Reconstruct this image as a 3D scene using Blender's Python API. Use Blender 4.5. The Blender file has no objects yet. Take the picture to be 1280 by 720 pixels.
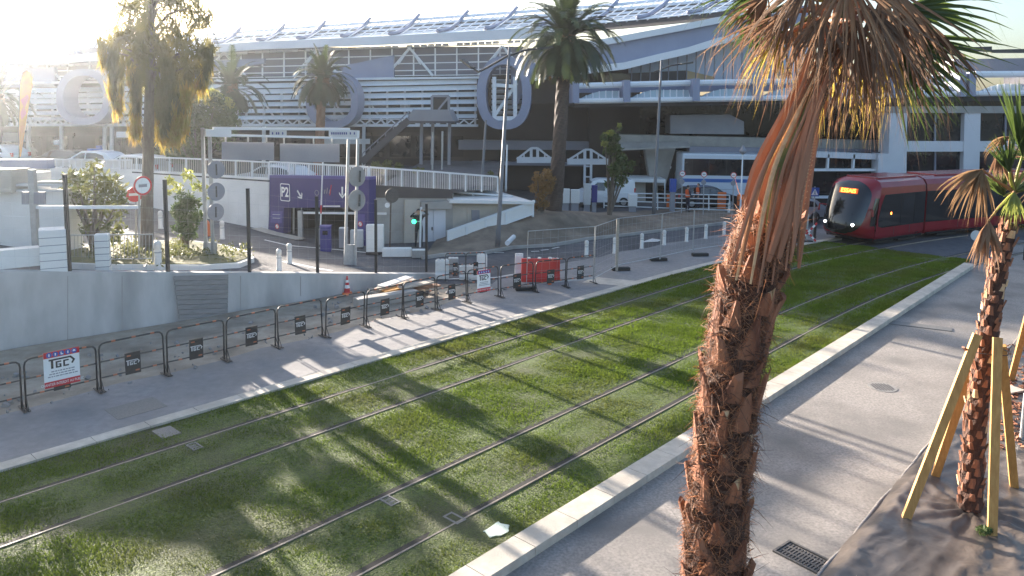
import bpy, bmesh, math, random
import numpy as np
from mathutils import Vector, Matrix, Euler, noise
random.seed(7); RNG = np.random.default_rng(7)
S = bpy.context.scene
COL = S.collection
rad = math.radians
# ------------------------------------------------------------------ camera, sky, sun, exposure
CAMH = 6.45; FPX = 950.0; PPX, PPY = 640.0, 240.0; ROLL = math.atan(.015); PITCH = math.atan(105*math.cos(ROLL)/FPX)
cam = bpy.data.cameras.new('camera'); camo = bpy.data.objects.new('camera', cam); COL.objects.link(camo)
FW = Vector((0, math.cos(PITCH), -math.sin(PITCH))); UP = Vector((0, math.sin(PITCH), math.cos(PITCH))); RT = Vector((1, 0, 0))
cr, sr = math.cos(ROLL), math.sin(ROLL)
ax, ay = RT*cr + UP*sr, UP*cr - RT*sr
camo.matrix_world = Matrix(((ax.x, ay.x, -FW.x, 0), (ax.y, ay.y, -FW.y, 0), (ax.z, ay.z, -FW.z, CAMH), (0, 0, 0, 1)))
cam.lens = FPX/1280*36; cam.sensor_width = 36; cam.shift_y = -(360-PPY)/1280; cam.clip_start = .1; cam.clip_end = 3000
S.camera = camo
SUN_AZ, SUN_EL = rad(-41), rad(13.5)
W = bpy.data.worlds.new('World'); S.world = W; W.use_nodes = True
nt = W.node_tree; bg = nt.nodes['Background']; sky = nt.nodes.new('ShaderNodeTexSky')
sky.sky_type = 'NISHITA'; sky.sun_disc = False; sky.sun_elevation = SUN_EL; sky.sun_rotation = SUN_AZ; sky.air_density = 1.0; sky.dust_density = 3.2; sky.ozone_density = 2.0
nt.links.new(sky.outputs[0], bg.inputs[0]); bg.inputs[1].default_value = .085
sl = bpy.data.lights.new('sun', 'SUN'); sl.energy = 5.0; sl.angle = rad(.6); sl.color = (1, .885, .755)
so = bpy.data.objects.new('sun', sl); COL.objects.link(so)
SD = Vector((math.sin(SUN_AZ)*math.cos(SUN_EL), math.cos(SUN_AZ)*math.cos(SUN_EL), math.sin(SUN_EL)))
so.rotation_euler = (-SD).to_track_quat('-Z', 'Y').to_euler()
S.view_settings.view_transform = 'Standard'; S.view_settings.look = 'None'; S.view_settings.gamma = 1; S.view_settings.use_curve_mapping = False
S.view_settings.exposure = 2.3
S.render.engine = 'CYCLES'
S.cycles.use_denoising = True; S.cycles.max_bounces = 6; S.cycles.transparent_max_bounces = 6

# ------------------------------------------------------------------ pixel -> place helpers (photo pixels, 1280 x 720)
def ray(x, y):
    u = (x-PPX)/FPX; v = -(y-PPY)/FPX
    return ax*u + ay*v + FW
def G(x, y, z=0.):
    d = ray(x, y); t = (z-CAMH)/d.z
    return Vector((d.x*t, d.y*t, z))
def DP(x, y, Y):
    d = ray(x, y); t = Y/d.y
    return Vector((d.x*t, Y, CAMH+d.z*t))
def pxat(x, Y, z):                                   # ground-plan point under picture column x at depth Y
    p = DP(x, 135, Y); p.z = z
    return p
class Plane:                                          # a vertical wall plane in the world
    def __init__(s, p, d):
        s.p = Vector((p[0], p[1], 0)); s.d = Vector((d[0], d[1], 0)).normalized()
        n = Vector((-s.d.y, s.d.x, 0))
        s.n = n if n.dot(-s.p) > 0 else -n
    def f(s, x, y, o=0.):
        d = ray(x, y); q = s.p + s.n*o
        t = (q - Vector((0, 0, CAMH))).dot(s.n)/d.dot(s.n)
        return Vector((0, 0, CAMH)) + d*t
TA = rad(42); TD = Vector((math.sin(TA), math.cos(TA), 0)); TR = Vector((math.cos(TA), -math.sin(TA), 0))
def curve_off(t): 
    q = max(0, t-22); return .0045*q*q + .00006*q**3
def T(off, t, z=0., curved=True):                     # track coordinates
    return TR*(off + (curve_off(t) if curved else 0)) + TD*t + Vector((0, 0, z))
WR = Vector((-3.1, 27.9, 0)); WD = Vector((.755, .657, 0)).normalized(); WN = Vector((-WD.y, WD.x, 0))
def H(X, Y):                                          # ramp behind the concrete wall
    q = Vector((X, Y, 0)) - WR; s = q.dot(WD); n = q.dot(WN)
    if n < 0 or s > 0: return 0.
    return min(2.05, -.146*s)
def GH(x, y):
    z = 0.
    for _ in range(60):
        p = G(x, y, z); z += .5*(H(p.x, p.y)-z)
    p = G(x, y, z); return p

# ------------------------------------------------------------------ materials
MATS = {}
def mat(name, c, c2=None, rough=.8, scale=6., bump=0., bscale=None, metal=0., detail=6., coord='Object', spec=None, streak=None, emit=None, estr=0., alpha=None, trans=0., distort=0., bdist=.03, mixpos=(.35, .65), c3=None, scale3=.4):
    if name in MATS: return MATS[name]
    m = bpy.data.materials.new(name); m.use_nodes = True; n = m.node_tree; N = n.nodes; L = n.links
    b = N['Principled BSDF']; b.inputs['Roughness'].default_value = rough; b.inputs['Metallic'].default_value = metal
    if spec is not None: b.inputs['Specular IOR Level'].default_value = spec
    b.inputs['Base Color'].default_value = (*c, 1)
    tc = N.new('ShaderNodeTexCoord'); vec = tc.outputs[coord]
    if streak:
        mp = N.new('ShaderNodeMapping'); mp.inputs['Scale'].default_value = streak; L.new(vec, mp.inputs[0]); vec = mp.outputs[0]
    if c2 is not None:
        t = N.new('ShaderNodeTexNoise'); t.inputs['Scale'].default_value = scale; t.inputs['Detail'].default_value = detail; t.inputs['Roughness'].default_value = .62
        L.new(vec, t.inputs['Vector'])
        r = N.new('ShaderNodeMapRange'); r.inputs[1].default_value, r.inputs[2].default_value = mixpos; L.new(t.outputs[0], r.inputs[0])
        x = N.new('ShaderNodeMix'); x.data_type = 'RGBA'; x.inputs[6].default_value = (*c, 1); x.inputs[7].default_value = (*c2, 1); L.new(r.outputs[0], x.inputs[0])
        out = x.outputs[2]
        if c3 is not None:
            t3 = N.new('ShaderNodeTexNoise'); t3.inputs['Scale'].default_value = scale3; t3.inputs['Detail'].default_value = 4; L.new(vec, t3.inputs['Vector'])
            r3 = N.new('ShaderNodeMapRange'); r3.inputs[1].default_value, r3.inputs[2].default_value = .45, .7; L.new(t3.outputs[0], r3.inputs[0])
            x3 = N.new('ShaderNodeMix'); x3.data_type = 'RGBA'; x3.inputs[7].default_value = (*c3, 1); L.new(out, x3.inputs[6]); L.new(r3.outputs[0], x3.inputs[0]); out = x3.outputs[2]
        L.new(out, b.inputs['Base Color'])
    if bump:
        tb = N.new('ShaderNodeTexNoise'); tb.inputs['Scale'].default_value = bscale or scale*2; tb.inputs['Detail'].default_value = 5; L.new(vec, tb.inputs['Vector']); tb.inputs['Distortion'].default_value = distort
        bu = N.new('ShaderNodeBump'); bu.inputs['Strength'].default_value = bump; bu.inputs['Distance'].default_value = bdist; L.new(tb.outputs[0], bu.inputs['Height']); L.new(bu.outputs[0], b.inputs['Normal'])
    if emit: b.inputs['Emission Color'].default_value = (*emit, 1); b.inputs['Emission Strength'].default_value = estr
    if alpha is not None: b.inputs['Alpha'].default_value = alpha
    if trans:                                         # thin leaf: some light passes through
        tl = N.new('ShaderNodeBsdfTranslucent'); ms = N.new('ShaderNodeMixShader'); ms.inputs[0].default_value = trans
        if c2 is not None: L.new(out, tl.inputs[0])
        else: tl.inputs[0].default_value = (*c, 1)
        L.new(b.outputs[0], ms.inputs[1]); L.new(tl.outputs[0], ms.inputs[2]); L.new(ms.outputs[0], N['Material Output'].inputs[0])
    MATS[name] = m; return m
M = {}
def defm(k, *a, **kw): M[k] = mat(k, *a, **kw)
defm('asphalt', (.075, .075, .085), (.12, .118, .125), scale=3, bump=.3, bscale=60, c3=(.055, .055, .06), rough=.85)
defm('path_concrete', (.2, .18, .165), (.345, .31, .282), scale=22, bump=.3, bscale=110, c3=(.15, .138, .129), scale3=.5, rough=.85, detail=9)
defm('path_left', (.21, .2, .205), (.27, .26, .255), scale=5, bump=.25, bscale=70, c3=(.175, .17, .168), scale3=.35, rough=.85)
defm('kerb', (.43, .385, .325), (.56, .51, .44), scale=5, bump=.25, bscale=40, rough=.8, c3=(.36, .325, .28), scale3=1.2)
defm('sand', (.27, .225, .175), (.37, .32, .255), scale=2.5, bump=.6, bscale=20, c3=(.17, .14, .11), scale3=.9)
defm('dirt', (.18, .135, .1), (.27, .21, .155), scale=1.5, bump=.8, bscale=9, c3=(.09, .07, .05), scale3=.5)
defm('soil', (.03, .05, .009), (.09, .13, .02), scale=16, bump=1.0, bscale=30, c3=(.045, .05, .016), scale3=.6)  # fine dark and light mottle also stands in for blades shading each other
defm('concrete_wall', (.42, .41, .4), (.55, .535, .525), scale=1.1, bump=.15, bscale=18, c3=(.27, .265, .265), scale3=.8, streak=(1, 1, .35), detail=9)
defm('concrete', (.3, .285, .265), (.38, .36, .335), scale=1.5, bump=.15, bscale=25)
defm('beige_wall', (.42, .38, .33), (.5, .46, .4), scale=1.2, bump=.05)
defm('white', (.78, .78, .77), (.7, .7, .69), scale=2, rough=.5)
defm('white_wall', (.72, .71, .69), (.8, .79, .77), scale=.8, rough=.7, c3=(.63, .62, .6), scale3=.25)
defm('white_metal', (.72, .73, .74), rough=.4)
defm('galv', (.36, .37, .38), (.44, .45, .46), scale=8, rough=.45, metal=.5)
defm('grey_panel', (.24, .24, .27), (.28, .28, .31), scale=1, rough=.5)
defm('light_grey', (.55, .55, .55), (.62, .62, .62), scale=1, rough=.5)
defm('black_metal', (.018, .018, .02), (.03, .028, .028), scale=10, rough=.5)
defm('black', (.012, .012, .013), rough=.6)
defm('rust_steel', (.05, .03, .022), (.09, .05, .03), scale=20, rough=.7)
defm('orange', (.75, .16, .03), rough=.5)
defm('sleeve', (.42, .13, .06), rough=.6)
defm('formwork', (.2, .195, .195), (.27, .26, .26), scale=3, streak=(1, 1, 6))
defm('shaded_lamp_grey', (.15, .155, .17), rough=.5)  # shadow-side tone of the posts put into the colour, darker than galv
defm('lid_iron', (.2, .19, .18), (.27, .255, .24), scale=30, rough=.8)
defm('red_plastic', (.55, .03, .025), (.48, .025, .02), scale=3, rough=.45)
defm('white_plastic', (.75, .72, .68), (.65, .62, .58), scale=3, rough=.5)
defm('red_sign', (.55, .02, .03), rough=.4)
defm('blue_sign', (.03, .09, .38), rough=.4)
defm('white_sign', (.8, .8, .8), rough=.45)
defm('purple', (.038, .03, .15), (.045, .036, .17), scale=1, rough=.5)
defm('mid_purple', (.09, .075, .26), rough=.5)
defm('blue_box', (.03, .03, .19), rough=.5)
defm('rail_steel', (.17, .14, .115), (.27, .225, .185), scale=6, rough=.55)
defm('rubber', (.012, .011, .011), rough=.8)
defm('tram_red', (.24, .005, .014), (.2, .004, .012), scale=.7, rough=.18, spec=.6)
defm('tram_roof', (.3, .17, .17), (.36, .22, .22), scale=2, rough=.45)
defm('tram_glass', (.006, .007, .009), rough=.06, spec=.8)
defm('tram_black', (.008, .008, .009), rough=.2)
defm('bellows', (.05, .05, .055), rough=.7)
defm('headlight', (.9, .9, .9), emit=(.9, .95, 1), estr=6)
defm('amber', (.9, .2, .02), emit=(1, .22, .03), estr=3.2)
defm('amber_dim', (.5, .09, .01), emit=(1, .16, .02), estr=.12)
defm('green_light', (.02, .6, .25), emit=(.02, 1, .35), estr=2.5)
defm('glass_dark', (.012, .013, .016), (.03, .03, .032), scale=.6, rough=.08, spec=.7)
defm('glass_sky', (.5, .57, .7), (.58, .65, .77), scale=.5, rough=.4, spec=.4)
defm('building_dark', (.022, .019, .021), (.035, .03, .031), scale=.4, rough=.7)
defm('building_brown', (.055, .045, .045), (.08, .068, .065), scale=.4, rough=.7)
defm('cladding_blue', (.25, .28, .395), (.29, .32, .44), scale=.5, rough=.45)
defm('cladding_grey', (.2, .2, .25), (.24, .24, .29), scale=.5, rough=.5)
defm('cladding_white', (.6, .61, .65), (.66, .67, .71), scale=.5, rough=.45)
defm('roof_fascia', (.62, .58, .56), (.7, .66, .64), scale=.4, rough=.5)
defm('roof_slat', (.72, .77, .83), (.78, .82, .87), scale=.6, rough=.3)
defm('slat_white', (.76, .78, .8), (.82, .84, .86), scale=.5, rough=.4)
defm('beam_white', (.8, .81, .83), rough=.45)
defm('canopy_glass', (.46, .55, .58), (.52, .6, .63), scale=.8, rough=.2)
defm('stair_metal', (.06, .055, .065), rough=.5)
defm('sunlit_ochre', (.5, .36, .2), rough=.7)  # orange of low sunlight put into the wall colour
defm('trunk', (.045, .03, .026), (.085, .06, .048), scale=5, bump=.8, bscale=18, streak=(1, 1, 3))
defm('trunk_red', (.2, .1, .06), (.28, .15, .09), scale=6, bump=.8, bscale=18, streak=(1, 1, 3))
defm('bark', (.11, .085, .07), (.17, .14, .115), scale=6, bump=.6, streak=(3, 3, .6))
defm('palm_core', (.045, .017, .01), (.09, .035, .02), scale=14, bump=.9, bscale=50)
defm('palm_boot', (.33, .125, .06), (.14, .05, .027), scale=9, bump=.5, bscale=60, streak=(1, 1, .4), c3=(.3, .135, .075), scale3=5)
defm('boot_cut', (.62, .42, .24), (.5, .3, .16), scale=20, bump=.3)
defm('fibre', (.3, .11, .048), (.46, .22, .11), scale=6, trans=.25, rough=.7)
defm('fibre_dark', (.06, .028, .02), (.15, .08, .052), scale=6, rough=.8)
defm('petiole_brown', (.27, .115, .06), (.36, .17, .10), scale=5, streak=(1, 1, .15), bump=.3, rough=.6, c3=(.2, .08, .045), scale3=3)
defm('petiole_green', (.07, .09, .02), (.11, .12, .03), scale=6, streak=(1, 1, .2), rough=.45)
defm('dead_leaf', (.26, .155, .1), (.38, .245, .155), scale=4, trans=.35, rough=.85, spec=.2, c3=(.18, .1, .065), scale3=2.5)
defm('dead_leaf_grey', (.17, .115, .085), (.27, .19, .14), scale=5, trans=.3, rough=.85, spec=.2)
defm('dead_leaf_dark', (.14, .075, .048), (.21, .115, .072), scale=5, trans=.3, rough=.85, spec=.2)
defm('dry_leaf', (.3, .19, .105), (.22, .125, .065), scale=5, trans=.35, rough=.8, spec=.2)
defm('yellow_leaf', (.36, .31, .06), (.4, .25, .07), scale=4, trans=.6, rough=.5)
defm('fan_green', (.045, .075, .018), (.085, .12, .03), scale=3, trans=.4, rough=.4)
defm('date_green', (.024, .04, .013), (.05, .07, .022), scale=1.5, trans=.3, rough=.45)
defm('date_dry', (.2, .12, .06), (.28, .17, .08), scale=2, trans=.3, rough=.6)
defm('leaf_green', (.045, .085, .02), (.09, .13, .03), scale=1.5, trans=.35, rough=.5)
defm('leaf_olive', (.1, .12, .03), (.16, .16, .05), scale=1.2, trans=.4, rough=.5)
defm('leaf_weep', (.12, .115, .04), (.22, .19, .07), scale=.8, trans=.6, rough=.5)
defm('leaf_dry', (.3, .17, .05), (.22, .12, .04), scale=2, trans=.35, rough=.6)
defm('leaf_lime', (.24, .28, .06), (.33, .33, .09), scale=2, trans=.45, rough=.5)
defm('ground_cover', (.09, .1, .03), (.16, .14, .05), scale=5, bump=.8, bscale=25)
defm('timber', (.44, .225, .065), (.54, .3, .095), scale=5, streak=(6, 6, .5), rough=.65, c3=(.4, .2, .055), scale3=3)
defm('old_timber', (.3, .26, .22), (.42, .37, .31), scale=4, streak=(1, 6, 6), rough=.8)
defm('tarp', (.10, .08, .067), (.145, .118, .098), scale=2.5, rough=.38, bump=.4, bscale=2.2, distort=1.2, bdist=.05, c3=(.08, .065, .055), scale3=1.5)
defm('tarp_edge', (.2, .18, .165), (.3, .27, .25), scale=10, rough=.6, bump=.3)
defm('cast_iron', (.14, .135, .13), (.2, .19, .18), scale=30, rough=.7, bump=.3)
defm('grate_iron', (.05, .047, .045), (.1, .09, .085), scale=20, rough=.6)
defm('car_white', (.72, .73, .75), rough=.25, spec=.6)
defm('car_dark', (.02, .02, .025), rough=.2, spec=.7)
defm('car_silver', (.42, .43, .45), rough=.25, metal=.3)
defm('car_glass', (.02, .022, .026), rough=.06, spec=.8)
defm('tyre', (.015, .015, .015), rough=.85)
defm('rim', (.4, .4, .42), rough=.35, metal=.7)
defm('tail_red', (.5, .02, .02), rough=.3)
defm('skin', (.5, .3, .21), rough=.6)
defm('cloth_black', (.012, .012, .014), (.022, .022, .025), scale=10, rough=.85)
defm('cloth_navy', (.02, .025, .05), rough=.85)
defm('vest_orange', (.85, .14, .03), (.75, .11, .02), scale=6, rough=.7)
defm('flag_orange', (.8, .38, .05), (.78, .25, .06), scale=1.2, trans=.4, rough=.7)
defm('flag_print', (.75, .2, .14), rough=.7)
defm('bus_white', (.62, .66, .72), rough=.3)
defm('bus_blue', (.04, .14, .42), rough=.3)
defm('paint_white', (.7, .7, .68), (.55, .55, .54), scale=9, rough=.7)
defm('pale_patch', (.5, .58, .5), (.6, .66, .58), scale=4, rough=.8)
defm('grass_blade', (.1, .15, .016), (.15, .215, .028), scale=.9, trans=.4, rough=.85, spec=.1, c3=(.14, .15, .04), scale3=.35)

# ------------------------------------------------------------------ mesh builder
class MB:
    def __init__(s): s.v = []; s.f = []; s.m = []; s.mi = 0
    def face(s, pts):
        k = len(s.v); s.v += [Vector(p) for p in pts]; s.f.append(tuple(range(k, k+len(pts)))); s.m.append(s.mi); return s
    def add(s, vs, fs):
        k = len(s.v); s.v += [Vector(p) for p in vs]; s.f += [tuple(i+k for i in f) for f in fs]; s.m += [s.mi]*len(fs); return s
    def box(s, c, d, rz=0., R=None):                  # centre, full size
        R = R or Matrix.Rotation(rz, 3, 'Z'); c = Vector(c); h = Vector(d)/2
        vs = [c + R @ Vector((x*h.x, y*h.y, z*h.z)) for z in (-1, 1) for x, y in ((-1, -1), (1, -1), (1, 1), (-1, 1))]
        return s.add(vs, [(3, 2, 1, 0), (4, 5, 6, 7), (0, 1, 5, 4), (1, 2, 6, 5), (2, 3, 7, 6), (3, 0, 4, 7)])
    def bbox(s, c, d, rz=0., b=.02):                  # box with chamfered vertical and top edges
        bm = bmesh.new(); bmesh.ops.create_cube(bm, size=1); bmesh.ops.scale(bm, vec=d, verts=bm.verts)
        bmesh.ops.bevel(bm, geom=bm.edges[:], offset=min(b, min(d)*.45), segments=2, affect='EDGES', profile=.6)
        Mx = Matrix.Translation(c) @ Matrix.Rotation(rz, 4, 'Z'); bmesh.ops.transform(bm, matrix=Mx, verts=bm.verts); return s.bm(bm)
    def bm(s, bm):
        bm.verts.index_update(); s.add([v.co.copy() for v in bm.verts], [[v.index for v in f.verts] for f in bm.faces]); bm.free(); return s
    def prism(s, pts, vec):                           # polygon extruded by vec
        pts = [Vector(p) for p in pts]; vec = Vector(vec); n = len(pts)
        return s.add(pts + [p+vec for p in pts], [tuple(range(n)), tuple(range(2*n-1, n-1, -1))] + [(i, i+n, (i+1) % n + n, (i+1) % n) for i in range(n)])
    def tube(s, pts, r, n=8, cap=True, flat=None):
        pts = [Vector(p) for p in pts]; rs = r if isinstance(r, (list, tuple)) else [r]*len(pts); k = len(s.v); a = None
        for i, p in enumerate(pts):
            d = (pts[min(i+1, len(pts)-1)] - pts[max(i-1, 0)]); d = d.normalized() if d.length > 1e-9 else Vector((0, 0, 1))
            if a is None: a = d.orthogonal().normalized() if abs(d.z) < .99 else Vector((1, 0, 0))
            a = (a - d*a.dot(d)).normalized(); b = d.cross(a)
            for j in range(n):
                t = 2*math.pi*(j+.5)/n; s.v.append(p + (a*math.cos(t) + b*math.sin(t))*rs[i])
        for i in range(len(pts)-1):
            for j in range(n): s.f.append((k+i*n+j, k+i*n+(j+1) % n, k+(i+1)*n+(j+1) % n, k+(i+1)*n+j)); s.m.append(s.mi)
        if cap:
            s.f.append(tuple(range(k+n-1, k-1, -1))); e = k+(len(pts)-1)*n; s.f.append(tuple(range(e, e+n))); s.m += [s.mi]*2
        return s
    def bar(s, a, b, w, h=None, up=Vector((0, 0, 1))): # square-section bar
        a, b = Vector(a), Vector(b); d = (b-a).normalized(); h = h or w
        x = d.cross(up); x = x.normalized() if x.length > 1e-6 else Vector((1, 0, 0)); y = x.cross(d)
        q = [x*sx*w/2 + y*sy*h/2 for sx, sy in ((-1, -1), (1, -1), (1, 1), (-1, 1))]
        return s.prism([a+i for i in q], b-a)
    def lathe(s, c, prof, n=14):
        c = Vector(c); k = len(s.v)
        for r, z in prof:
            for j in range(n): s.v.append(c + Vector((r*math.cos(2*math.pi*j/n), r*math.sin(2*math.pi*j/n), z)))
        for i in range(len(prof)-1):
            for j in range(n): s.f.append((k+i*n+j, k+i*n+(j+1) % n, k+(i+1)*n+(j+1) % n, k+(i+1)*n+j)); s.m.append(s.mi)
        s.f.append(tuple(range(k+n-1, k-1, -1))); e = k+(len(prof)-1)*n; s.f.append(tuple(range(e, e+n))); s.m += [s.mi]*2
        return s
    def disc(s, c, nrm, r, th=.01, n=20, sy=1.):
        nrm = Vector(nrm).normalized(); x = Vector((0, 0, 1)).cross(nrm); x = x.normalized() if x.length > 1e-6 else Vector((1, 0, 0)); y = nrm.cross(x)
        c = Vector(c); return s.prism([c + x*r*math.cos(2*math.pi*i/n) + y*r*sy*math.sin(2*math.pi*i/n) for i in range(n)], nrm*th)
    def ring(s, c, nrm, r0, r1, th=.01, n=24):
        nrm = Vector(nrm).normalized(); x = Vector((0, 0, 1)).cross(nrm).normalized(); y = nrm.cross(x); c = Vector(c); vs = []
        for i in range(n):
            u = x*math.cos(2*math.pi*i/n) + y*math.sin(2*math.pi*i/n); vs += [c+u*r0, c+u*r1, c+u*r0+nrm*th, c+u*r1+nrm*th]
        fs = []
        for i in range(n):
            a, b = 4*i, 4*((i+1) % n); fs += [(a+2, a+3, b+3, b+2), (a, b, b+1, a+1), (a+1, b+1, b+3, a+3), (a, a+2, b+2, b)]
        return s.add(vs, fs)
    def text(s, txt, size, o, xd, yd, lift=.004, sx=1., bold=0.):
        xd, yd = Vector(xd).normalized(), Vector(yd).normalized(); nn = xd.cross(yd); o = Vector(o)
        cu = bpy.data.curves.new('lettering', 'FONT'); cu.body = txt; cu.size = size; cu.align_x = 'CENTER'; cu.align_y = 'CENTER'; cu.resolution_u = 3; cu.offset = bold
        ob = bpy.data.objects.new('lettering', cu); me = ob.to_mesh()
        s.add([o + xd*v.co.x*sx + yd*v.co.y + nn*lift for v in me.vertices], [tuple(p.vertices) for p in me.polygons])
        ob.to_mesh_clear(); bpy.data.objects.remove(ob); bpy.data.curves.remove(cu); return s
    def build(s, name, material, parent=None, smooth=False):
        me = bpy.data.meshes.new(name); org = parent_loc(parent)
        me.from_pydata([tuple(v-org) for v in s.v], [], s.f)
        ms = material if isinstance(material, (list, tuple)) else [material]
        for m in ms: me.materials.append(m)
        if len(ms) > 1: me.polygons.foreach_set('material_index', s.m)
        if smooth: me.polygons.foreach_set('use_smooth', [True]*len(me.polygons))
        me.update()
        o = bpy.data.objects.new(name, me); COL.objects.link(o)
        if parent is not None: o.parent = parent
        return o
def parent_loc(p):
    l = Vector((0, 0, 0))
    while p is not None: l += p.location; p = p.parent
    return l
def npmesh(name, V, F, material, parent=None, smooth=False):   # numpy arrays -> mesh (all quads or all tris)
    me = bpy.data.meshes.new(name); V = np.asarray(V, np.float32); F = np.asarray(F, np.int32)
    if parent is not None: V = V - np.array(parent_loc(parent), np.float32)
    me.vertices.add(len(V)); me.vertices.foreach_set('co', V.ravel()); k = F.shape[1]
    me.loops.add(F.size); me.loops.foreach_set('vertex_index', F.ravel()); me.polygons.add(len(F))
    me.polygons.foreach_set('loop_start', np.arange(0, F.size, k, dtype=np.int32)); me.polygons.foreach_set('loop_total', np.full(len(F), k, np.int32))
    me.update(calc_edges=True); me.materials.append(material)
    o = bpy.data.objects.new(name, me); COL.objects.link(o)
    if smooth: me.polygons.foreach_set('use_smooth', [True]*len(me.polygons))
    if parent is not None: o.parent = parent
    return o
def thing(name, label, cat, loc=(0, 0, 0), rz=0., group=None, kind=None):
    o = bpy.data.objects.new(name, None); COL.objects.link(o); o.location = loc; o.rotation_euler = (0, 0, rz)
    return tag(o, label, cat, group, kind)
def tag(o, label, cat=None, group=None, kind=None):
    if label: o['label'] = label
    if cat: o['category'] = cat
    if group: o['group'] = group
    if kind: o['kind'] = kind
    return o
def struct(o, label=None, cat=None):
    return tag(o, label, cat, None, 'structure')
def copy_tree(o, parent=None):
    c = o.copy(); COL.objects.link(c)
    if parent is not None: c.parent = parent
    for ch in o.children: copy_tree(ch, c)
    return c
def place(proto, state, loc, rz, label, sc=None):       # first call moves the prototype itself, later calls copy it
    o = proto if not state.get(proto.name) else copy_tree(proto)
    state[proto.name] = 1
    o.location = loc; o.rotation_euler = (0, 0, rz); o['label'] = label
    if sc: o.scale = sc
    return o
USED = {}
def fbm(x, y, s=1., o=4):
    return noise.fractal(Vector((x*s, y*s, 0)), 1.0, 2.0, o)
# ------------------------------------------------------------------ ground, ramp, lawn, paths
def sheet(name, rows, material, label=None, kind='structure', cat=None):   # rows of points -> strip mesh
    n = len(rows[0]); mb = MB(); vs = [p for r in rows for p in r]
    mb.add(vs, [(i*n+j, i*n+j+1, (i+1)*n+j+1, (i+1)*n+j) for i in range(len(rows)-1) for j in range(n-1)])
    return tag(mb.build(name, material, smooth=True), label, cat, None, kind)
mb = MB(); mb.face([(-260, -60, -.03), (260, -60, -.03), (260, 220, -.03), (-260, 220, -.03)])
struct(mb.build('ground', M['asphalt']))
rows = []
for i in range(41):
    s = -60*(i/40)**1.3; rows.append([WR + WD*s + WN*n + Vector((0, 0, (min(2.05, -.146*s) if s < 0 else 0)+.004)) for n in np.linspace(.14, 26, 24)])
struct(sheet('road', rows, M['asphalt']))
OFF_KL, OFF_KR, W_KL, W_KR = -14.95, -7.06, .32, .42
TS = list(np.linspace(-14, 21, 30)) + list(np.linspace(22, 47, 30))
def kr_t(t): return t <= 37.4
# lawn bed: soil sheet with slight humps
rows = []
for t in TS:
    if t > 38.5: break
    a = T(OFF_KL, t); b = T(OFF_KR-.05, t, 0, False)
    rows.append([a.lerp(b, k/40) + Vector((0, 0, .028 + .018*fbm(a.lerp(b, k/40).x, a.lerp(b, k/40).y, .7))) for k in range(41)])
struct(sheet('lawn', rows, M['soil']))
def kerb(name, offs, w, z, ts, curved, z0=-.02):
    mb = MB(); P = [T(offs, t, 0, curved) for t in ts]
    for i in range(len(P)-1):
        d = (P[i+1]-P[i]).normalized(); r = Vector((d.y, -d.x, 0)); n = 1
        a, b = P[i] + d*.006, P[i+1] - d*.006
        mb.add([a+Vector((0, 0, z)), a+r*w+Vector((0, 0, z)), b+r*w+Vector((0, 0, z)), b+Vector((0, 0, z)),
                a+Vector((0, 0, z0)), a+r*w+Vector((0, 0, z0)), b+r*w+Vector((0, 0, z0)), b+Vector((0, 0, z0))],
               [(3, 2, 1, 0), (4, 5, 6, 7), (0, 1, 5, 4), (1, 2, 6, 5), (2, 3, 7, 6), (3, 0, 4, 7)])
    return struct(mb.build(name, M['kerb']))
kerb('kerb', OFF_KL-W_KL, W_KL, .075, list(np.arange(-14, 40.1, 1.0)), True)
kerb('kerb', OFF_KR, W_KR, .13, list(np.arange(-14, 37.6, 1.0)), False)
# left footpath and the sandy strip behind it
rows = [[T(-17.9 - (1.4*max(0, min(1, (t-17)/4))) + .12*math.sin(t*1.7) + (0 if t < 34 else 0), t, .012) if k == 0 else T(-17.9 - (1.4*max(0, min(1, (t-17)/4))) + (OFF_KL-W_KL+.03+17.9+1.4*max(0, min(1, (t-17)/4)))*k/8, t, .012) for k in range(9)] for t in TS if t < 43]
struct(sheet('footpath', rows, M['path_left']))
rows = []
for t in TS:
    if t > 20.5: break
    a = T(-17.7, t); s = (a-WR).dot(WD); b = WR + WD*s - WN*.05
    if t > 17: b = a.lerp(b, max(0.3, 1-(t-17)/5))
    rows.append([a.lerp(b, k/16) + Vector((0, 0, .006 + .05*max(0, fbm(a.lerp(b, k/16).x*1.3, a.lerp(b, k/16).y*1.3, .9))*min(1, k/4))) for k in range(17)])
struct(sheet('verge', rows, M['sand']))
rub = MB()                                           # loose stones on the sandy strip
for _ in range(260):
    q = T(random.uniform(-20.6, -17.7), random.uniform(-2, 20), .03); r = random.choice((.02, .03, .03, .05, .09)); rub.box(q, (r*random.uniform(.8, 2), r*random.uniform(.8, 1.6), r), 0, Euler((random.random()*3, random.random()*3, random.random()*3)).to_matrix())
tag(rub.build('rubble', M['formwork']), 'loose stones and rubble scattered on the sandy strip below the concrete wall', 'rubble', None, 'stuff')
# right footpath
rows = [[T(OFF_KR+W_KR-.02 + (3.72-W_KR+ (.3 if t > 30 else 0))*k/10 + .0, t, -.012, False) for k in range(11)] for t in TS if t < 60]
struct(sheet('footpath', rows, M['path_concrete']))
rows = [[T(-3.5+k*1.5, t, -.016, False) for k in range(12)] for t in np.arange(28, 52, 2)]
struct(sheet('plaza', rows, M['path_concrete']))
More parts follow.
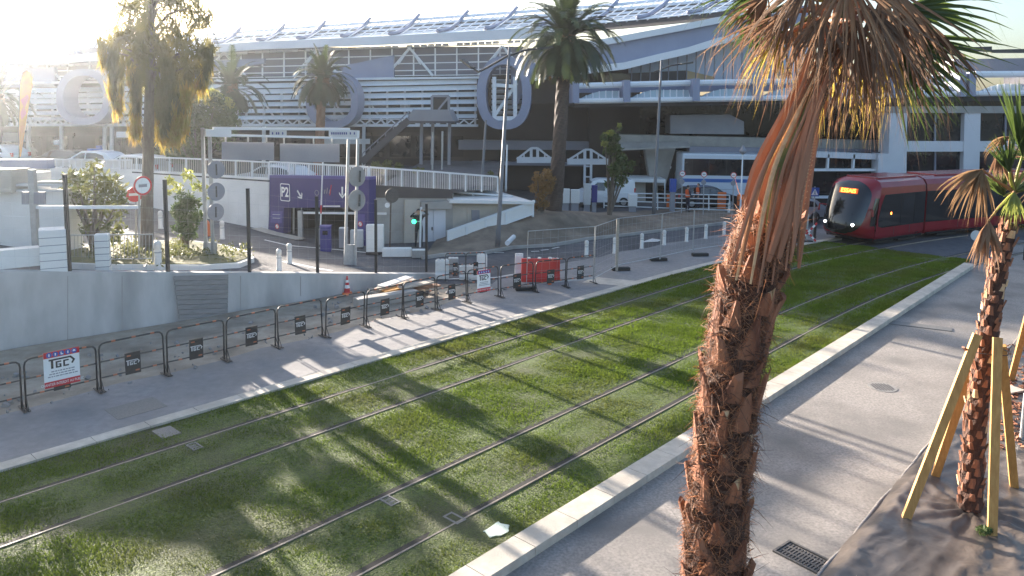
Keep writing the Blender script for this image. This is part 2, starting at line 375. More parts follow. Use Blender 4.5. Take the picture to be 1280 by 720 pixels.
# planting bed under wrinkled weed fabric
bed = thing('weed_fabric', 'brown crinkled weed control fabric covering the planting bed round the staked palm', 'ground cover', T(-3.4, 10, 0, False))
nx, ny = 130, 420
uu = -3.42 + 7.9*np.linspace(0, 1, nx)**1.3; vv = np.linspace(1.5, 27.5, ny); V = []
PALM2 = G(1212, 636, .12)
for v in vv:
    for u in uu:
        edge = min(1, (u+3.42)/.25); w = .014*fbm(u*1.3, v*.5, 1.1) + .022*(1-abs(fbm(u*1.6+9+.4*v, v*.5-u*.3, 1.2, 2)))**6 + .014*(1-abs(fbm(u*3.1-.5*v, v*1.1+5, 1.1, 2)))**5
        p = T(u, v, 0, False); d = (p-PALM2).length
        w += .05*math.exp(-d*1.2)*math.sin(math.atan2(p.y-PALM2.y, p.x-PALM2.x)*13 + d*3)
        V.append(T(u + .02*math.sin(v*2.1)*(1-edge), v, .02 + edge*(.09 + w) + .04*math.exp(-((u+3.2)/.22)**2), False))
F = [(i*nx+j, i*nx+j+1, (i+1)*nx+j+1, (i+1)*nx+j) for i in range(ny-1) for j in range(nx-1)]
npmesh('fabric_sheet', [tuple(v) for v in V], F, M['tarp'], bed, True)
mb = MB(); mb.tube([T(-3.42 + .012*math.sin(t*2.3) + .008*math.sin(t*5.1), t, .02 + .008*math.sin(t*3.1), False) for t in np.arange(1.5, 27.5, .25)], .03, 7)
mb.build('rolled_edge', M['tarp_edge'], bed, True)
# grass blades, one mass of many
def grass():
    n = 680000
    t = -4 + 42.5*RNG.random(n)**1.5; u = RNG.random(n)
    L0 = np.array([curve_off(x) for x in t]); lo = OFF_KL + L0 + .02; hi = np.full(n, OFF_KR-.03); off = lo + (hi-lo)*u
    X = math.cos(TA)*off + math.sin(TA)*t; Y = -math.sin(TA)*off + math.cos(TA)*t
    # thin patches: sum of sines as a cheap noise
    nz = np.sin(X*1.7+np.sin(Y*1.1)*1.5)*np.sin(Y*1.9+np.sin(X*.7)*2)+.6*np.sin(X*4.1+Y*2.3)*np.sin(Y*5.3-X*1.9)+.3*np.sin(t*.8)
    keep = RNG.random(n) < np.clip(.95 + .3*nz, .6, 1)
    for ro in RAILS:
        keep &= ~((off-L0 > ro-.07) & (off-L0 < ro+.09))
        near = (np.abs(off-L0-ro) < .32); keep &= ~(near & (RNG.random(n) < .55))
    keep &= (Y > 5.0)
    X, Y, nz = X[keep], Y[keep], nz[keep]; n = len(X)
    sz = np.clip(np.sqrt(X**2+Y**2)/16, .8, 2.2); h = (.016+.036*RNG.random(n))*np.clip(1+.35*nz, .5, 1.5)*np.sqrt(sz); w = (.006+.006*RNG.random(n))*sz
    a = RNG.random(n)*6.283; lean = .015+.045*RNG.random(n); b = RNG.random(n)*6.283
    V = np.zeros((n, 3, 3)); z0 = .022
    V[:, 0] = np.stack([X-np.cos(a)*w, Y-np.sin(a)*w, np.full(n, z0)], 1); V[:, 1] = np.stack([X+np.cos(a)*w, Y+np.sin(a)*w, np.full(n, z0)], 1)
    V[:, 2] = np.stack([X+np.cos(b)*lean, Y+np.sin(b)*lean, z0+h], 1)
    o = npmesh('grass', V.reshape(-1, 3), np.arange(3*n).reshape(-1, 3), M['grass_blade'])
    tag(o, 'short green grass growing over the whole tram track bed', 'grass', None, 'stuff')
RAILS = [-13.8, -12.36, -9.5, -8.07]
grass()
# ------------------------------------------------------------------ rails
RL = ['far rail of the left track, beside the pale kerb of the fenced footpath', 'second rail from the fenced footpath, lined by a dark groove in the grass',
      'third rail from the fenced footpath, in the middle of the lawn', 'near rail beside the pale kerb of the open footpath']
for ro, lb in zip(RAILS, RL):
    r = thing('tram_rail', lb, 'rail', T(ro, -6), 0, 'tram rails set in the lawn')
    ts = list(np.arange(-12, 47, .8))
    for nm, o0, o1, z, m in (('rail_head', -.006, .026, .04, 'rail_steel'), ('groove_strip', -.11, -.008, .033, 'rubber')):
        mb = MB()
        for i in range(len(ts)-1):
            q = [T(ro+o0, ts[i], z), T(ro+o1, ts[i], z), T(ro+o1, ts[i+1], z), T(ro+o0, ts[i+1], z)]
            mb.prism(q, (0, 0, -.06))
        mb.build(nm, M[m], r)
# ------------------------------------------------------------------ covers and grates in the ground
def grate(name, c, d, L, Wd, nb, label, cat, z=.03, group=None, m='grate_iron'):
    d = Vector(d).normalized(); r = Vector((d.y, -d.x, 0)); t = thing(name, label, cat, c, 0, group); c = Vector(c)
    mb = MB(); up = Vector((0, 0, 1))
    for sg in (-1, 1):
        mb.bar(c+r*sg*Wd/2-d*L/2+up*z, c+r*sg*Wd/2+d*L/2+up*z, .035, .03); mb.bar(c-r*(Wd/2-.018)+d*sg*(L/2-.017)+up*z, c+r*(Wd/2-.018)+d*sg*(L/2-.017)+up*z, .035, .03)
    mb.build('frame', M[m], t)
    mb = MB()
    for i in range(nb):
        q = c + d*(-L/2+.04+(L-.08)*(i+.5)/nb) + up*(z-.004); mb.bar(q-r*(Wd/2-.04), q+r*(Wd/2-.04), (L-.08)/nb*.5, .02)
    for k in (-.17, .17): mb.bar(c+r*Wd*k-d*(L/2-.04)+up*(z-.002), c+r*Wd*k+d*(L/2-.04)+up*(z-.002), .03, .02)
    mb.build('bars', M[m], t)
    mb = MB(); mb.box(c+up*(z-.022), (L-.05, Wd-.05, .01), math.atan2(d.y, d.x)); mb.build('drain_pit', M['black'], t)
    return t
gc = G(1012, 700, 0); grate('drain_grate', gc, TR*.97+TD*-.15, .92, .42, 17, 'black slotted drain grate in the open footpath beside the fabric edge', 'drain grate', .0)
grate('track_drain', G(487, 626, .03), TD, .2, .3, 5, 'small slotted track drain beside the third rail from the fenced footpath', 'drain grate', -.004, 'small drains along the rails', 'cast_iron')
grate('track_drain', G(568, 648, .03), TD, .2, .3, 5, 'small slotted track drain against the near rail, close to the pale mint cover', 'drain grate', -.004, 'small drains along the rails', 'cast_iron')
grate('track_drain', G(243, 558, .03), TD, .2, .3, 5, 'small slotted track drain beside the far rail, in deep shade', 'drain grate', -.004, 'small drains along the rails', 'cast_iron')
mc = G(1103, 484, -.01); t = thing('manhole_cover', 'round cast iron manhole cover in the middle of the open footpath', 'manhole cover', mc)
mb = MB(); mb.ring(mc, (0, 0, 1), .33, .39, .012); mb.build('frame', M['black_metal'], t)
mb = MB(); mb.disc(mc, (0, 0, 1), .325, .006, 32); mb.build('lid', M['lid_iron'], t)
mb = MB()
for i in range(-4, 5):
    for j in range(-4, 5):
        if i*i+j*j < 15: mb.box(mc+Vector((i*.066, j*.066, .008)), (.035, .035, .008), .785*((i+j) % 2))
mb.build('tread_studs', M['grate_iron'], t)
pc = G(621, 663, .025); mb = MB()
pp = [pc + TR*math.copysign(abs(math.cos(a))**.6, math.cos(a))*(.14+.025*math.sin(3*a+1)) + TD*math.copysign(abs(math.sin(a))**.6, math.sin(a))*(.2+.03*math.cos(5*a)) + Vector((0, 0, .018)) for a in np.linspace(0, 6.283, 33)[:-1]]
mb.prism(pp, (0, 0, -.05)); tag(mb.build('utility_cover', M['pale_patch']), 'pale mint utility cover lying in the grass by the near kerb', 'cover')
for px, py, lb in ((208, 541, 'faint square access cover in the shaded grass near the far kerb'), ):
    c = G(px, py, .02); mb = MB(); mb.box(c, (.5, .36, .04), -TA); tag(mb.build('access_cover', M['cast_iron']), lb, 'cover')
c = G(170, 510, .012); mb = MB(); mb.box(c+Vector((0, 0, .0)), (1.0, .75, .012), rad(48)); tag(mb.build('access_cover', M['cast_iron']), 'dark square access cover in the fenced footpath, below the barrier with the big notice', 'cover')
for (a, b, c_, lb) in ((1108, 402, 1190, 'long thin patch strip across the open footpath behind the manhole'),):
    p, q = G(a, b, 0), G(c_, 412, 0); mb = MB(); mb.bar(p, q, .45, .012); struct(mb.build('patch', M['cast_iron']))
# pale flat patch at the far end of the fenced footpath
for q in ([(742, 346), (795, 351), (775, 357), (728, 353)],):
    mb = MB(); mb.face([G(x, y, .018) for x, y in q]); struct(mb.build('paving_patch', M['kerb']))

# ------------------------------------------------------------------ road beyond the footpath: edge line, dashes, arrows, earth bank
def strip(name, pxs, w, z=.008, m='paint_white'):
    mb = MB(); P = [GH(*q) + Vector((0, 0, z)) for q in pxs]
    for i in range(len(P)-1):
        d = (P[i+1]-P[i]).normalized(); r = Vector((d.y, -d.x, 0))*w/2
        mb.face([P[i]-r, P[i]+r, P[i+1]+r, P[i+1]-r])
    return struct(mb.build(name, M[m]))
strip('road_marking', [(560, 349), (620, 347), (680, 337), (733, 325), (802, 314), (870, 303), (930, 294), (985, 287)], .16)
for a, b in (((548, 316), (556, 317)), ((576, 317), (590, 317.5)), ((618, 316), (630, 316)), ((664, 314.5), (674, 314)), ((676, 313), (686, 312)), ((690, 310.8), (699, 309))):
    strip('road_marking', [a, b], .12)
for q in ([(800, 303), (815, 298), (828, 300), (822, 302)], [(873, 307), (884, 304), (908, 302), (905, 304.5)]):
    mb = MB(); mb.face([G(x, y, .008) for x, y in q]); struct(mb.build('road_marking', M['paint_white']))
strip('road_marking', [(330, 300), (360, 307), (420, 312), (480, 318)], .15)
strip('road_marking', [(352, 327), (395, 336), (415, 339)], .3)
strip('kerb', [(320, 287), (340, 293), (376, 301)], .6, .09, 'kerb')
BF = [(528, 324), (560, 319.5), (600, 318.5), (640, 311), (690, 308), (735, 300), (790, 294), (865, 285), (915, 279), (985, 272)]
def bankrow(): 
    rows = []
    crest = [(545, 300, .05), (575, 290, .35), (612, 272, .9), (655, 262, 1.15), (700, 264, 1.1), (745, 268, .75), (800, 272, .45), (862, 272, .25), (912, 269, .15), (978, 266, .05)]
    for (fx, fy), (cx, cy, cz) in zip(BF, crest):
        a = G(fx, fy, -.01); b = G(cx, cy, cz); c = b + (b-a).normalized()*7; c.z = .0
        row = []
        for k in range(15):
            u = k/14
            if u < .6:
                w = u/.6; p = a.lerp(b, w); p.z = b.z*(w*w*(3-2*w))*(1) 
            else:
                w = (u-.6)/.4; p = b.lerp(c, w); p.z = b.z*(1-w*w*(3-2*w))
            if 0 < k < 14: p.z += .07*fbm(p.x, p.y, .8)*min(1, b.z*3)
            row.append(p)
        rows.append(row)
    fine = []
    for i in range(len(rows)-1):
        for k in range(5): fine.append([rows[i][j].lerp(rows[i+1][j], k/5) + Vector((0, 0, .05*fbm(i*1.7+k*.34, j*.8, 1.1) if 0 < j < 14 else 0)) for j in range(15)])
    fine.append(rows[-1]); return fine
struct(sheet('bank', bankrow(), M['dirt']))
mb = MB(); P = [G(x, y-.4, .0) for x, y in BF]
for i in range(len(P)-1):
    mb.bar(P[i]+Vector((0, 0, .05)), P[i+1]+Vector((0, 0, .05)), .16, .14)
struct(mb.build('kerb', M['concrete']))

# ------------------------------------------------------------------ concrete wall on the left, with its wire fence
cw = thing('concrete_wall', 'long bare concrete retaining wall tapering down along the fenced footpath', 'wall', WR - WD*12)
def wtop(s): return max(.12, -.146*s+.14)
mb = MB(); pts = [WR + WD*.6, WR + WD*.6, WR - WD*34, WR - WD*34]
pts[0].z, pts[1].z, pts[2].z, pts[3].z = -.05, .2, 5.1, -.05
prof = [WR+WD*.6+Vector((0, 0, -.05)), WR+WD*.6+Vector((0, 0, .16)), WR-WD*13.6+Vector((0, 0, 2.12)), WR-WD*34+Vector((0, 0, 2.3)), WR-WD*34+Vector((0, 0, -.05))]
mb.prism(prof, WN*.28); mb.build('wall_body', M['concrete_wall'], cw)
mb = MB(); WP = Plane(WR - WN*.0, WD)
for i in range(9):
    y0 = 345 + i*6.0; x0 = 217 + i*.8 ; x1 = 285 - i*.1
    a = [WP.f(x0, y0, .02), WP.f(x1, y0-2, .02), WP.f(x1, y0+3.4, .02), WP.f(x0, y0+5.4, .02)]
    mb.prism(a, WP.n*.035)
mb.build('formwork_boards', M['formwork'], cw)
mb = MB()
for x in (84, 152, 300, 375):
    a = [WP.f(x, 345, .001), WP.f(x+1.2, 345, .001), WP.f(x+1.2, 440 if x < 100 else 425 if x < 200 else 392 if x < 330 else 370, .001), WP.f(x, 440 if x < 100 else 425 if x < 200 else 392 if x < 330 else 370, .001)]; mb.prism(a, WP.n*.004)
mb.build('joint', M['concrete'], cw)
wf = thing('wire_fence', 'wire mesh fence on dark posts standing along the concrete wall top', 'fence', WR - WD*8 + Vector((0, 0, 1.2)))
FP = Plane(WR + WN*.14, WD); tops = []
for (tx, ty, bx, by) in ((87, 218, 87, 343), (210, 225, 210, 341), (312, 236, 312, 341), (397, 246, 397, 340), (471, 250, 470, 338), (537, 255, 533, 337)):
    b = FP.f(bx, by); tp = FP.f(tx, ty); tp = Vector((b.x, b.y, tp.z)); b.z -= .08
    mb = MB(); mb.bar(b, tp, .09, .09); mb.bar(tp, tp+Vector((0, 0, .015)), .1, .1, Vector((0, 1, 0))); mb.build('post', M['black_metal'], wf); tops.append((b, tp))
mb = MB(); b0, t0 = tops[0]; tops = [(b0 - WD*4 + Vector((0, 0, .5)), t0 - WD*4 + Vector((0, 0, .5)))] + tops
for (b, t_), (b2, t2) in zip(tops, tops[1:]):
    for k in range(8): mb.tube([b.lerp(t_, .08+k*.125), b2.lerp(t2, .08+k*.125)], .0022, 3, False)
    n = int((b2-b).length/.3)
    for k in range(n): mb.tube([b.lerp(b2, k/n)+Vector((0, 0, .05)), t_.lerp(t2, k/n)-Vector((0, 0, .05))], .0014, 3, False)
mb.build('wire_mesh', M['galv'], wf)
# ------------------------------------------------------------------ foliage generators
def rvec(): 
    v = RNG.normal(size=3); return v/np.linalg.norm(v)
def leaf_mass(name, clumps, n, size, material, parent, droop=0., squash=1., asp=.38):
    # clumps: (centre, radius); leaf-sized quads spread through each clump
    C = np.array([tuple(c) for c, r in clumps]); R = np.array([r for c, r in clumps]); k = RNG.choice(len(C), n, p=R**2/np.sum(R**2))
    d = RNG.normal(size=(n, 3)); d /= np.linalg.norm(d, axis=1)[:, None]; rr = RNG.random(n)**.45
    P = C[k] + d*(R[k]*rr)[:, None]*np.array([1, 1, squash])
    a = RNG.normal(size=(n, 3)); a[:, 2] -= droop; a /= np.linalg.norm(a, axis=1)[:, None]; b = np.cross(a, RNG.normal(size=(n, 3))); b /= np.linalg.norm(b, axis=1)[:, None]
    s = size*(.6+.8*RNG.random(n))[:, None]
    V = np.stack([P-a*s, P+b*s*asp, P+a*s, P-b*s*asp], 1).reshape(-1, 3)
    return npmesh(name, V, np.arange(4*n).reshape(-1, 4), material, parent)
def fan_leaf(hub, axis, side, L, spread, droop, nseg, material, name, parent, w=.028, thread=True, pet=None, petr=.014, gmin=.35, jit=.12, flop=0., fold=.25, petmat=None, wob=.04, skip=0.):
    # hub: where the blade starts; axis: outward direction; side: across direction
    hub = Vector(hub); axis = Vector(axis).normalized(); side = Vector(side); side = (side-axis*side.dot(axis)).normalized(); up = side.cross(axis)
    mb = MB(); dn = Vector((0, 0, -1))
    for i in range(nseg):
        if random.random() < skip: continue
        th = spread*((i+.5)/nseg-.5) + random.uniform(-1, 1)*spread/nseg*.6
        d = axis*math.cos(th) + side*math.sin(th) + up*random.uniform(-fold, fold)
        d.normalize(); Ls = L*(gmin + (1-gmin)*math.cos(th*.55)**1.5)*random.uniform(1-jit, 1+jit); dr = droop*random.uniform(.6, 1.4); tw = random.uniform(-.5, .5)
        pts = []; p = hub.copy(); K = 7; dd = d.copy()
        for k in range(K+1):
            pts.append(p.copy()); dd = (dd + dn*dr*.22*(k/K*2)**1.0 + Vector((random.uniform(-1, 1), random.uniform(-1, 1), random.uniform(-.5, .5)))*wob).normalized(); p = p + dd*Ls/K
        s0 = len(mb.v)
        for k, q in enumerate(pts):
            u = k/K; ww = w*(.25 + 1.25*u*2 if u < .38 else 1.2*(1-u)**.9+.02)*random.uniform(.85, 1.1)
            t = (pts[min(k+1, K)]-pts[max(k-1, 0)]).normalized(); sd = t.cross(up if abs(t.dot(up)) < .95 else axis); sd.normalize(); sd = (sd*math.cos(tw*u) + t.cross(sd)*math.sin(tw*u))
            nn = sd.cross(t)
            mb.v += [q - sd*ww/2, q + nn*ww*.18, q + sd*ww/2]
        for k in range(K):
            a = s0+3*k; mb.f += [(a, a+1, a+4, a+3), (a+1, a+2, a+5, a+4)]; mb.m += [0, 0]
        if thread and random.random() < .75:
            q = pts[-2]; t = (pts[-1]-pts[-2])*1.5 + Vector((random.uniform(-.05, .05), random.uniform(-.05, .05), -random.uniform(.05, .18)))
            mb.face([q, q+Vector((.003, .002, 0)), q+t])
    o = mb.build(name, material, parent)
    if pet is not None:
        m2 = MB(); pet = Vector(pet); mid = pet.lerp(hub, .55) + up*.05*(hub-pet).length
        P = [pet.lerp(mid, k/4) if k <= 4 else mid.lerp(hub, (k-4)/4) for k in range(9)]
        m2.tube(P, [petr*(1.5-.7*k/8) for k in range(9)], 5); m2.build('petiole', petmat or material, o, True)
    return o
def date_crown(name, c, R, n, material, parent, leafl=.5, elo=-.75, ehi=1.35, nl=34, seed=3, wd=.05, sag=1.0):
    rg = np.random.default_rng(seed); VV = []
    for i in range(n):
        az = i*2.39996 + rg.uniform(-.2, .2); u = (i+.5)/n; el = elo + (ehi-elo)*u + rg.uniform(-.12, .12); L = R*(1.0+.15*rg.uniform(-1, 1))*(1.15 if el > -.2 else .85)
        d = np.array([math.cos(az)*math.cos(el), math.sin(az)*math.cos(el), math.sin(el)]); p = np.array(c, float) + d*.15; pts = [p]; K = 12; dr = sag*(.10+.09*max(0, math.cos(el)))
        for k in range(K):
            d = d + np.array([0, 0, -dr*(.3+1.4*k/K)]); d /= np.linalg.norm(d); p = p + d*L/K; pts.append(p)
        pts = np.array(pts)
        for k in range(nl):
            t = (.12+.88*k/nl)*K; i0 = min(K-1, int(t)); q = pts[i0] + (pts[i0+1]-pts[i0])*(t-i0); tg = pts[i0+1]-pts[i0]; tg /= np.linalg.norm(tg)
            sd = np.cross(tg, [0, 0, 1.]); sd /= max(1e-6, np.linalg.norm(sd)); upv = np.cross(sd, tg); ll = leafl*math.sin(math.pi*min(1, .15+.8*(k/nl)))**.6*rg.uniform(.8, 1.15)
            for s in (-1, 1):
                dv = tg*.75 + sd*s*.75 + upv*.18 + np.array([0, 0, -.18]); dv /= np.linalg.norm(dv); wv = np.cross(dv, upv+sd*.2); wv /= max(1e-6, np.linalg.norm(wv)); wv *= wd*.5
                VV += [q-wv, q+wv, q+dv*ll*.6+wv*.8+np.array([0, 0, -.01]), q+dv*ll+np.array([0, 0, -.12*ll])]
        for k in range(K):                            # rachis
            sd = np.cross(pts[k+1]-pts[k], [0, 0, 1.]); sd /= max(1e-6, np.linalg.norm(sd)); w0 = .035*(1-k/K)+.008
            VV += [pts[k]-sd*w0, pts[k]+sd*w0, pts[k+1]+sd*w0*.9, pts[k+1]-sd*w0*.9]
    VV = np.array(VV); return npmesh(name, VV, np.arange(len(VV)).reshape(-1, 4), material, parent)
def rough_trunk(name, pts, rs, material, parent, n=16, amp=.06, sub=6, boots=True):
    P = []; Rr = []
    for i in range(len(pts)-1):
        for k in range(sub): u = k/sub; P.append(Vector(pts[i]).lerp(Vector(pts[i+1]), u)); Rr.append(rs[i]*(1-u)+rs[i+1]*u)
    P.append(Vector(pts[-1])); Rr.append(rs[-1]); mb = MB(); mb.tube(P, Rr, n)
    for i, v in enumerate(mb.v):
        k = i//n; j = i % n
        if k < len(P): mb.v[i] = P[k] + (v-P[k])*(1 + amp*(2 if (j+k*1) % 2 else -1)*.6 + amp*noise.noise(v*4))
    return mb.build(name, material, parent)

# ------------------------------------------------------------------ the big shaggy palm in front
AX = [(1.12, 5.05, 0), (1.2, 5.03, 1.6)] + [tuple(DP(x, y, 5.0)) for x, y in ((893, 735), (896, 640), (905, 560), (914, 470), (925, 400), (942, 330), (962, 278))]
RX = [.27, .25] + [w/2/190. for w in (84, 79, 76, 75, 73, 70, 70)]
pl = thing('fan_palm', 'tall shaggy fan palm with red brown trunk and dead hanging fans, standing in front', 'palm tree', AX[0])
PA = [Vector(p) for p in AX]
def axis_at(u):
    u = max(0, min(.9999, u))*(len(PA)-1); i = int(u); f = u-i
    a, b = PA[i], PA[i+1]; return a.lerp(b, f), (b-a).normalized(), RX[i]*(1-f)+RX[i+1]*f
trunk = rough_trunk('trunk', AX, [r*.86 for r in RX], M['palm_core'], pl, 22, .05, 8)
bo = MB(); N_B = 150
seglen = [0]
for i in range(len(PA)-1): seglen.append(seglen[-1]+(PA[i+1]-PA[i]).length)
def axis_z(z):                                        # by height
    for i in range(len(PA)-1):
        if PA[i].z <= z <= PA[i+1].z:
            f = (z-PA[i].z)/(PA[i+1].z-PA[i].z); return PA[i].lerp(PA[i+1], f), (PA[i+1]-PA[i]).normalized(), RX[i]*(1-f)+RX[i+1]*f
    return PA[-1].copy(), (PA[-1]-PA[-2]).normalized(), RX[-1]
ZT = PA[-1].z
for i in range(N_B):                                  # broken leaf bases in a spiral
    z = .1 + (ZT-.05)*(i+.5)/N_B; p, d, r = axis_z(z); a = i*2.39996 + random.uniform(-.25, .25)
    x = d.orthogonal().normalized(); x = Vector((1, 0, 0)) - d*d.x; x.normalize(); y = d.cross(x); o = x*math.cos(a)+y*math.sin(a); s = d.cross(o)
    wd = random.uniform(.13, .21); hh = random.uniform(.14, .28); out = random.uniform(.0, .04); tilt = random.uniform(.02, .16); th = random.uniform(.014, .03); hh *= 1 if z < ZT-.35 else .5; tilt *= 1 if z < ZT-.35 else .3; sk = random.uniform(-.05, .05)
    b = p + o*(r*.84); t = b + d*hh + o*(out+tilt*hh) + s*sk; tw = wd*random.uniform(.12, .55)
    bo.mi = 0
    q0 = [b - s*wd/2 - o*.03, b + s*wd/2 - o*.03, b + s*wd*.42 + o*th, b + o*(th*1.6), b - s*wd*.42 + o*th]
    jag = [random.uniform(-.06, .05) for _ in range(3)]
    q1 = [t - s*tw/2, t + s*tw/2 + d*jag[0], t + s*tw*.42 + o*th*.8 + d*jag[1], t + o*th*1.2 + d*jag[2], t - s*tw*.42 + o*th*.8]
    k = len(bo.v); bo.v += q0+q1
    for j in range(5): bo.f.append((k+j, k+(j+1) % 5, k+5+(j+1) % 5, k+5+j)); bo.m.append(0)
    bo.f.append((k+5, k+6, k+7, k+8, k+9)); bo.m.append(1 if random.random() < .3 else 0)
bo.build('leaf_bases', [M['palm_boot'], M['boot_cut']], trunk)
def fibres(n, zlo, zhi, name, material, parent, lmin, lmax, wid, outb=.5):
    VV = []
    for i in range(n):
        z = random.uniform(zlo, zhi); p, d, r = axis_z(z); a = random.uniform(0, 6.283)
        x = (Vector((1, 0, 0)) - d*d.x).normalized(); y = d.cross(x); o = x*math.cos(a)+y*math.sin(a); s = d.cross(o)
        q = p + o*r*random.uniform(.84, 1.02); dv = (o*random.uniform(.0, outb) + s*random.uniform(-1, 1) + d*random.uniform(-.9, .9)).normalized(); L = random.uniform(lmin, lmax)*(1.0 if random.random() < .93 else 1.9)
        bend = (o*random.uniform(-.5, .35) - Vector((0, 0, random.uniform(0, .8)))); wv = dv.cross(o)
        wv = wv.normalized()*wid*random.uniform(.6, 1.4) if wv.length > 1e-4 else s*wid
        m = q + dv*L*.5 + o*.012; e = q + dv*L + bend*L*.45
        VV += [q-wv*.5, q+wv*.5, m+wv*.5, m-wv*.5, m-wv*.5, m+wv*.5, e+wv*.12, e-wv*.12]
    VV = np.array([tuple(v) for v in VV]); npmesh(name, VV, np.arange(len(VV)).reshape(-1, 4), material, parent)
fibres(450, ZT-.35, ZT+.12, 'collar_fibres', M['fibre'], trunk, .06, .2, .0035, .3)
fibres(6500, 2.9, ZT+.05, 'fibres', M['fibre'], trunk, .04, .11, .003, .45)
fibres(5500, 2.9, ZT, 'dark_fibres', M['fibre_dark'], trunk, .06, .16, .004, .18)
# long sheathing petioles rising from the trunk top into the crown
SH = [((928, 285), (945, 215), (982, 140), (1012, 75), (1030, 10), 15, 'petiole_brown', .11), ((940, 292), (958, 220), (992, 150), (1020, 90), (1040, 20), 15, 'petiole_brown', .14),
      ((952, 290), (968, 225), (1000, 160), (1030, 95), (1050, 10), 14, 'petiole_brown', .15), ((966, 262), (975, 205), (1000, 150), (1030, 80), (1056, 0), 15, 'petiole_green', .10),
      ((985, 285), (1000, 220), (1015, 150), (1040, 80), (1066, 0), 13, 'petiole_brown', .14), ((972, 296), (990, 235), (1008, 170), (1030, 90), (1060, 20), 15, 'petiole_brown', .15),
      ((998, 268), (1008, 200), (1020, 140), (1044, 80), (1080, 20), 11, 'petiole_brown', .12), ((960, 300), (980, 240), (1006, 170), (1040, 95), (1060, 30), 12, 'petiole_brown', .12),
      ((935, 300), (952, 240), (985, 170), (1018, 110), (1044, 40), 12, 'petiole_brown', .12), ((1004, 300), (1010, 235), (1022, 165), (1046, 95), (1090, 30), 10, 'petiole_brown', .11),
      ((930, 262), (950, 200), (985, 130), (1010, 70), (1020, 5), 8, 'boot_cut', .13)]
for k in range(15):
    q = random.uniform(0, 1); jx = lambda s_: random.uniform(-s_, s_)
    SH.append(((926+q*82+jx(3), 300-18*abs(q-.4)+jx(10)), (946+q*66+jx(3), 222+jx(4)), (984+q*42+jx(3), 148+jx(4)), (1014+q*34+jx(4), 80+jx(6)), (1032+q*50+jx(10), 10+jx(15)), random.uniform(4, 8), random.choice(('petiole_brown', 'petiole_brown', 'dead_leaf', 'petiole_brown', 'boot_cut')), .12))
for i, (a, b, c, d, e, wpx, mname, dz) in enumerate(SH):
    Yd = 5.0 - .24*math.cos((i-4)*.45) - .02*(i % 3) if i < 11 else 5.0 - .2 - random.uniform(0, .1)
    P = [DP(x, y, Yd + .02*k) for k, (x, y) in enumerate((a, b, c, d, e))]; Q = []; P[0] = P[0] + (P[0]-P[1])*random.uniform(.35, .75) + Vector((0, .03, 0))
    for k in range(4):                                # smooth curve through the five points
        p0, p1, p2_, p3_ = P[max(0, k-1)], P[k], P[k+1], P[min(4, k+2)]
        for j in range(6):
            u = j/6; Q.append((p1*2 + (p2_-p0)*u + (p0*2-p1*5+p2_*4-p3_)*u*u + (p1*3-p0-p2_*3+p3_)*u**3)*.5)
    Q.append(P[4])
    mb = MB(); Wm = wpx/190.*1.15; n = len(Q)
    for k, q in enumerate(Q):
        u = k/(n-1); w = Wm*(1.0-.6*u)*(min(1, .35+u*2.6)); t = (Q[min(n-1, k+1)]-Q[max(0, k-1)]).normalized(); s = t.cross(Vector((.12, 1, 0))).normalized(); nn = s.cross(t)*(-1)
        if nn.y > 0: nn = -nn
        j = .0
        mb.v += [q - s*(w/2+j), q - s*w*.22 + nn*w*.22, q + s*w*.22 + nn*w*.22, q + s*(w/2-j), q - nn*w*.10]
    for k in range(n-1):
        for j in range(5): mb.f.append((5*k+j, 5*k+(j+1) % 5, 5*k+5+(j+1) % 5, 5*k+5+j)); mb.m.append(0)
    mb.f += [(0, 1, 2, 3, 4)]; mb.m.append(0)
    mb.build('petiole', M[mname], pl)
    if i in (1, 2, 4, 6):                             # row of pale spines along the edge
        sp = MB()
        for k in range(1, n-1):
            for r_ in range(3):
                q = Q[k].lerp(Q[k+1], r_/3); t = (Q[k+1]-Q[k]).normalized(); s = t.cross(Vector((.12, 1, 0))).normalized(); u = (k+r_/3)/(n-1); w = Wm*(1.25-.85*u)*(min(1, .55+u*2.4))
                b_ = q - s*w*.5; sp.face([b_+t*.005, b_-t*.005, b_ - s*.009 + t*.006])
        sp.build('spines', M['boot_cut'], pl.children[-1] if pl.children else pl)
CR = DP(1052, -15, 5.0)                               # heart of the crown
def pfan(hx, hy, hY, tx, ty, tY, L, spread, droop, n, m, w=.03, gmin=.45, jit=.22, flop=0, px=None, fold=.42, tilt=(0, 1, .1)):
    hub = DP(hx, hy, hY); tip = DP(tx, ty, tY); a = tip-hub; s = a.cross(Vector(tilt))
    fan_leaf(hub, a, s, L, spread, droop, n, M[m], 'frond', pl, w, True, px or CR + Vector((random.uniform(-.08, .08), random.uniform(-.06, .06), random.uniform(-.25, .1))), .016, gmin, jit, flop, fold, M['petiole_brown'] if m != 'fan_green' else M['petiole_green'], .085 if m != 'fan_green' else .03, .14 if m != 'fan_green' else 0)
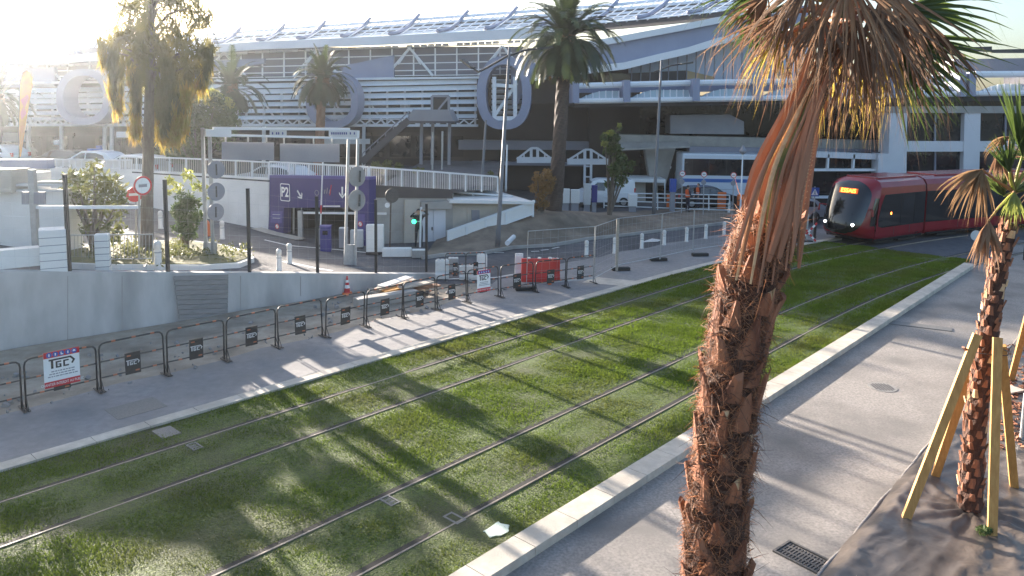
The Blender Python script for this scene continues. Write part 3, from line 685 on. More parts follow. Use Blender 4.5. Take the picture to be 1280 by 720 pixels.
DEAD = [(1090, 10, 4.75, 1130, 120, 4.7, .82, 1.5, .5, 34), (1120, 5, 5.0, 1160, 110, 5.0, .85, 1.3, .5, 34), (1070, 25, 4.65, 1060, 150, 4.6, .72, 1.3, .7, 34), (1030, 20, 4.7, 1010, 130, 4.65, .62, 1.5, .8, 30),
        (985, 15, 4.8, 930, 100, 4.75, .62, 1.3, .5, 30), (1000, 30, 5.2, 960, 130, 5.25, .5, 1.4, .6, 28), (1100, 30, 5.25, 1120, 140, 5.3, .72, 1.5, .6, 34), (1140, 25, 5.2, 1180, 120, 5.2, .6, 1.2, .4, 26),
        (1050, 40, 5.35, 1050, 150, 5.4, .66, 1.6, .7, 30), (960, -5, 5.0, 905, 70, 5.0, .5, 1.2, .7, 24), (1105, -20, 4.8, 1150, 90, 4.75, .8, 1.4, .6, 34), (1080, 50, 4.85, 1090, 150, 4.8, .6, 1.2, .8, 30),
        (1015, -25, 4.75, 965, 60, 4.7, .7, 1.6, .7, 32), (1060, -30, 4.6, 1075, 70, 4.55, .75, 1.8, .7, 36)]
for a in DEAD: a = list(a); a[6] *= .9; a[9] = int(a[9]*1.0); pfan(*a, random.choice(('dead_leaf', 'dead_leaf', 'dead_leaf_grey', 'dead_leaf_dark')), random.uniform(.017, .025))
for a in [(1105, 60, 5.05, 1115, 150, 5.05, .42, 1.1, .7, 26), (1045, 70, 5.1, 1040, 150, 5.1, .4, 1.2, .7, 24), (975, 45, 5.1, 950, 110, 5.1, .36, 1.2, .6, 22), (1075, 85, 4.9, 1085, 160, 4.9, .36, 1.0, .8, 20)]:
    pfan(*a, 'yellow_leaf', .018)
for a in [(1120, 45, 5.1, 1200, 90, 5.15, .72, 1.0, .12, 20), (1130, 10, 5.0, 1225, 25, 5.05, .6, 1.2, .3, 22), (1110, 60, 5.2, 1160, 140, 5.25, .66, .8, .1, 16)]:
    pfan(*a, 'fan_green', .034, .6, .12)
for a in [(965, 15, 5.05, 905, 45, 5.05, .34, 1.4, .5, 18), (950, -10, 5.1, 890, -5, 5.1, .4, 1.5, .4, 18), (985, 40, 5.15, 925, 75, 5.15, .3, 1.2, .7, 16)]:
    pfan(*a, 'fan_green', .024)
for i in range(10):                                   # living fans above the picture
    az = i*.628; d = Vector((math.cos(az), math.sin(az), random.uniform(.35, 1.4))).normalized(); h = CR + d*.65
    fan_leaf(h, d, d.cross(Vector((0, 0, 1))), .8, 2.4, .25, 30, M['fan_green'], 'frond', pl, .04, False, CR, .018, .5, .1, 0, .2, M['petiole_green'])

# ------------------------------------------------------------------ young staked palm on the right
def staked_palm(base, ax_px, Yd, label, crown, fans, loc_rad=.2, dens=150):
    t = thing('young_palm', label, 'palm tree', base); P = [Vector(base)] + [DP(x, y, Yd) for x, y in ax_px]; R0 = [loc_rad*1.05] + [loc_rad*(1-.38*i/len(ax_px)) for i in range(len(ax_px))]
    tr = rough_trunk('trunk', P, [r*.85 for r in R0], M['palm_core'], t, 14, .07, 6); mb = MB()
    L = [(P[i+1]-P[i]).length for i in range(len(P)-1)]; tot = sum(L)
    for i in range(dens):
        s = tot*(i+.5)/dens; k = 0
        while k < len(L)-1 and s > L[k]: s -= L[k]; k += 1
        f = s/L[k]; p = P[k].lerp(P[k+1], f); d = (P[k+1]-P[k]).normalized(); r = R0[k]*(1-f)+R0[k+1]*f; a = i*2.39996+random.uniform(-.3, .3)
        x = (Vector((1, 0, 0))-d*d.x).normalized(); y = d.cross(x); o = x*math.cos(a)+y*math.sin(a); sd = d.cross(o); wd = random.uniform(.08, .14); hh = random.uniform(.1, .17); b = p+o*r*.8; e = b+d*hh+o*random.uniform(.0, .045)
        mb.mi = 1 if random.random() < .15 else 0
        mb.add([b-sd*wd/2, b+sd*wd/2, b+o*.03, e-sd*wd*.28, e+sd*wd*.28, e+o*.025], [(0, 2, 5, 3), (2, 1, 4, 5), (3, 5, 4), (0, 3, 4, 1)])
    mb.build('leaf_bases', [M['palm_boot'], M['boot_cut']], tr)
    return t
B2 = Vector((PALM2.x, PALM2.y, .1))
p2 = staked_palm(B2, ((1216, 570), (1222, 500), (1233, 430), (1243, 365), (1252, 320), (1262, 278)), 11.8, 'young fan palm held by timber props, with limp brown leaves and green top', None, None, .19, 190)
C2 = DP(1268, 240, 11.8)
def fan2(hx, hy, hY, tx, ty, tY, L, spread, droop, n, m, w=.04, gmin=.5, pet=True, tilt=(0, 1, .1)):
    hub = DP(hx, hy, hY); a = DP(tx, ty, tY)-hub; s = a.cross(Vector(tilt))
    fan_leaf(hub, a, s, L, spread, droop, n, M[m], 'frond', p2, w, True, C2 if pet else None, .02, gmin, .12, 0, .2, M['dry_leaf'] if m != 'fan_green' else M['leaf_lime'])
fan2(1278, 195, 11.8, 1276, 110, 11.8, 1.15, .5, .05, 18, 'fan_green', .07, .7)
fan2(1290, 200, 11.7, 1310, 130, 11.6, 1.1, .9, .2, 20, 'fan_green', .06)
fan2(1262, 215, 11.6, 1250, 150, 11.5, .6, .9, .3, 18, 'fan_green', .05)
fan2(1268, 240, 11.5, 1262, 290, 11.4, .5, 1.3, .4, 20, 'leaf_lime', .05)
fan2(1255, 245, 12.0, 1235, 200, 12.1, .5, 1.2, .4, 20, 'fan_green', .05)
fan2(1228, 212, 11.6, 1205, 255, 11.5, .85, 1.7, .6, 30, 'dry_leaf', .06)
fan2(1236, 276, 11.5, 1228, 335, 11.5, .75, .9, .35, 26, 'dead_leaf', .07)
fan2(1262, 172, 11.7, 1225, 185, 11.6, .5, .7, .8, 12, 'dry_leaf', .045)
fan2(1250, 190, 11.9, 1240, 240, 11.9, .45, .8, .7, 14, 'dead_leaf', .05)
for i in range(6):
    az = i*1.047; d = Vector((math.cos(az)+.9, math.sin(az), random.uniform(.2, 1.2))).normalized(); h = C2 + Vector((.55, 0, .1)) + d*.5
    fan_leaf(h, d, d.cross(Vector((0, 0, 1))), .9, 2.2, .25, 24, M['fan_green'], 'frond', p2, .05, False, C2, .02, .5, .1, 0, .2, M['petiole_green'])
def props(name, label, feet, tops, grp='timber palm props'):
    t = thing(name, label, 'tree stake', feet[0], 0, grp)
    for a, b in zip(feet, tops):
        mb = MB(); d = (b-a).normalized(); mb.bar(a-d*.05, b, .125, .085, Vector((.3, .8, .2))); mb.build('prop', M['timber'], t)
    c = sum(tops, Vector())/len(tops) - Vector((0, 0, .18)); mb = MB()
    mb.tube([c + Vector((math.cos(k/20*6.283)*.27, math.sin(k/20*6.283)*.27, .01*math.sin(k))) for k in range(21)], .007, 5); mb.build('wire_tie', M['black'], t)
    return t
A1 = G(1131, 652, .06)
props('palm_props', 'four leaning yellow timber props tied round the young palm trunk', [A1, G(1240, 672, .06), G(1268, 612, .06), G(1168, 598, .06)],
      [DP(1222, 418, 11.62), DP(1247, 422, 11.55), DP(1252, 432, 11.95), DP(1226, 424, 12.0)])
mb = MB(); st = DP(1204, 434, 11.6); mb.bar(st, st+Vector((.12, .05, -.09)), .05, .03); mb.build('wire_knot', M['petiole_brown'], p2)
# the next staked palm, cut by the right edge of the picture
B3 = G(1302, 500, .1); Y3 = B3.y
p3 = staked_palm(B3, ((1304, 470), (1306, 420), (1309, 330), (1312, 240)), Y3, 'next staked palm trunk just behind, cut off by the right edge', None, None, .19, 110)
C3 = DP(1314, 225, Y3)
for i in range(14):
    az = i*2.4; d = Vector((math.cos(az), math.sin(az), random.uniform(-.3, 1.2))).normalized()
    fan_leaf(C3+d*.5, d, d.cross(Vector((0, 0, 1.01))), .75, 2.0, .4, 18, M['fan_green'] if i % 3 else M['dry_leaf'], 'frond', p3, .06, False, C3, .02, .5, .1, 0, .2, M['petiole_green'])
props('palm_props', 'timber props of the next palm, cut off by the right edge', [G(1263, 478, .05), G(1330, 470, .05), G(1335, 520, .05)], [DP(1296, 352, Y3-.1), DP(1312, 350, Y3), DP(1313, 355, Y3-.2)])
mb = MB(); gp = G(1277, 553, .05); mb.tube([gp, gp+Vector((0, 0, 1.0))], .045, 10); mb.lathe(gp+Vector((0, 0, -.01)), [(.09, 0), (.09, .02), (.05, .025)])
tag(mb.build('steel_post', M['galv']), 'short grey steel post at the right edge, behind the timber props', 'post')
# loose bark and wood chips on the fabric
ch = MB()
for i in range(160):
    p = G(random.uniform(1250, 1280), random.uniform(430, 560), .14); ch.box(p, (random.uniform(.03, .12), random.uniform(.03, .08), .02), random.uniform(0, 3), Euler((random.uniform(-.5, .5), random.uniform(-.5, .5), random.uniform(0, 3))).to_matrix())
tag(ch.build('wood_chips', M['palm_boot']), 'scattered brown husk chips on the fabric at the right edge', 'debris', None, 'stuff')
mb = MB(); p = G(1263, 487, .16); mb.box(p, (.5, .35, .04), .4); tag(mb.build('stone_slab', M['kerb']), 'pale flat slab lying on the fabric behind the timber props', 'slab')
wd_ = G(1228, 668, .13); t = thing('weed', 'small green weed growing at the foot of the front timber prop', 'plant', wd_)
leaf_mass('leaves', [(wd_+Vector((0, 0, .06)), .09), (wd_+Vector((.1, .02, .05)), .06)], 140, .035, M['leaf_green'], t)
# ------------------------------------------------------------------ airport terminal
tb = thing('terminal_building', 'large grey and white terminal building with slatted curved roof filling the background', 'building', (0, 58, 0))
PA1 = Plane((0, 58), (-1, .06)); PD1 = Plane((0, 58.6), (1, 0)); PC1 = Plane((0, 54), (1, 0.0)); PB1 = Plane((0, 52), (1, 0))
def slab(mb, pl_, px, o0=0., th=.3):
    mb.prism([pl_.f(x, y, o0) for x, y in px], -pl_.n*th)
def lerp1(tab, x):
    for (x0, y0), (x1, y1) in zip(tab, tab[1:]):
        if x <= x1 or (x1, y1) == tab[-1]: return y0 + (y1-y0)*(x-x0)/(x1-x0)
def tpart(name, m, fn, parent=None, smooth=False):
    mb = MB(); fn(mb); return mb.build(name, M[m], parent or tb, smooth)
# dark inner hall behind the slats and the lower storeys
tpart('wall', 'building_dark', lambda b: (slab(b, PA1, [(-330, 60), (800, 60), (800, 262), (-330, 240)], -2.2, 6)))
tpart('wall', 'building_brown', lambda b: [slab(b, PA1, [(x, 166), (x+46, 166), (x+46, 198), (x, 198)], -1.9, .25) for x in range(-140, 520, 62)])
tpart('window_band', 'cladding_grey', lambda b: slab(b, PA1, [(-330, 62), (660, 58), (660, 92), (-330, 100)], -.9, .3))
# louvred middle storey
LV = [((50, 110), (600, 98.5), 6.9), ((50, 117), (600, 106), 6.9), ((50, 123.5), (600, 114.5), 7.2), ((50, 131), (600, 124), 6.4), ((50, 138.5), (600, 133.5), 6.0), ((50, 146), (600, 142.5), 5.6)]
def louv(b):
    for (a, ya), (c, yc), h in LV:
        s = (yc-ya)/(c-a)
        for x0, x1 in ((-330, 540), (562, 596)) if ya > 128 else ((-330, 596),):
            p = [PA1.f(x0, ya+s*(x0-a), .15), PA1.f(x1, ya+s*(x1-a), .15), PA1.f(x1, ya+h*.86+s*(x1-a), .42), PA1.f(x0, ya+h*.86+s*(x0-a), .42)]
            b.prism(p, -PA1.n*.06)
tpart('louvres', 'slat_white', louv)
def struts(b):
    for i, x in enumerate(range(-330, 600, 22)):
        if 540 < x < 562: continue
        b.bar(PA1.f(x, 112, -.35), PA1.f(x, 158, -.35), .14)
        if i % 2 == 0: b.bar(PA1.f(x, 128, -.5), PA1.f(x+20, 157, -.5), .12)
tpart('louvre_posts', 'beam_white', struts)
tpart('beam', 'beam_white', lambda b: (slab(b, PA1, [(-330, 153.5), (597, 155.5), (597, 158.5), (-330, 157.5)], .6, .5), slab(b, PA1, [(-330, 149), (597, 148.6), (597, 149.6), (-330, 150)], .5, .3)))
def bott(b):
    for x in range(-330, 590, 13): b.bar(PA1.f(x, 150, .35), PA1.f(x+6.5, 155.5, .35), .1); b.bar(PA1.f(x+13, 150, .35), PA1.f(x+6.5, 155.5, .35), .1)
tpart('truss', 'beam_white', bott)
# pale things seen through the slats
tpart('pale_hall_panels', 'light_grey', lambda b: [slab(b, PA1, [(x, y), (x+w, y), (x+w, y+5), (x, y+5)], -1.2, .2) for x, y, w in ((445, 128, 38), (350, 132, 22), (290, 120, 30), (240, 130, 26), (110, 135, 20), (500, 130, 12))])
# walkway truss under the roof
def rails(b):
    for y0, y1 in ((72, 55), (80, 66), (88, 76.5), (95, 86), (99, 93)):
        b.bar(PA1.f(-330, y0+(y0-y1)*.8, -.2), PA1.f(640, y1, -.2), .075)
    for x in range(-320, 640, 27): b.bar(PA1.f(x, lerp1([(-330, 80), (640, 58)], x), -.22), PA1.f(x, lerp1([(-330, 104), (640, 94)], x), -.22), .1)
tpart('walkway_rail', 'beam_white', rails)
def diag(b):
    for x in range(-300, 640, 116):
        yt, yb = lerp1([(-330, 80), (640, 57)], x), lerp1([(-330, 105), (640, 93)], x)
        for dx in (-29, 29): b.tube([PA1.f(x, yt, .05), PA1.f(x+dx, yb, .05)], .1, 6)
        for dx in (-7, 7): b.tube([PA1.f(x, yt, .05), PA1.f(x+dx*2, yb-14, .05)], .06, 5)
tpart('truss', 'beam_white', diag)
for q in ([(430, 82), (492, 69), (492, 97), (424, 102)], [(-330, 92), (68, 84), (68, 108), (-330, 118)], [(170, 80), (330, 73), (330, 79), (295, 84), (170, 102)]): tpart('cladding_panel', 'cladding_blue', lambda b: slab(b, PA1, q, .25, .4))
tpart('floor_edge', 'slat_white', lambda b: slab(b, PA1, [(-330, 106), (600, 95.5), (600, 98), (-330, 109.5)], .5, .5))
# eaves band and slatted roof with curved ribs
FB = [(-330, 82), (62, 80), (320, 62), (480, 56), (640, 49), (720, 46)]
FT = [(-330, 77), (62, 72), (320, 52.5), (480, 45.5), (640, 37), (720, 32)]
def eaves(b):
    for (x0, y0), (x1, y1) in zip(FT, FT[1:]):
        b.prism([PA1.f(x0, y0, .3), PA1.f(x1, y1, .3), PA1.f(x1, lerp1(FB, x1), .9), PA1.f(x0, lerp1(FB, x0), .9)], -PA1.n*.25)
tpart('eaves', 'roof_fascia', eaves)
def soff(b):
    for i, x in enumerate(range(-320, 700, 9)):
        if i % 7: b.prism([PA1.f(x, lerp1(FB, x)+1.5, .2), PA1.f(x+7.5, lerp1(FB, x+7)+1.5, .2), PA1.f(x+7.5, lerp1(FB, x+7)+4.5, .1), PA1.f(x, lerp1(FB, x)+4.5, .1)], -PA1.n*.15)
tpart('soffit_panel', 'beam_white', soff)
RB = [(62, 72), (160, 62), (320, 52), (480, 45), (640, 36), (720, 31), (800, 24), (900, 14)]
RTp = [(93, 51), (191, 45), (354, 32.5), (517, 20.5), (680, 8.5), (763, 2), (845, -6), (950, -15)]
RBX, RTX = [q[0] for q in RB], [q[0] for q in RTp]
def roofp(u, w):                                     # u along bottom x, w 0..1 up the slope
    xt = lerp1(list(zip(RBX, RTX)), u); a = PA1.f(u, lerp1(RB, u), .1); c = PA1.f(xt, lerp1(RTp, xt), -7)
    p = a.lerp(c, w); p.z -= .45*math.sin(math.pi*w); return p
UX = np.linspace(62, 895, 40)
def roofsheet(b):
    for i in range(39):
        for j in range(8): b.face([roofp(UX[i], j/8)-Vector((0, 0, .6)), roofp(UX[i+1], j/8)-Vector((0, 0, .6)), roofp(UX[i+1], (j+1)/8)-Vector((0, 0, .6)), roofp(UX[i], (j+1)/8)-Vector((0, 0, .6))])
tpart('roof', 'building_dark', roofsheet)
def roofsl(b):
    for j in range(7):
        w0 = (j+.12)/7; w1 = w0 + .4/7
        for i in range(39): b.prism([roofp(UX[i], w0), roofp(UX[i+1], w0), roofp(UX[i+1], w1)+Vector((0, 0, .03)), roofp(UX[i], w1)+Vector((0, 0, .03))], (0, 0, -.05))
tpart('roof_slats', 'roof_slat', roofsl)
RIBX = [95, 150, 210, 268, 322, 372, 427, 487, 547, 607, 668, 730, 797, 860]
for x in RIBX:
    mb = MB(); mb.tube([roofp(x, k/10*.98)+Vector((0, 0, .16)) for k in range(11)], .15, 8); mb.build('rib', M['cladding_blue'], tb, True)
def raft(b):
    for x in np.arange(80, 890, 13): b.bar(roofp(x, .02)-Vector((0, 0, .1)), roofp(x, .98)-Vector((0, 0, .1)), .07)
tpart('rafters', 'slat_white', raft)
# thick rounded ring frames standing out of the slats
def ring_frame(cx, cy, rx, ry, wpx, o0=2.6, th=1.8, grid=False):
    def curve(f):
        out = []
        for k in range(36):
            a = 2*math.pi*k/36; c, s = math.cos(a), math.sin(a); e = .82
            out.append((cx + f[0]*math.copysign(abs(c)**e, c), cy - f[1]*math.copysign(abs(s)**(.8 if s < 0 else 1.0), s)))
        return out
    A, B = curve((rx, ry)), curve((rx-wpx, ry-wpx*.95)); n = 36; mb = MB()
    vs = [PA1.f(*q, o0) for q in A] + [PA1.f(*q, o0) for q in B]; vs += [v - PA1.n*th for v in vs]
    fs = []
    for k in range(n):
        j = (k+1) % n; fs += [(k, j, n+j, n+k), (2*n+k, 3*n+k, 3*n+j, 2*n+j), (k, 2*n+k, 2*n+j, j), (n+k, n+j, 3*n+j, 3*n+k)]
    mb.add(vs, fs); o = mb.build('ring_frame', M['cladding_blue'], tb, False)
    if grid:
        m2 = MB(); cxx = cx+1
        for x in (cx-12, cx+14): m2.bar(PA1.f(x, cy-20, 2.2), PA1.f(x, cy+34, 2.2), .28)
        m2.bar(PA1.f(cx-12, cy+32, 2.2), PA1.f(cx+16, cy+32, 2.2), .3); m2.bar(PA1.f(cx-12, cy+29, 2.2), PA1.f(cx+16, cy-12, 2.0), .22)
        m2.bar(PA1.f(cx-12, cy-10, 2.2), PA1.f(cx+14, cy-8, 2.2), .25); m2.build('ladder_frame', M['beam_white'], o)
        m3 = MB()
        for k in range(8): m3.prism([PA1.f(cx-16, cy-17+k*6.6, .9), PA1.f(cx+22, cy-17+k*6.6, .9), PA1.f(cx+22, cy-13.4+k*6.6, .6), PA1.f(cx-16, cy-13.4+k*6.6, .6)], (0, 0, -.05))
        m3.build('louvres', M['slat_white'], o)
    return o
ring_frame(104, 121, 34, 35, 9); ring_frame(415, 125, 33, 35, 9); ring_frame(630, 116, 34, 46, 11, grid=True); ring_frame(-120, 130, 30, 32, 8)
# swooping wing on the right
tpart('wing', 'cladding_blue', lambda b: slab(b, PD1, [(638, 76), (700, 58), (770, 49), (850, 34), (900, 24), (1010, 6), (1010, 44), (940, 41), (895, 52), (860, 63), (825, 71), (780, 82), (700, 91), (668, 97), (655, 112), (648, 130), (640, 135)], 2.2, 2.0))
def wtrim(b):
    for ln, w in (([(690, 63), (770, 50), (850, 35), (900, 25), (1000, 8)], .45), ([(668, 97), (700, 91.5), (780, 82.5), (825, 71.5), (860, 63.5), (895, 52.5), (940, 41.5)], .5)):
        P = [PD1.f(x, y, 2.45) for x, y in ln]
        for a, c in zip(P, P[1:]): b.bar(a, c, .5, w)
tpart('wing_trim', 'beam_white', wtrim)
tpart('recess', 'building_brown', lambda b: slab(b, PD1, [(655, 112), (668, 97), (700, 91), (790, 80), (790, 126), (648, 130)], -.4, 1))
tpart('curtain_wall', 'glass_sky', lambda b: slab(b, PD1, [(786, 80), (825, 71), (860, 63), (895, 52), (940, 41), (1010, 44), (1010, 112), (786, 112)], .2, .3))
tpart('cables', 'cladding_grey', lambda b: [b.tube([PD1.f(x, lerp1([(780, 84), (860, 66), (940, 45), (1010, 46)], x), 1.2), PD1.f(x-1, 108, 1.2)], .045, 5) for x in np.arange(790, 1000, 11.5)])
tpart('plant_room', 'building_brown', lambda b: slab(b, PD1, [(778, 92), (857, 88), (857, 108), (778, 110)], 1.0, .5))
tpart('lit_wall', 'sunlit_ochre', lambda b: slab(b, PD1, [(858, 88), (893, 96), (893, 108), (858, 108)], .95, .4))  # sunlit end of the brown block, its warm light painted as colour
def dome(b): 
    P = [PD1.f(772 + 21*math.cos(a), 110-19*math.sin(a), 1.1) for a in np.linspace(0, math.pi, 12)]; b.prism(P, -PD1.n*.4)
tpart('glass_dome', 'glass_dark', dome)
# long canopy with blue fins and curved glass
FIN = [720, 784, 871, 950, 1040, 1125]
def tubes(b):
    b.tube([PC1.f(718, 107.5, .8), PC1.f(870, 103.5, .8), PC1.f(1214, 98, .8)], .22, 8); b.tube([PC1.f(718, 126.5, 1.4), PC1.f(950, 123, 1.4), PC1.f(1214, 117, 1.4)], .2, 8)
    b.tube([PC1.f(1218, 93, .8), PC1.f(1420, 92, .8)], .24, 8); b.tube([PC1.f(1218, 117, 1.4), PC1.f(1420, 115, 1.4)], .2, 8)
tpart('canopy_beam', 'beam_white', tubes)
for x in FIN + [1204, 1216, 1300]:
    yt, yb = lerp1([(700, 102), (1300, 88)], x), lerp1([(700, 129), (1300, 119)], x)
    mb = MB(); mb.prism([PC1.f(x-4, yt, 1.9), PC1.f(x+4, yt, 1.9), PC1.f(x+4, yb, 1.9), PC1.f(x-4, yb, 1.9)], -PC1.n*3.5); mb.build('fin', M['cladding_blue'], tb)
def arcs(b, o, bay):
    for x0, x1 in (bay,):
        yb = lerp1([(700, 126.5), (1300, 116.5)], (x0+x1)/2); n = 10; r0 = 12 
        for k in range(int((x1-x0-6)/8)):
            xa, xb = x0+5+k*8.2, x0+5+(k+1)*8.2
            if xb > x1-3: break
            ha, hb = (min(1, math.sin(min(1, (xa-x0)/38)*1.57)), min(1, math.sin(min(1, (xb-x0)/38)*1.57)))
            if o == 0: b.prism([PC1.f(xa, yb, 1.0), PC1.f(xb-1, yb, 1.0), PC1.f(xb-1, yb-12*hb, .4), PC1.f(xa, yb-12*ha, .4)], (0, .06, 0))
            else: b.tube([PC1.f(xb-.5, yb, 1.02), PC1.f(xb-.5, yb-12*hb, .42)], .05, 4)
XS_ = FIN + [1200]
for bay in list(zip(XS_, XS_[1:])) + [(1218, 1298), (1302, 1400)]:
    o = tpart('canopy_glass', 'canopy_glass', lambda b: arcs(b, 0, bay)); tpart('glazing_bars', 'beam_white', lambda b: arcs(b, 1, bay), o)
tpart('canopy_back', 'cladding_blue', lambda b: slab(b, PC1, [(722, 108), (1210, 100), (1210, 112), (722, 116)], -.6, .3))
tpart('canopy_roof', 'building_dark', lambda b: b.prism([PC1.f(718, 128, 1.3), PC1.f(1420, 117, 1.3), PC1.f(1420, 117, 1.3)+Vector((0, 12, .2)), PC1.f(718, 128, 1.3)+Vector((0, 12, .2))], (0, 0, -.35)))
# lower right storeys behind: dark glass, beams, slanting piers
tpart('wall', 'glass_dark', lambda b: slab(b, PD1, [(560, 120), (1480, 118), (1480, 300), (560, 262)], -3, 1))
tpart('mullions', 'grey_panel', lambda b: [slab(b, PD1, [(x, 130), (x+1.6, 130), (x+1.6, 250), (x, 250)], -2.6, .2) for x in range(580, 740, 21)])
tpart('beam', 'cladding_grey', lambda b: (slab(b, PD1, [(573, 175), (736, 177), (736, 187.5), (573, 187)], -.5, 1.2), slab(b, PD1, [(590, 202), (736, 204), (736, 208), (590, 206)], -.3, 1.0)))
tpart('reflected_rails', 'beam_white', lambda b: [slab(b, PD1, [(650, y), (738, y), (738, y+3.6), (650, y+3.6)], -1.8, .2) for y in (139, 144.5, 151)])
for x in (36, 77, 131, 140, 240, 330, 455): tpart('column', 'light_grey', lambda b: b.bar(PA1.f(x, 157, 1.2), PA1.f(x-.6, 212, 1.2), .22))
for x0, x1, y0, y1, m in ((145, 160, 164.5, 172, 'white_sign'), (67, 73, 175, 181, 'white_sign'), (120, 126, 182, 189, 'blue_sign'), (398, 462, 173.5, 180, 'light_grey'), (4, 32, 166, 177, 'concrete')):
    tpart('sign_panel', m, lambda b: slab(b, PA1, [(x0, y0), (x1, y0), (x1, y1), (x0, y1)], 1.4, .15))
tpart('lower_windows', 'glass_dark', lambda b: [slab(b, PA1, [(x, 170), (x+26, 170), (x+26, 196), (x, 196)], -1.6, .15) for x in range(-140, 560, 33)])
tpart('pier', 'building_dark', lambda b: slab(b, PD1, [(736, 128), (776, 128), (776, 256), (738, 256)], 0, 3))
tpart('spandrel', 'concrete', lambda b: slab(b, PC1, [(774, 168), (1112, 176), (1112, 189), (774, 180)], -1.2, 1.5))
tpart('plant_screen', 'grey_panel', lambda b: slab(b, PC1, [(838, 144), (912, 143), (930, 152), (930, 168), (838, 167)], -1.4, 2))
tpart('spandrel', 'cladding_grey', lambda b: slab(b, PC1, [(862, 183), (1112, 187), (1112, 195), (862, 192)], -.8, 1.0))
tpart('beam', 'beam_white', lambda b: (slab(b, PC1, [(838, 208), (1112, 211), (1112, 214), (838, 211)], -1.0, .5), slab(b, PC1, [(835, 226), (1112, 226), (1112, 228), (835, 228)], -1.3, .4)))
for a, b_, c, d in ((806, 826, 816, 838), ):
    mb = MB(); slab(mb, PC1, [(a, 184), (845, 184), (832, 232), (814, 232)], -1.0, 1.0); mb.build('pier', M['concrete'], tb)
mb = MB(); slab(mb, PC1, [(846, 188), (853, 188), (838, 232), (832, 232)], -.95, .6); mb.build('pier', M['black'], tb)
tpart('awning', 'concrete', lambda b: b.prism([PC1.f(776, 178, -.2), PC1.f(860, 176, -.2), PC1.f(862, 182.5, .6), PC1.f(776, 186, .6)], (0, 0, -.12)))
# clad block on the right, behind the tram
tpart('cladding', 'cladding_white', lambda b: (slab(b, PB1, [(1113, 141), (1134, 141), (1132, 300), (1106, 300)], 0, 1.5), slab(b, PB1, [(1206, 140), (1226, 140), (1222, 300), (1202, 300)], 0, 1.5), slab(b, PB1, [(1290, 140), (1312, 140), (1312, 300), (1288, 300)], 0, 1.5),
      *[slab(b, PB1, [(x0, 176.5), (x1, 176.5), (x1, 189.5), (x0, 189.5)], -.06, 1.4) for x0, x1 in ((1133, 1205), (1224, 1289), (1312, 1420))],
      *[slab(b, PB1, [(x0, 221), (x1, 221), (x1, 300), (x0, 300)], -.06, 1.4) for x0, x1 in ((1132, 1203), (1223, 1288), (1312, 1420))]))
tpart('lintel', 'concrete', lambda b: slab(b, PB1, [(1112, 133), (1440, 132), (1440, 142), (1112, 141)], .06, 1.6))
for x0, x1 in ((1133, 1206), (1225, 1290), (1312, 1420)):
    for y0, y1 in ((142, 177), (189.5, 221)):
        w = tpart('window', 'glass_dark', lambda b: slab(b, PB1, [(x0, y0), (x1, y0), (x1, y1), (x0, y1)], -.45, .2))
        tpart('mullion', 'cladding_grey', lambda b: slab(b, PB1, [((x0+x1)/2-1, y0), ((x0+x1)/2+1, y0), ((x0+x1)/2+.5, y1), ((x0+x1)/2-1.5, y1)], -.3, .1), w)
tpart('cladding', 'cladding_white', lambda b: slab(b, PB1, [(1000, 188.5), (1112, 193), (1108, 200), (1000, 196)], -.3, 1))
tpart('cladding', 'cladding_white', lambda b: slab(b, PB1, [(1098, 192), (1112, 192), (1106, 300), (1096, 300)], .03, 1))
tpart('window_frame', 'beam_white', lambda b: (slab(b, PB1, [(1003, 211), (1100, 211), (1100, 214), (1003, 214)], -.3, .4), slab(b, PB1, [(1035, 193), (1037, 193), (1036, 212), (1034, 212)], -.3, .3), slab(b, PB1, [(1067, 193), (1069, 193), (1068, 212), (1066, 212)], -.3, .3), slab(b, PB1, [(1016, 245), (1100, 245), (1100, 248), (1016, 248)], -.3, .3)))
tpart('wall', 'glass_dark', lambda b: slab(b, PB1, [(985, 190), (1110, 190), (1108, 300), (985, 300)], -1.2, .4))
tpart('roof_parapet', 'cladding_grey', lambda b: slab(b, PC1, [(1192, 74), (1440, 70), (1440, 90), (1192, 90)], -2.5, 3))
tpart('roof_mast', 'black_metal', lambda b: (slab(b, PC1, [(1198, 56), (1213, 58), (1213, 63), (1198, 60)], -3, .3), slab(b, PC1, [(1210, 59), (1240, 58), (1240, 65), (1210, 63)], -3, .3), slab(b, PC1, [(1240, 62), (1330, 60), (1330, 66), (1240, 66)], -3, .3)))
# entrance gables on slim towers
for cx, w in ((668, 22), (735, 26)):
    mb = MB(); y = 200 if cx < 700 else 202
    P = lambda x, y: PC1.f(x, y, -2.0)
    mb.bar(P(cx-w, y), P(cx+w, y), .3, .42); 
    for sg in (-1, 1): mb.bar(P(cx+sg*w, y-1), P(cx+sg*4, y-15), .14); mb.bar(P(cx+sg*4, y), P(cx+sg*4, y-15), .2); mb.bar(P(cx+sg*13, y), P(cx+sg*13, y-9), .1)
    mb.bar(P(cx-4, y-15), P(cx+4, y-15), .14); g = mb.build('gable_truss', M['cladding_white'], tb)
mb = MB(); 
for x in (731, 739): mb.bar(PC1.f(x, 202, -1.9), PC1.f(x-1, 262, -1.9), .17)
for k in range(4): mb.bar(PC1.f(731, 208+k*13, -1.9), PC1.f(739, 208+k*13, -1.9), .1)
mb.build('lattice_post', M['cladding_white'], tb)
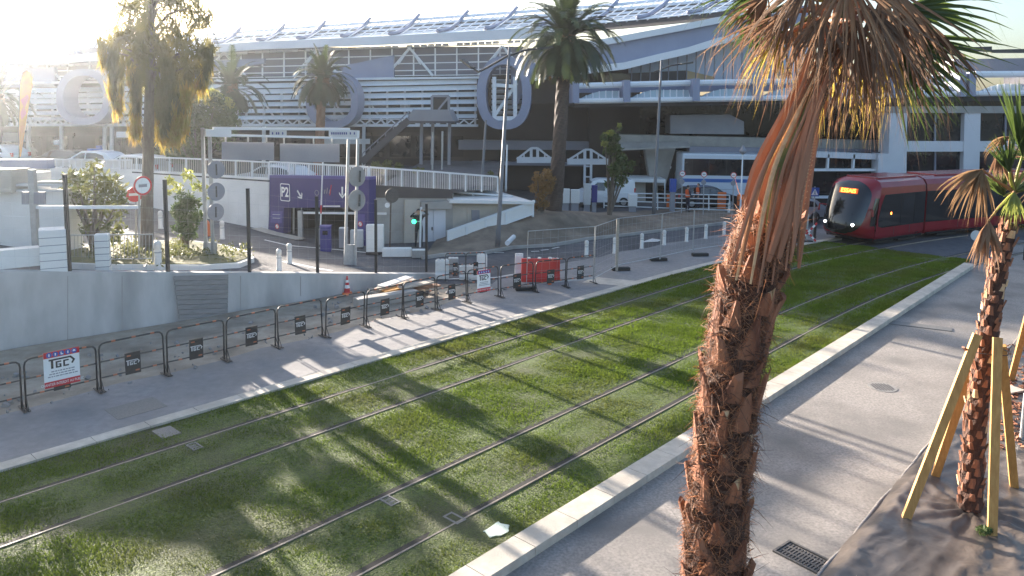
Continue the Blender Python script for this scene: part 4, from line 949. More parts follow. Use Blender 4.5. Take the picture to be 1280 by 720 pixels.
# ------------------------------------------------------------------ terrace slab, its wall, parking entrance
PA_ = Vector((-12.3, 38.4, 0)); PB_ = Vector((-6.7, 35.2, 0)); PP = Plane(PA_, PB_-PA_); PQ = Plane((-6.7, 35.2), (5.8, 2.4)); DZ = 2.45
DL = 1.75; mb = MB(); poly = [Vector((-90, 82.8, DL-.25)), PA_+Vector((0, .25, DL-.25)), PB_+Vector((-.5, .55, DL-.25)), Vector((-6.7, 60, DL-.25)), Vector((-90, 86, DL-.25))]
mb.prism(poly, (0, 0, .25)); struct(mb.build('terrace', M['asphalt']))
mb = MB(); poly = [PB_+Vector((0, .3, DZ-.25)), Vector((-3.4, 37, DZ-.25)), Vector((-.9, 39.5, DZ-.25)), Vector((-.9, 57, DZ-.25)), Vector((-6.65, 57, DZ-.25))]
mb.prism(poly, (0, 0, .25)); struct(mb.build('terrace', M['asphalt']))
tw = thing('terrace_wall', 'white painted retaining wall rising beside the parking entrance, railing above', 'wall', PA_)
mb = MB(); slab(mb, PP, [(-60, 208), (160, 211), (336, 223), (336, 295), (160, 300), (-60, 300)], .02, .25); mb.build('wall_body', M['white_wall'], tw)
mb = MB(); slab(mb, PP, [(165, 214.5), (336, 225.5), (336, 227.2), (165, 216)], .03, .05); mb.build('black_strip', M['black'], tw)  # thin black strip just below the wall top
def balustrade(name, label, pl_, top, bot, n, m='light_grey'):
    t = thing(name, label, 'railing', pl_.f(*bot[0]))
    def at(tab, x, o=0): return pl_.f(x, lerp1(tab, x), o)
    mb = MB(); xs = np.linspace(top[0][0], top[-1][0], n+1)
    for x in xs: mb.bar(at(bot, x), at(top, x), .07)
    for a, b in zip(xs, xs[1:]): mb.bar(at(top, a), at(top, b), .08); 
    mb.build('frame', M['white_metal'], t); mb = MB()
    for a, b in zip(xs, xs[1:]):
        k = 9
        for i in range(1, k): 
            u = a+(b-a)*i/k; mb.bar(at(bot, u)*.9+at(top, u)*.1, at(top, u)*.96+at(bot, u)*.04, .05, .012)
    mb.build('balusters', M[m], t); return t
balustrade('railing', 'pale slatted railing on the terrace edge above the white wall', PP, [(150, 196), (205, 197), (300, 201), (336, 203)], [(150, 213), (205, 217), (300, 222), (336, 224)], 9, 'beige_wall')
balustrade('railing', 'white slatted railing directly above the purple parking entrance', PP, [(337, 202), (400, 205.5), (460, 209)], [(337, 222), (400, 224), (460, 226)], 5, 'white_metal')
balustrade('railing', 'grey mesh railing on the terrace between the purple entrance and the flat roofed substation', PQ, [(462, 209), (540, 214.5), (622, 221)], [(462, 233), (540, 237.5), (622, 241)], 8)
pe = thing('parking_entrance', 'purple fronted underground parking entrance marked P2', 'parking entrance', PB_)
mb = MB(); slab(mb, PP, [(337, 219), (461, 223), (461, 259), (337, 260)], .3, .5); slab(mb, PP, [(337, 260), (355, 260), (354, 292), (335, 289)], .3, .5); slab(mb, PP, [(444, 259), (461, 259), (461, 309), (443, 307)], .3, .5); mb.build('purple_front', M['purple'], pe)
mb = MB(); slab(mb, PP, [(337, 219), (461, 221), (461, 225), (337, 222)], .34, .5); mb.build('top_edge', M['mid_purple'], pe)
mb = MB(); slab(mb, PP, [(339, 264), (353, 264), (352, 279), (338, 278)], .31, .05); slab(mb, PP, [(446, 268), (456, 268), (456, 300), (445, 299)], .31, .05); mb.build('notice_panel', M['mid_purple'], pe)
mb = MB()
for w in ([(355, 258), (355, 320), (355.2, 320), (355.2, 258)],): pass
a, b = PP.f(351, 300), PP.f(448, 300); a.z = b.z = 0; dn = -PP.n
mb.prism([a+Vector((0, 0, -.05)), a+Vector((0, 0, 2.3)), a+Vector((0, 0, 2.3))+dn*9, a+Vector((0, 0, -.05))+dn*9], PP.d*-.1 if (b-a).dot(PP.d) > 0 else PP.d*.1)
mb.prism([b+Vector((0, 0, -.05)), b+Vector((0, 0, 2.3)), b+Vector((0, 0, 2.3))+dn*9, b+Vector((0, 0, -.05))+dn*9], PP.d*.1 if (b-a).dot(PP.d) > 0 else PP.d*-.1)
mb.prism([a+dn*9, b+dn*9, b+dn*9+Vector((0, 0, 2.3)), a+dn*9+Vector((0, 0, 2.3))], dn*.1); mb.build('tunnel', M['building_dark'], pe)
xd = (PP.f(460, 240)-PP.f(340, 240)); xd.z = 0; xd.normalize(); UPV = Vector((0, 0, 1))
mb = MB(); fr = lambda x0, y0, x1, y1, o: mb.prism([PP.f(x0, y0, o), PP.f(x1, y0, o), PP.f(x1, y1, o), PP.f(x0, y1, o)], -PP.n*.02)
c = PP.f(356.5, 240.5, .33)
def rrect(c, w, h, r, lift):
    out = []
    for cx, cy, a0 in ((w-r, h-r, 0), (-w+r, h-r, 90), (-w+r, -h+r, 180), (w-r, -h+r, 270)):
        for i in range(5): a = rad(a0+i*22.5); out.append(c + xd*(cx+r*math.cos(a)) + UPV*(cy+r*math.sin(a)) + PP.n*lift)
    return out
mb.prism(rrect(c, .33, .44, .08, 0), PP.n*.012); mb.build('parking_sign', M['white_sign'], pe); sg = pe.children[-1]
mb = MB(); mb.prism(rrect(c, .285, .395, .06, .004), PP.n*.014); mb.build('parking_sign_field', M['purple'], pe)
mb = MB(); mb.text('P2', .66, c+UPV*.0, xd, UPV, .024, .78, .018); mb.build('parking_lettering', M['white_sign'], pe)
mb = MB()
def arrow(x, y, ang, s=1.):
    c = PP.f(x, y, .33); d = xd*math.cos(ang)+UPV*math.sin(ang); q = d.cross(PP.n)
    mb.prism([c-d*.28*s+q*.05*s, c-d*.28*s-q*.05*s, c+d*.14*s-q*.05*s, c+d*.14*s+q*.05*s], PP.n*.012)
    for sgn in (-1, 1): mb.prism([c+d*.3*s, c+d*.2*s, c+d*.0*s+q*sgn*.21*s, c+d*.1*s+q*sgn*.21*s], PP.n*.013)
arrow(374.5, 243, rad(-52), .85); arrow(428, 240.5, rad(-90), .95); mb.build('arrow', M['white_sign'], pe)
mb = MB(); mb.ring(PP.f(396, 241, .33), PP.n, .11, .135, .01, 20)
for i, (dx, w, h) in enumerate(((402, .05, .22), (405, .05, .2), (408, .05, .28), (411, .05, .2))): q = PP.f(dx, 242, .33); mb.prism([q, q+xd*w, q+xd*(w+.05)+UPV*h, q+xd*.05+UPV*h], PP.n*.008)
mb.build('emblem', M['grey_panel'], pe); mb = MB(); q = PP.f(412, 244, .33); mb.prism([q, q+xd*.04, q+xd*.14+UPV*.5, q+xd*.1+UPV*.5], PP.n*.01); mb.build('red_stroke', M['red_sign'], pe)
for px, py in ((346.5, 283), (450.5, 280)):
    mb = MB(); q = PP.f(px, py, .34); mb.disc(q, PP.n, .13, .01, 20); o = mb.build('round_sign', M['white_sign'], pe); mb = MB(); mb.ring(q, PP.n, .1, .135, .014); mb.bar(q-xd*.08-UPV*.08+PP.n*.014, q+xd*.08+UPV*.08+PP.n*.014, .03, .006); mb.build('red_rim', M['red_sign'], o)
mb = MB()
for k in range(2): mb.bar(PP.f(341, 268+k*4.5, .33), PP.f(350, 268.4+k*4.5, .33), .05, .012)
mb.build('notice_lines', M['white_sign'], pe)
mb = MB(); slab(mb, PP, [(404, 257), (425, 257), (425, 258.6), (404, 258.6)], .31, .05); mb.build('ceiling_lamp', M['white_sign'], pe)
# concrete wall with door, flat roofed substation
sw = thing('entrance_wall', 'plain beige concrete wall right of the purple entrance, holding a pale blue double door', 'wall', PQ.f(500, 310))
mb = MB(); slab(mb, PQ, [(461, 232), (566, 238), (566, 312), (461, 314)], 0, .3); mb.build('wall_body', M['concrete'], sw)
mb = MB(); slab(mb, PQ, [(461, 231), (566, 237), (566, 248), (461, 247)], .05, .3); mb.build('edge_beam', M['building_brown'], sw)
mb = MB(); slab(mb, PQ, [(506, 250), (525, 250), (525, 312), (505, 312)], .12, .2); mb.build('pilaster', M['beige_wall'], sw)
mb = MB(); slab(mb, PQ, [(527, 253), (565, 251), (565, 261), (527, 262)], .35, .5); mb.build('lintel', M['concrete'], sw)
for x0, x1 in ((528, 541.5), (542, 557)):
    mb = MB(); slab(mb, PQ, [(x0, 262), (x1, 262), (x1, 310), (x0, 310)], .06, .1); o = mb.build('door', M['cladding_white'], sw)
    if x0 < 530: mb = MB(); slab(mb, PQ, [(539.8, 284), (541, 284), (541, 288), (539.8, 288)], .12, .06); mb.build('handle', M['black_metal'], o)
ss = thing('substation', 'small beige flat roofed substation beside the sloping white stair rail', 'building', PQ.f(600, 300, -.5))
mb = MB(); slab(mb, PQ, [(566, 254), (660, 254), (660, 308), (566, 308)], -.1, 4); mb.build('wall', M['beige_wall'], ss)
mb = MB(); slab(mb, PQ, [(562, 249.5), (668, 252), (668, 255.5), (562, 254)], .45, 5); mb.build('roof', M['white_wall'], ss)
mb = MB(); slab(mb, PQ, [(584, 256), (605, 256.5), (605, 290), (584, 290)], -.06, .05); o = mb.build('door', M['beige_wall'], ss); mb = MB(); slab(mb, PQ, [(589.5, 262.5), (599.5, 262.7), (599.5, 275), (589.5, 275)], -.02, .05); mb.build('vent', M['grey_panel'], o)
balustrade('railing', 'small white railing on the flat roof of the substation', Plane(PQ.p - PQ.n*1.5, PQ.d), [(566, 240), (640, 245)], [(566, 250), (640, 253)], 3, 'white_metal')
# sloping white stair rail
sr_ = thing('stair_rail', 'white solid sided stair rail climbing the edge of the earth bank', 'railing', G(560, 306, 0)); PSR = Plane(G(560, 306, 0), (4.2, 3.0))
mb = MB(); slab(mb, PSR, [(560, 291), (667, 253), (667, 266), (560, 304)], 0, .04); mb.build('side_panel', M['white_wall'], sr_)
mb = MB(); mb.bar(PSR.f(559, 290), PSR.f(668, 251.5), .12); mb.bar(PSR.f(560, 305.5), PSR.f(667, 267), .08)
for x in (560, 583, 607, 632, 666): 
    y = 290 - (x-560)*.357; mb.bar(PSR.f(x, y), PSR.f(x, y+19), .09)
mb.build('frame', M['white_metal'], sr_)
# ------------------------------------------------------------------ outdoor metal stair on the terminal front
st_ = thing('metal_stair', 'dark metal outdoor stair climbing to a boxed landing on the terminal front', 'stair', pxat(520, 58, 0)); PS = Plane((0, 52), (-1, .06))
mb = MB(); slab(mb, PS, [(516, 137), (560, 137), (567, 152), (506, 152)], .8, 2.6); mb.build('landing', M['grey_panel'], st_)
mb = MB(); slab(mb, PS, [(506, 151), (568, 151.5), (568, 154), (502, 154)], .9, 2.8); mb.build('landing_floor', M['stair_metal'], st_)
mb = MB()
for o in (.8, -1.0): mb.bar(PS.f(511, 150, o), PS.f(452, 203, o), .12, .45)
mb.build('stringers', M['stair_metal'], st_); mb = MB()
for k in range(18): u = k/18; a = PS.f(511-59*u, 149+53*u, .8); c = PS.f(511-59*u, 149+53*u, -1.0); mb.bar(a, c, .28, .05)
mb.build('treads', M['stair_metal'], st_)
mb = MB()
for o in (.8, -1.0):
    mb.bar(PS.f(512, 139, o), PS.f(453, 192, o), .06)
    for k in range(7): u = k/6; mb.bar(PS.f(511-58*u, 139+53*u, o), PS.f(511-58*u, 150+53*u, o), .05)
mb.build('handrail', M['cladding_grey'], st_); mb = MB()
for x in (527, 541, 562): mb.bar(PS.f(x, 153, -.5), PS.f(x-1, 225, -.5), .2)
mb.bar(PS.f(540, 120, -.4), PS.f(540, 137, -.4), .16); mb.bar(PS.f(561, 120, -.4), PS.f(561, 137, -.4), .16); mb.bar(PS.f(540, 120, -.4), PS.f(561, 120, -.4), .16); mb.bar(PS.f(548, 137, -.4), PS.f(561, 121, -.4), .12)
mb.build('posts', M['grey_panel'], st_)
tpart('doorway', 'black', lambda b: slab(b, PS, [(541, 120), (560, 120), (560, 138), (541, 138)], -2.2, .5))
# ------------------------------------------------------------------ site barriers along the footpath
BL = 1.5
def make_barrier(big=False, panel=True):
    t = thing('site_barrier', 'x', 'barrier', (0, 0, 0), 0, 'black site barriers along the footpath'); mb = MB(); h = 1.08
    arc = [Vector((.03, 0, .05)), Vector((.03, 0, h-.14)), Vector((.05, 0, h-.06)), Vector((.1, 0, h-.015)), Vector((.17, 0, h)), Vector((BL-.17, 0, h)), Vector((BL-.1, 0, h-.015)), Vector((BL-.05, 0, h-.06)), Vector((BL-.03, 0, h-.14)), Vector((BL-.03, 0, .05))]
    mb.tube(arc, .02, 8); mb.build('tube_frame', M['black_metal'], t, True)
    for z in (.66, .3): mb = MB(); mb.tube([(.03, 0, z), (BL-.03, 0, z)], .016, 6); mb.build('rail', M['black_metal'], t)
    for x in (.03, BL-.03): mb = MB(); mb.bar((x, -.24, .035), (x, .2, .035), .05, .02); mb.bar((x, -.17, .04), (x, -.02, .3), .014); mb.build('foot', M['black_metal'], t)
    mb = MB()
    for z, xs in ((h, (.3, .75, 1.18)), (.66, (.25, .62, 1.2)), (.3, (.3, .8, 1.2))):
        for x in xs: mb.tube([(x, 0, z), (x+.09, 0, z)], .022 if z > 1 else .019, 8)
    mb.build('reflective_sleeves', M['sleeve'], t)
    mb = MB(); mb.box((BL/2, -.002, .48), (.35, .012, .5 if not big else .2)); 
    if big: mb = MB(); mb.box((BL/2, -.002, .36), (.34, .012, .2))
    p = mb.build('black_panel', M['black_metal'], t)
    if not big:
        mb = MB(); logo(mb, Vector((BL/2, -.009, .5)), .3); mb.build('lettering', M['light_grey'], p)
    return t
X1, Z1 = Vector((1, 0, 0)), Vector((0, 0, 1))
def logo(mb, c, w):                                   # the letters T G C under one long bar, hook at the end
    k = w/10.
    def q(pts): mb.prism([c + X1*(x*k) + Z1*(y*k) for x, y in pts], (0, -.004, 0))
    q([(-5, 2), (3.6, 2), (3.6, 1.3), (-5, 1.3)]); q([(3.6, 2), (5.2, .2), (4.2, .2), (3.2, 1.3)]); q([(5.2, .2), (4.2, -1.4), (3.6, -1.0), (4.3, .2)])
    q([(-4.2, 1.3), (-3.3, 1.3), (-3.3, -2), (-4.2, -2)])
    for ox in (-2.4, .5):
        q([(ox, .8), (ox+2.2, .8), (ox+2.2, .2), (ox, .2)]); q([(ox, .2), (ox+.7, .2), (ox+.7, -1.4), (ox, -1.4)]); q([(ox, -1.4), (ox+2.2, -1.4), (ox+2.2, -2), (ox, -2)])
    q([(-.9, -.5), (-.2, -.5), (-.2, -1.4), (-.9, -1.4)]); q([(-1.4, -.4), (-.2, -.4), (-.2, -.8), (-1.4, -.8)])
def notice(parent, w, h, z0, tilt=0.):
    mb = MB(); mb.box((BL/2, -.035, z0+h/2), (w, .012, h)); b = mb.build('notice_board', M['white_sign'], parent)
    mb = MB(); mb.box((BL/2, -.044, z0+h*.92), (w, .008, h*.17)); mb.build('red_band', M['red_sign'], b); mb = MB(); mb.box((BL/2, -.044, z0+h*.085), (w, .008, h*.17)); mb.build('red_band', M['red_sign'], b)
    mb = MB(); 
    for i in range(5): mb.disc((BL/2 + (i-2)*w*.175, -.0485, z0+h*.92), (0, -1, 0), h*.072, .004, 16)
    o = mb.build('blue_disc', M['blue_sign'], b); mb = MB()
    for i in range(5):
        x = BL/2 + (i-2)*w*.175; z = z0+h*.92
        if i == 4: mb.prism([(x-.03, -.053, z-.012), (x+.03, -.053, z-.012), (x+.02, -.053, z+.025), (x-.02, -.053, z+.025)], (0, -.003, 0))
        elif i == 2: mb.prism([(x-.02, -.053, z-.03), (x+.03, -.053, z-.03), (x+.03, -.053, z-.012), (x, -.053, z-.005), (x, -.053, z+.03), (x-.02, -.053, z+.03)], (0, -.003, 0))
        else: mb.disc((x, -.053, z+.012), (0, -1, 0), .015, .003, 10); mb.box((x, -.0545, z-.015), (.024, .003, .03))
    mb.build('pictogram', M['white_sign'], o)
    mb = MB(); logo(mb, Vector((BL/2, -.042, z0+h*.66)), w*.72); mb.build('lettering', M['black'], b)
    mb = MB()
    for k, (a, e) in enumerate(((-.3, .3), (-.36, .3), (-.4, .42))):
        z = z0+h*(.44-.07*k); x = BL/2 + a*w
        while x < BL/2+e*w: l = random.uniform(.02, .07); mb.box((x+l/2, -.0435, z), (l, .004, h*.03)); x += l+.014
    mb.build('small_print', M['grey_panel'], b)
    mb = MB(); mb.text('CHANTIER INTERDIT AU PUBLIC', h*.105, (BL/2, -.049, z0+h*.085), (1, 0, 0), (0, 0, 1), .002, .72); mb.build('lettering', M['white_sign'], b)
BF_PX = [(31, 513), (125, 490), (208, 469), (282, 451), (347, 435), (406, 422), (457, 409), (504, 398), (546, 388), (584, 379), (625, 372)]
BP = [G(*q) for q in BF_PX]; bd = (BP[1]-BP[0]); BP = [BP[0]-bd] + BP + [G(668, 365), G(707, 359.5), G(742, 354)]
pb = make_barrier(); nb = make_barrier(True); notice(nb, .72, .78, .36); n2 = make_barrier(True); notice(n2, .62, .72, .3)
BLAB = ['site barrier at the left picture edge, cut off by it', 'site barrier carrying the big white notice with red bands, near the left edge', 'site barrier next right of the one with the big notice', 'second site barrier right of the big notice, before a formwork patch on the wall',
        'third site barrier right of the big notice', 'fourth site barrier right of the big notice, just left of the traffic cone', 'fifth site barrier right of the big notice, in front of the cone', 'sixth site barrier right of the big notice, in front of the plank pile',
        'site barrier whose right post meets the first sunlit slab, right of the plank pile', 'site barrier directly left of the small white notice, over sunlit paving', 'site barrier carrying the small faded white notice, among the water filled blocks', 'site barrier in front of a pale water filled block, right of the small notice', 'site barrier standing in front of the red water filled block', 'last site barrier of the row, right of the red block, against the mesh fence post']
stt = {}
for i in range(len(BP)-1):
    a, b = BP[i], BP[i+1]; d = b-a; a = a + Vector((0, 0, .012)); src = nb if i == 1 else n2 if i == 10 else pb
    key = 'big' if i == 1 else 'small' if i == 10 else 'std'
    o = src if key not in stt else copy_tree(src); stt[key] = 1
    o.location = a + d*.0; o.rotation_euler = (0, 0, math.atan2(d.y, d.x) + random.uniform(-.035, .035)); o.rotation_euler.x = random.uniform(-.05, .05); s = d.length/BL*.985; o.scale = (s, 1, 1); o['label'] = BLAB[i]
for (a, b, lb) in (((556, 353), (582, 352), 'site barrier set back behind the row, in front of the left white water filled block'), ((582, 352), (607, 351), 'site barrier set back behind the row, just behind the small white notice')):
    o = copy_tree(pb); p, q = G(*a), G(*b); d = q-p; o.location = p; o.rotation_euler = (0, 0, math.atan2(d.y, d.x)); o.scale = (d.length/BL, 1, 1); o['label'] = lb
# ------------------------------------------------------------------ mesh fence panels with concrete feet
HP = [(657, 362, 660, 289), (742, 354, 745, 283), (772, 337, 773, 273), (825, 326, 829, 267), (866, 317, 868, 261), (913, 310, 915, 259)]
HL = ['mesh fence panel in front of the red water filled block', 'narrow mesh fence panel at the bend beside the tall pale post', 'mesh fence panel between the tall pale post and the second black foot', 'mesh fence panel with the third black foot, before the shaggy palm', 'last mesh fence panel, running behind the shaggy palm trunk']
hb = []
for bx, by, tx, ty in HP:
    b = G(bx, by-2, .12); tp = DP(tx, ty, b.y); hb.append((b, Vector((b.x+ (tp.x-b.x)*.6, b.y, tp.z))))
for i in range(5):
    (a, ta), (b, tb2) = hb[i], hb[i+1]; t = thing('mesh_fence_panel', HL[i], 'fence panel', Vector((a.x, a.y, 0)), 0, 'mesh fence panels by the road'); mb = MB(); ins = (b-a).normalized()*.03
    mb.tube([a+ins, ta+ins, tb2-ins, b-ins], .015, 6); lo = Vector((0, 0, .12)); mb.tube([a+lo+ins, b+lo-ins], .018, 6); mb.build('frame', M['galv'], t)
    mb = MB(); n = max(4, int((b-a).length/.28))
    for k in range(1, n): mb.tube([a.lerp(b, k/n)+lo, ta.lerp(tb2, k/n)], .0025, 3, False)
    for k in range(1, 7): mb.tube([a.lerp(ta, k/7), b.lerp(tb2, k/7)], .0025, 3, False)
    mb.build('wire_mesh', M['galv'], t)
b, tp = hb[2]; mb = MB(); mb.bar(Vector((b.x-.05, b.y-.1, 0)), Vector((tp.x-.05, tp.y-.1, tp.z)), .13, .1); tag(mb.build('timber_post', M['old_timber']), 'tall pale square post on a black foot, tallest of the mesh fence posts', 'post')
FL = ['black rubber fence foot in front of the red water filled block', 'black rubber fence foot under the tall pale post', 'black rubber fence foot between the tall pale post and the shaggy palm, left one', 'black rubber fence foot second left of the shaggy palm', 'black rubber fence foot half hidden by the shaggy palm']
for (x, y), lb in zip(((657, 363), (776, 338), (823, 326), (875, 320), (914, 312)), FL):
    p = G(x, y, .012); t = thing('fence_foot', lb, 'fence foot', p, 0, 'black feet of the mesh fence'); mb = MB(); an = rad(10)
    mb.bbox(p+Vector((0, 0, .07)), (.74, .24, .13), an, .03); mb.build('block', M['black'], t); mb = MB()
    for s in (-.18, .18): mb.lathe(p+Vector((s*math.cos(an), s*math.sin(an), .133)), [(.05, 0), (.05, .012), (.035, .014)], 10)
    mb.build('sockets', M['grate_iron'], t)
# ------------------------------------------------------------------ water filled blocks
def waterblock(x0, x1, yb, h, m, label, dep=.45, n=1):
    a, b = G(x0, yb, 0), G(x1, yb, 0); b = Vector((b.x, a.y + (b.y-a.y)+.0, 0)); d = (b-a); L = d.length; d.normalize(); r = Vector((-d.y, d.x, 0)); c = (a+b)/2; t = thing('water_block', label, 'barrier', c, 0, 'plastic water filled barrier blocks')
    prof = [(-dep/2, 0), (-dep/2, .22*h), (-dep*.3, .35*h), (-dep*.22, h*.96), (-dep*.16, h), (dep*.16, h), (dep*.22, h*.96), (dep*.3, .35*h), (dep/2, .22*h), (dep/2, 0)]
    mb = MB(); mb.prism([a + r*(p+dep/2) + Z1*z for p, z in prof], d*L); mb.build('shell', M[m], t)
    mb = MB()
    for k in (.2, .5, .8): q = a + d*L*k + r*dep/2; mb.lathe(q+Z1*h, [(.07, 0), (.07, .04), (.05, .05)], 10)
    mb.build('filler_cap', M['white_plastic'], t); mb = MB()
    for k in (.25, .6): q = a+d*L*k; mb.prism([q+r*dep*.2+Z1*h*.42, q+d*L*.16+r*dep*.2+Z1*h*.42, q+d*L*.16+r*dep*.27+Z1*h*.86, q+r*dep*.27+Z1*h*.86], r*.05)
    mb.build('moulded_recess', M[m], t); return t
waterblock(652, 697, 353, .86, 'red_plastic', 'red water filled block, the one with the round emblem, right of the small notice')
waterblock(684, 700, 351, .78, 'red_plastic', 'small red water filled block at the right end of the red pair')
waterblock(544, 561, 349, .68, 'white_plastic', 'white water filled block at the left end of the row, beside a wire fence post')
waterblock(574, 597, 350, .5, 'white_plastic', 'white water filled block directly behind the small white notice')
waterblock(596, 609, 343, .72, 'white_plastic', 'far white water filled block, peeping over the small white notice')
waterblock(644, 654, 347, .85, 'white_plastic', 'white water filled block against the left end of the red one')
waterblock(560, 573, 340, .5, 'concrete', 'low grey water filled block between the two leftmost white ones')
# ------------------------------------------------------------------ cones, plank pile, concrete beam
def cone(x, y, h, label, tilt=0):
    p = G(x, y, .02); t = thing('traffic_cone', label, 'traffic cone', p); mb = MB(); mb.bbox(p+Z1*.02, (h*.55, h*.55, .04), .3, .015); mb.build('base', M['orange'], t)
    f = lambda z: .19*h*(1-z/h*.82)
    for nm, m, zs in (('body', 'red_sign', (.04, .32*h)), ('white_band', 'white_sign', (.32*h, .5*h)), ('body', 'red_sign', (.5*h, .64*h)), ('white_band', 'white_sign', (.64*h, .78*h)), ('tip', 'red_sign', (.78*h, h))):
        mb = MB(); mb.lathe(p, [(f(zs[0]), zs[0]), (f(zs[1]), zs[1])], 16); mb.build(nm, M[m], t, False)
cone(434, 367, .62, 'red and white banded traffic cone beside the plank pile under the concrete wall'); cone(687, 355.5, .22, 'tiny orange cone at the foot of the red water filled block')
p = G(452, 384, .02); d = (G(545, 368)-G(430, 386)); d.normalize(); mb = MB(); mb.bbox(p+d*.9+Z1*.16, (2.2, .4, .32), math.atan2(d.y, d.x), .03); tag(mb.build('concrete_beam', M['concrete']), 'long concrete beam lying on the sand behind the site barriers', 'beam')
pile = [(466, 366, 505, 350, 'grey weathered plank slanting at the left of the pile', 'old_timber', .25), (470, 362, 516, 349, 'pale board second from the left in the plank pile', 'old_timber', .34), (476, 358, 512, 346, 'white sheet of board lying on top of the plank pile', 'white_plastic', .5), (478, 364, 535, 353, 'yellowish plank at the front of the plank pile', 'timber', .3), (490, 366, 548, 356, 'reddish plank at the front right of the plank pile', 'trunk_red', .26), (500, 360, 540, 352, 'brown plank crossing the middle of the plank pile', 'old_timber', .38)]
for x0, y0, x1, y1, lb, m, z in pile:
    a, b = G(x0, y0, z), G(x1, y1, z+.05); mb = MB(); mb.bar(a, b, .34, .05); tag(mb.build('plank', M[m]), lb, 'plank', 'planks heaped by the wall')
mb = MB(); a = G(470, 368, .05); b = G(525, 362, .05)
for k in range(4): q = a.lerp(b, k/3); mb.box(q+Z1*.06, (.16, 1.0, .16), math.atan2(d.y, d.x))
tag(mb.build('pallet', M['old_timber']), 'low timber bearers under the plank pile', 'pallet')
# ------------------------------------------------------------------ bollards
def make_bollard():
    t = thing('bollard', 'x', 'bollard', (0, 0, 0), 0, 'white ringed bollards'); mb = MB(); mb.lathe((0, 0, 0), [(.1, 0), (.1, .04), (.085, .06), (.085, .5), (.075, .515), (.075, .54), (.09, .555), (.09, .66), (.08, .7), (.045, .735), (.01, .745)], 14); mb.build('body', M['white_plastic'], t, True)
    mb = MB(); mb.lathe((0, 0, 0), [(.088, .44), (.088, .475)], 14); mb.build('reflector_band', M['galv'], t); return t
bol = make_bollard()
BOLL = [(733, 321, 'white bollard nearest the last site barrier'), (768, 317, 'white bollard just left of the tall pale post'), (802, 311, 'white bollard second right of the tall pale post'), (830, 306.5, 'white bollard beside the third mesh fence post'), (858, 302.5, 'white bollard fourth left of the shaggy palm'), (882, 298.5, 'white bollard third left of the shaggy palm'), (905, 294.5, 'white bollard second left of the shaggy palm'), (924, 292, 'white bollard touching the shaggy palm trunk'),
        (911, 268, 'white bollard beyond the road, at the corner of the white bar railing'), (362, 330, 'right one of the two bollards close together near the purple entrance'), (349, 339, 'left one of the two bollards close together near the purple entrance'), (198, 338, 'white bollard at the kerb of the planted island'), (201, 286, 'white bollard on the road behind the tall weeping tree trunk'), (278, 299, 'white bollard on the road behind the planted island, left of its fence post')]
for i, (x, y, lb) in enumerate(BOLL):
    o = bol if i == 0 else copy_tree(bol); p = GH(x, y) if x < 540 else G(x, y, .0); o.location = p; o['label'] = lb; s = 1.0
    if x in (362, 349): s = 1.05
    if x == 198: s = 1.25
    if x in (201, 278): s = 1.1
    o.scale = (s, s, s)
# ------------------------------------------------------------------ planted island with its kerb
IS = [(60, 324), (110, 313), (170, 307), (235, 305), (280, 311), (312, 320), (318, 328), (300, 335), (255, 338), (190, 338), (130, 338), (80, 336)]
mb = MB(); P = [GH(*q) for q in IS]; c = sum(P, Vector())/len(P); mb.prism([p+Z1*.17 for p in P], Z1*-.4); struct(mb.build('kerb', M['white_wall']))
mb = MB(); Q = [c+(p-c)*.94 for p in P]; mb.prism([q+Z1*.19 for q in Q], Z1*-.3); tag(mb.build('ground_cover', M['ground_cover']), 'low green ground cover on the planted traffic island', 'ground cover', None, 'stuff')
IC = [(Q[i].lerp(c, random.random()*.9) + Z1*.22, .35) for i in range(len(Q)) for _ in range(4)]
tag(leaf_mass('low_plants', IC, 3500, .06, M['leaf_olive'], None), 'mixed low leaves growing over the traffic island', 'plants', None, 'stuff')
# ------------------------------------------------------------------ height gauge gantry
gz = GH(262, 324); GY = gz.y; gt = thing('sign_gantry', 'grey steel height gauge gantry with two hanging blank grey panels across the ramp road', 'gantry', gz); g2 = GH(437, 331)
def gp_(x, y, o=0): u = (x-262)/(437-262); return DP(x, y, GY + (g2.y-GY)*u + o)
for x0, x1, yt in ((256.5, 258, 160), (269, 266.5, 170)):
    b = gp_(x1, 324); tp = gp_(x0, yt); mb = MB(); mb.bar(Vector((b.x, b.y, b.z-.3)), Vector((b.x, b.y, tp.z)), .1, .1); mb.build('post', M['galv'], gt)
for x0, x1, yt in ((435.5, 431, 173), (447.5, 443.5, 173)):
    b = gp_(x1, 331); tp = gp_(x0, yt); mb = MB(); mb.bar(Vector((b.x, b.y, b.z-.3)), tp, .1, .1); mb.build('post', M['galv'], gt)
mb = MB(); mb.prism([gp_(254, 303), gp_(270, 303), gp_(270, 325), gp_(254, 325)], (0, .12, 0)); mb.build('base_plate', M['galv'], gt); mb = MB(); mb.prism([gp_(431, 306), gp_(445, 306), gp_(444, 331), gp_(429, 331)], (0, .12, 0)); mb.build('base_plate', M['galv'], gt)
mb = MB(); mb.bar(gp_(266, 160.5), gp_(437, 161.5), .1, .1); mb.bar(gp_(287, 169), gp_(447, 173), .08, .08, ); mb.bar(gp_(256, 166), gp_(288, 167), .2, .25); mb.bar(gp_(413, 166), gp_(449, 168), .06, .3); mb.build('cross_beam', M['white_metal'], gt)
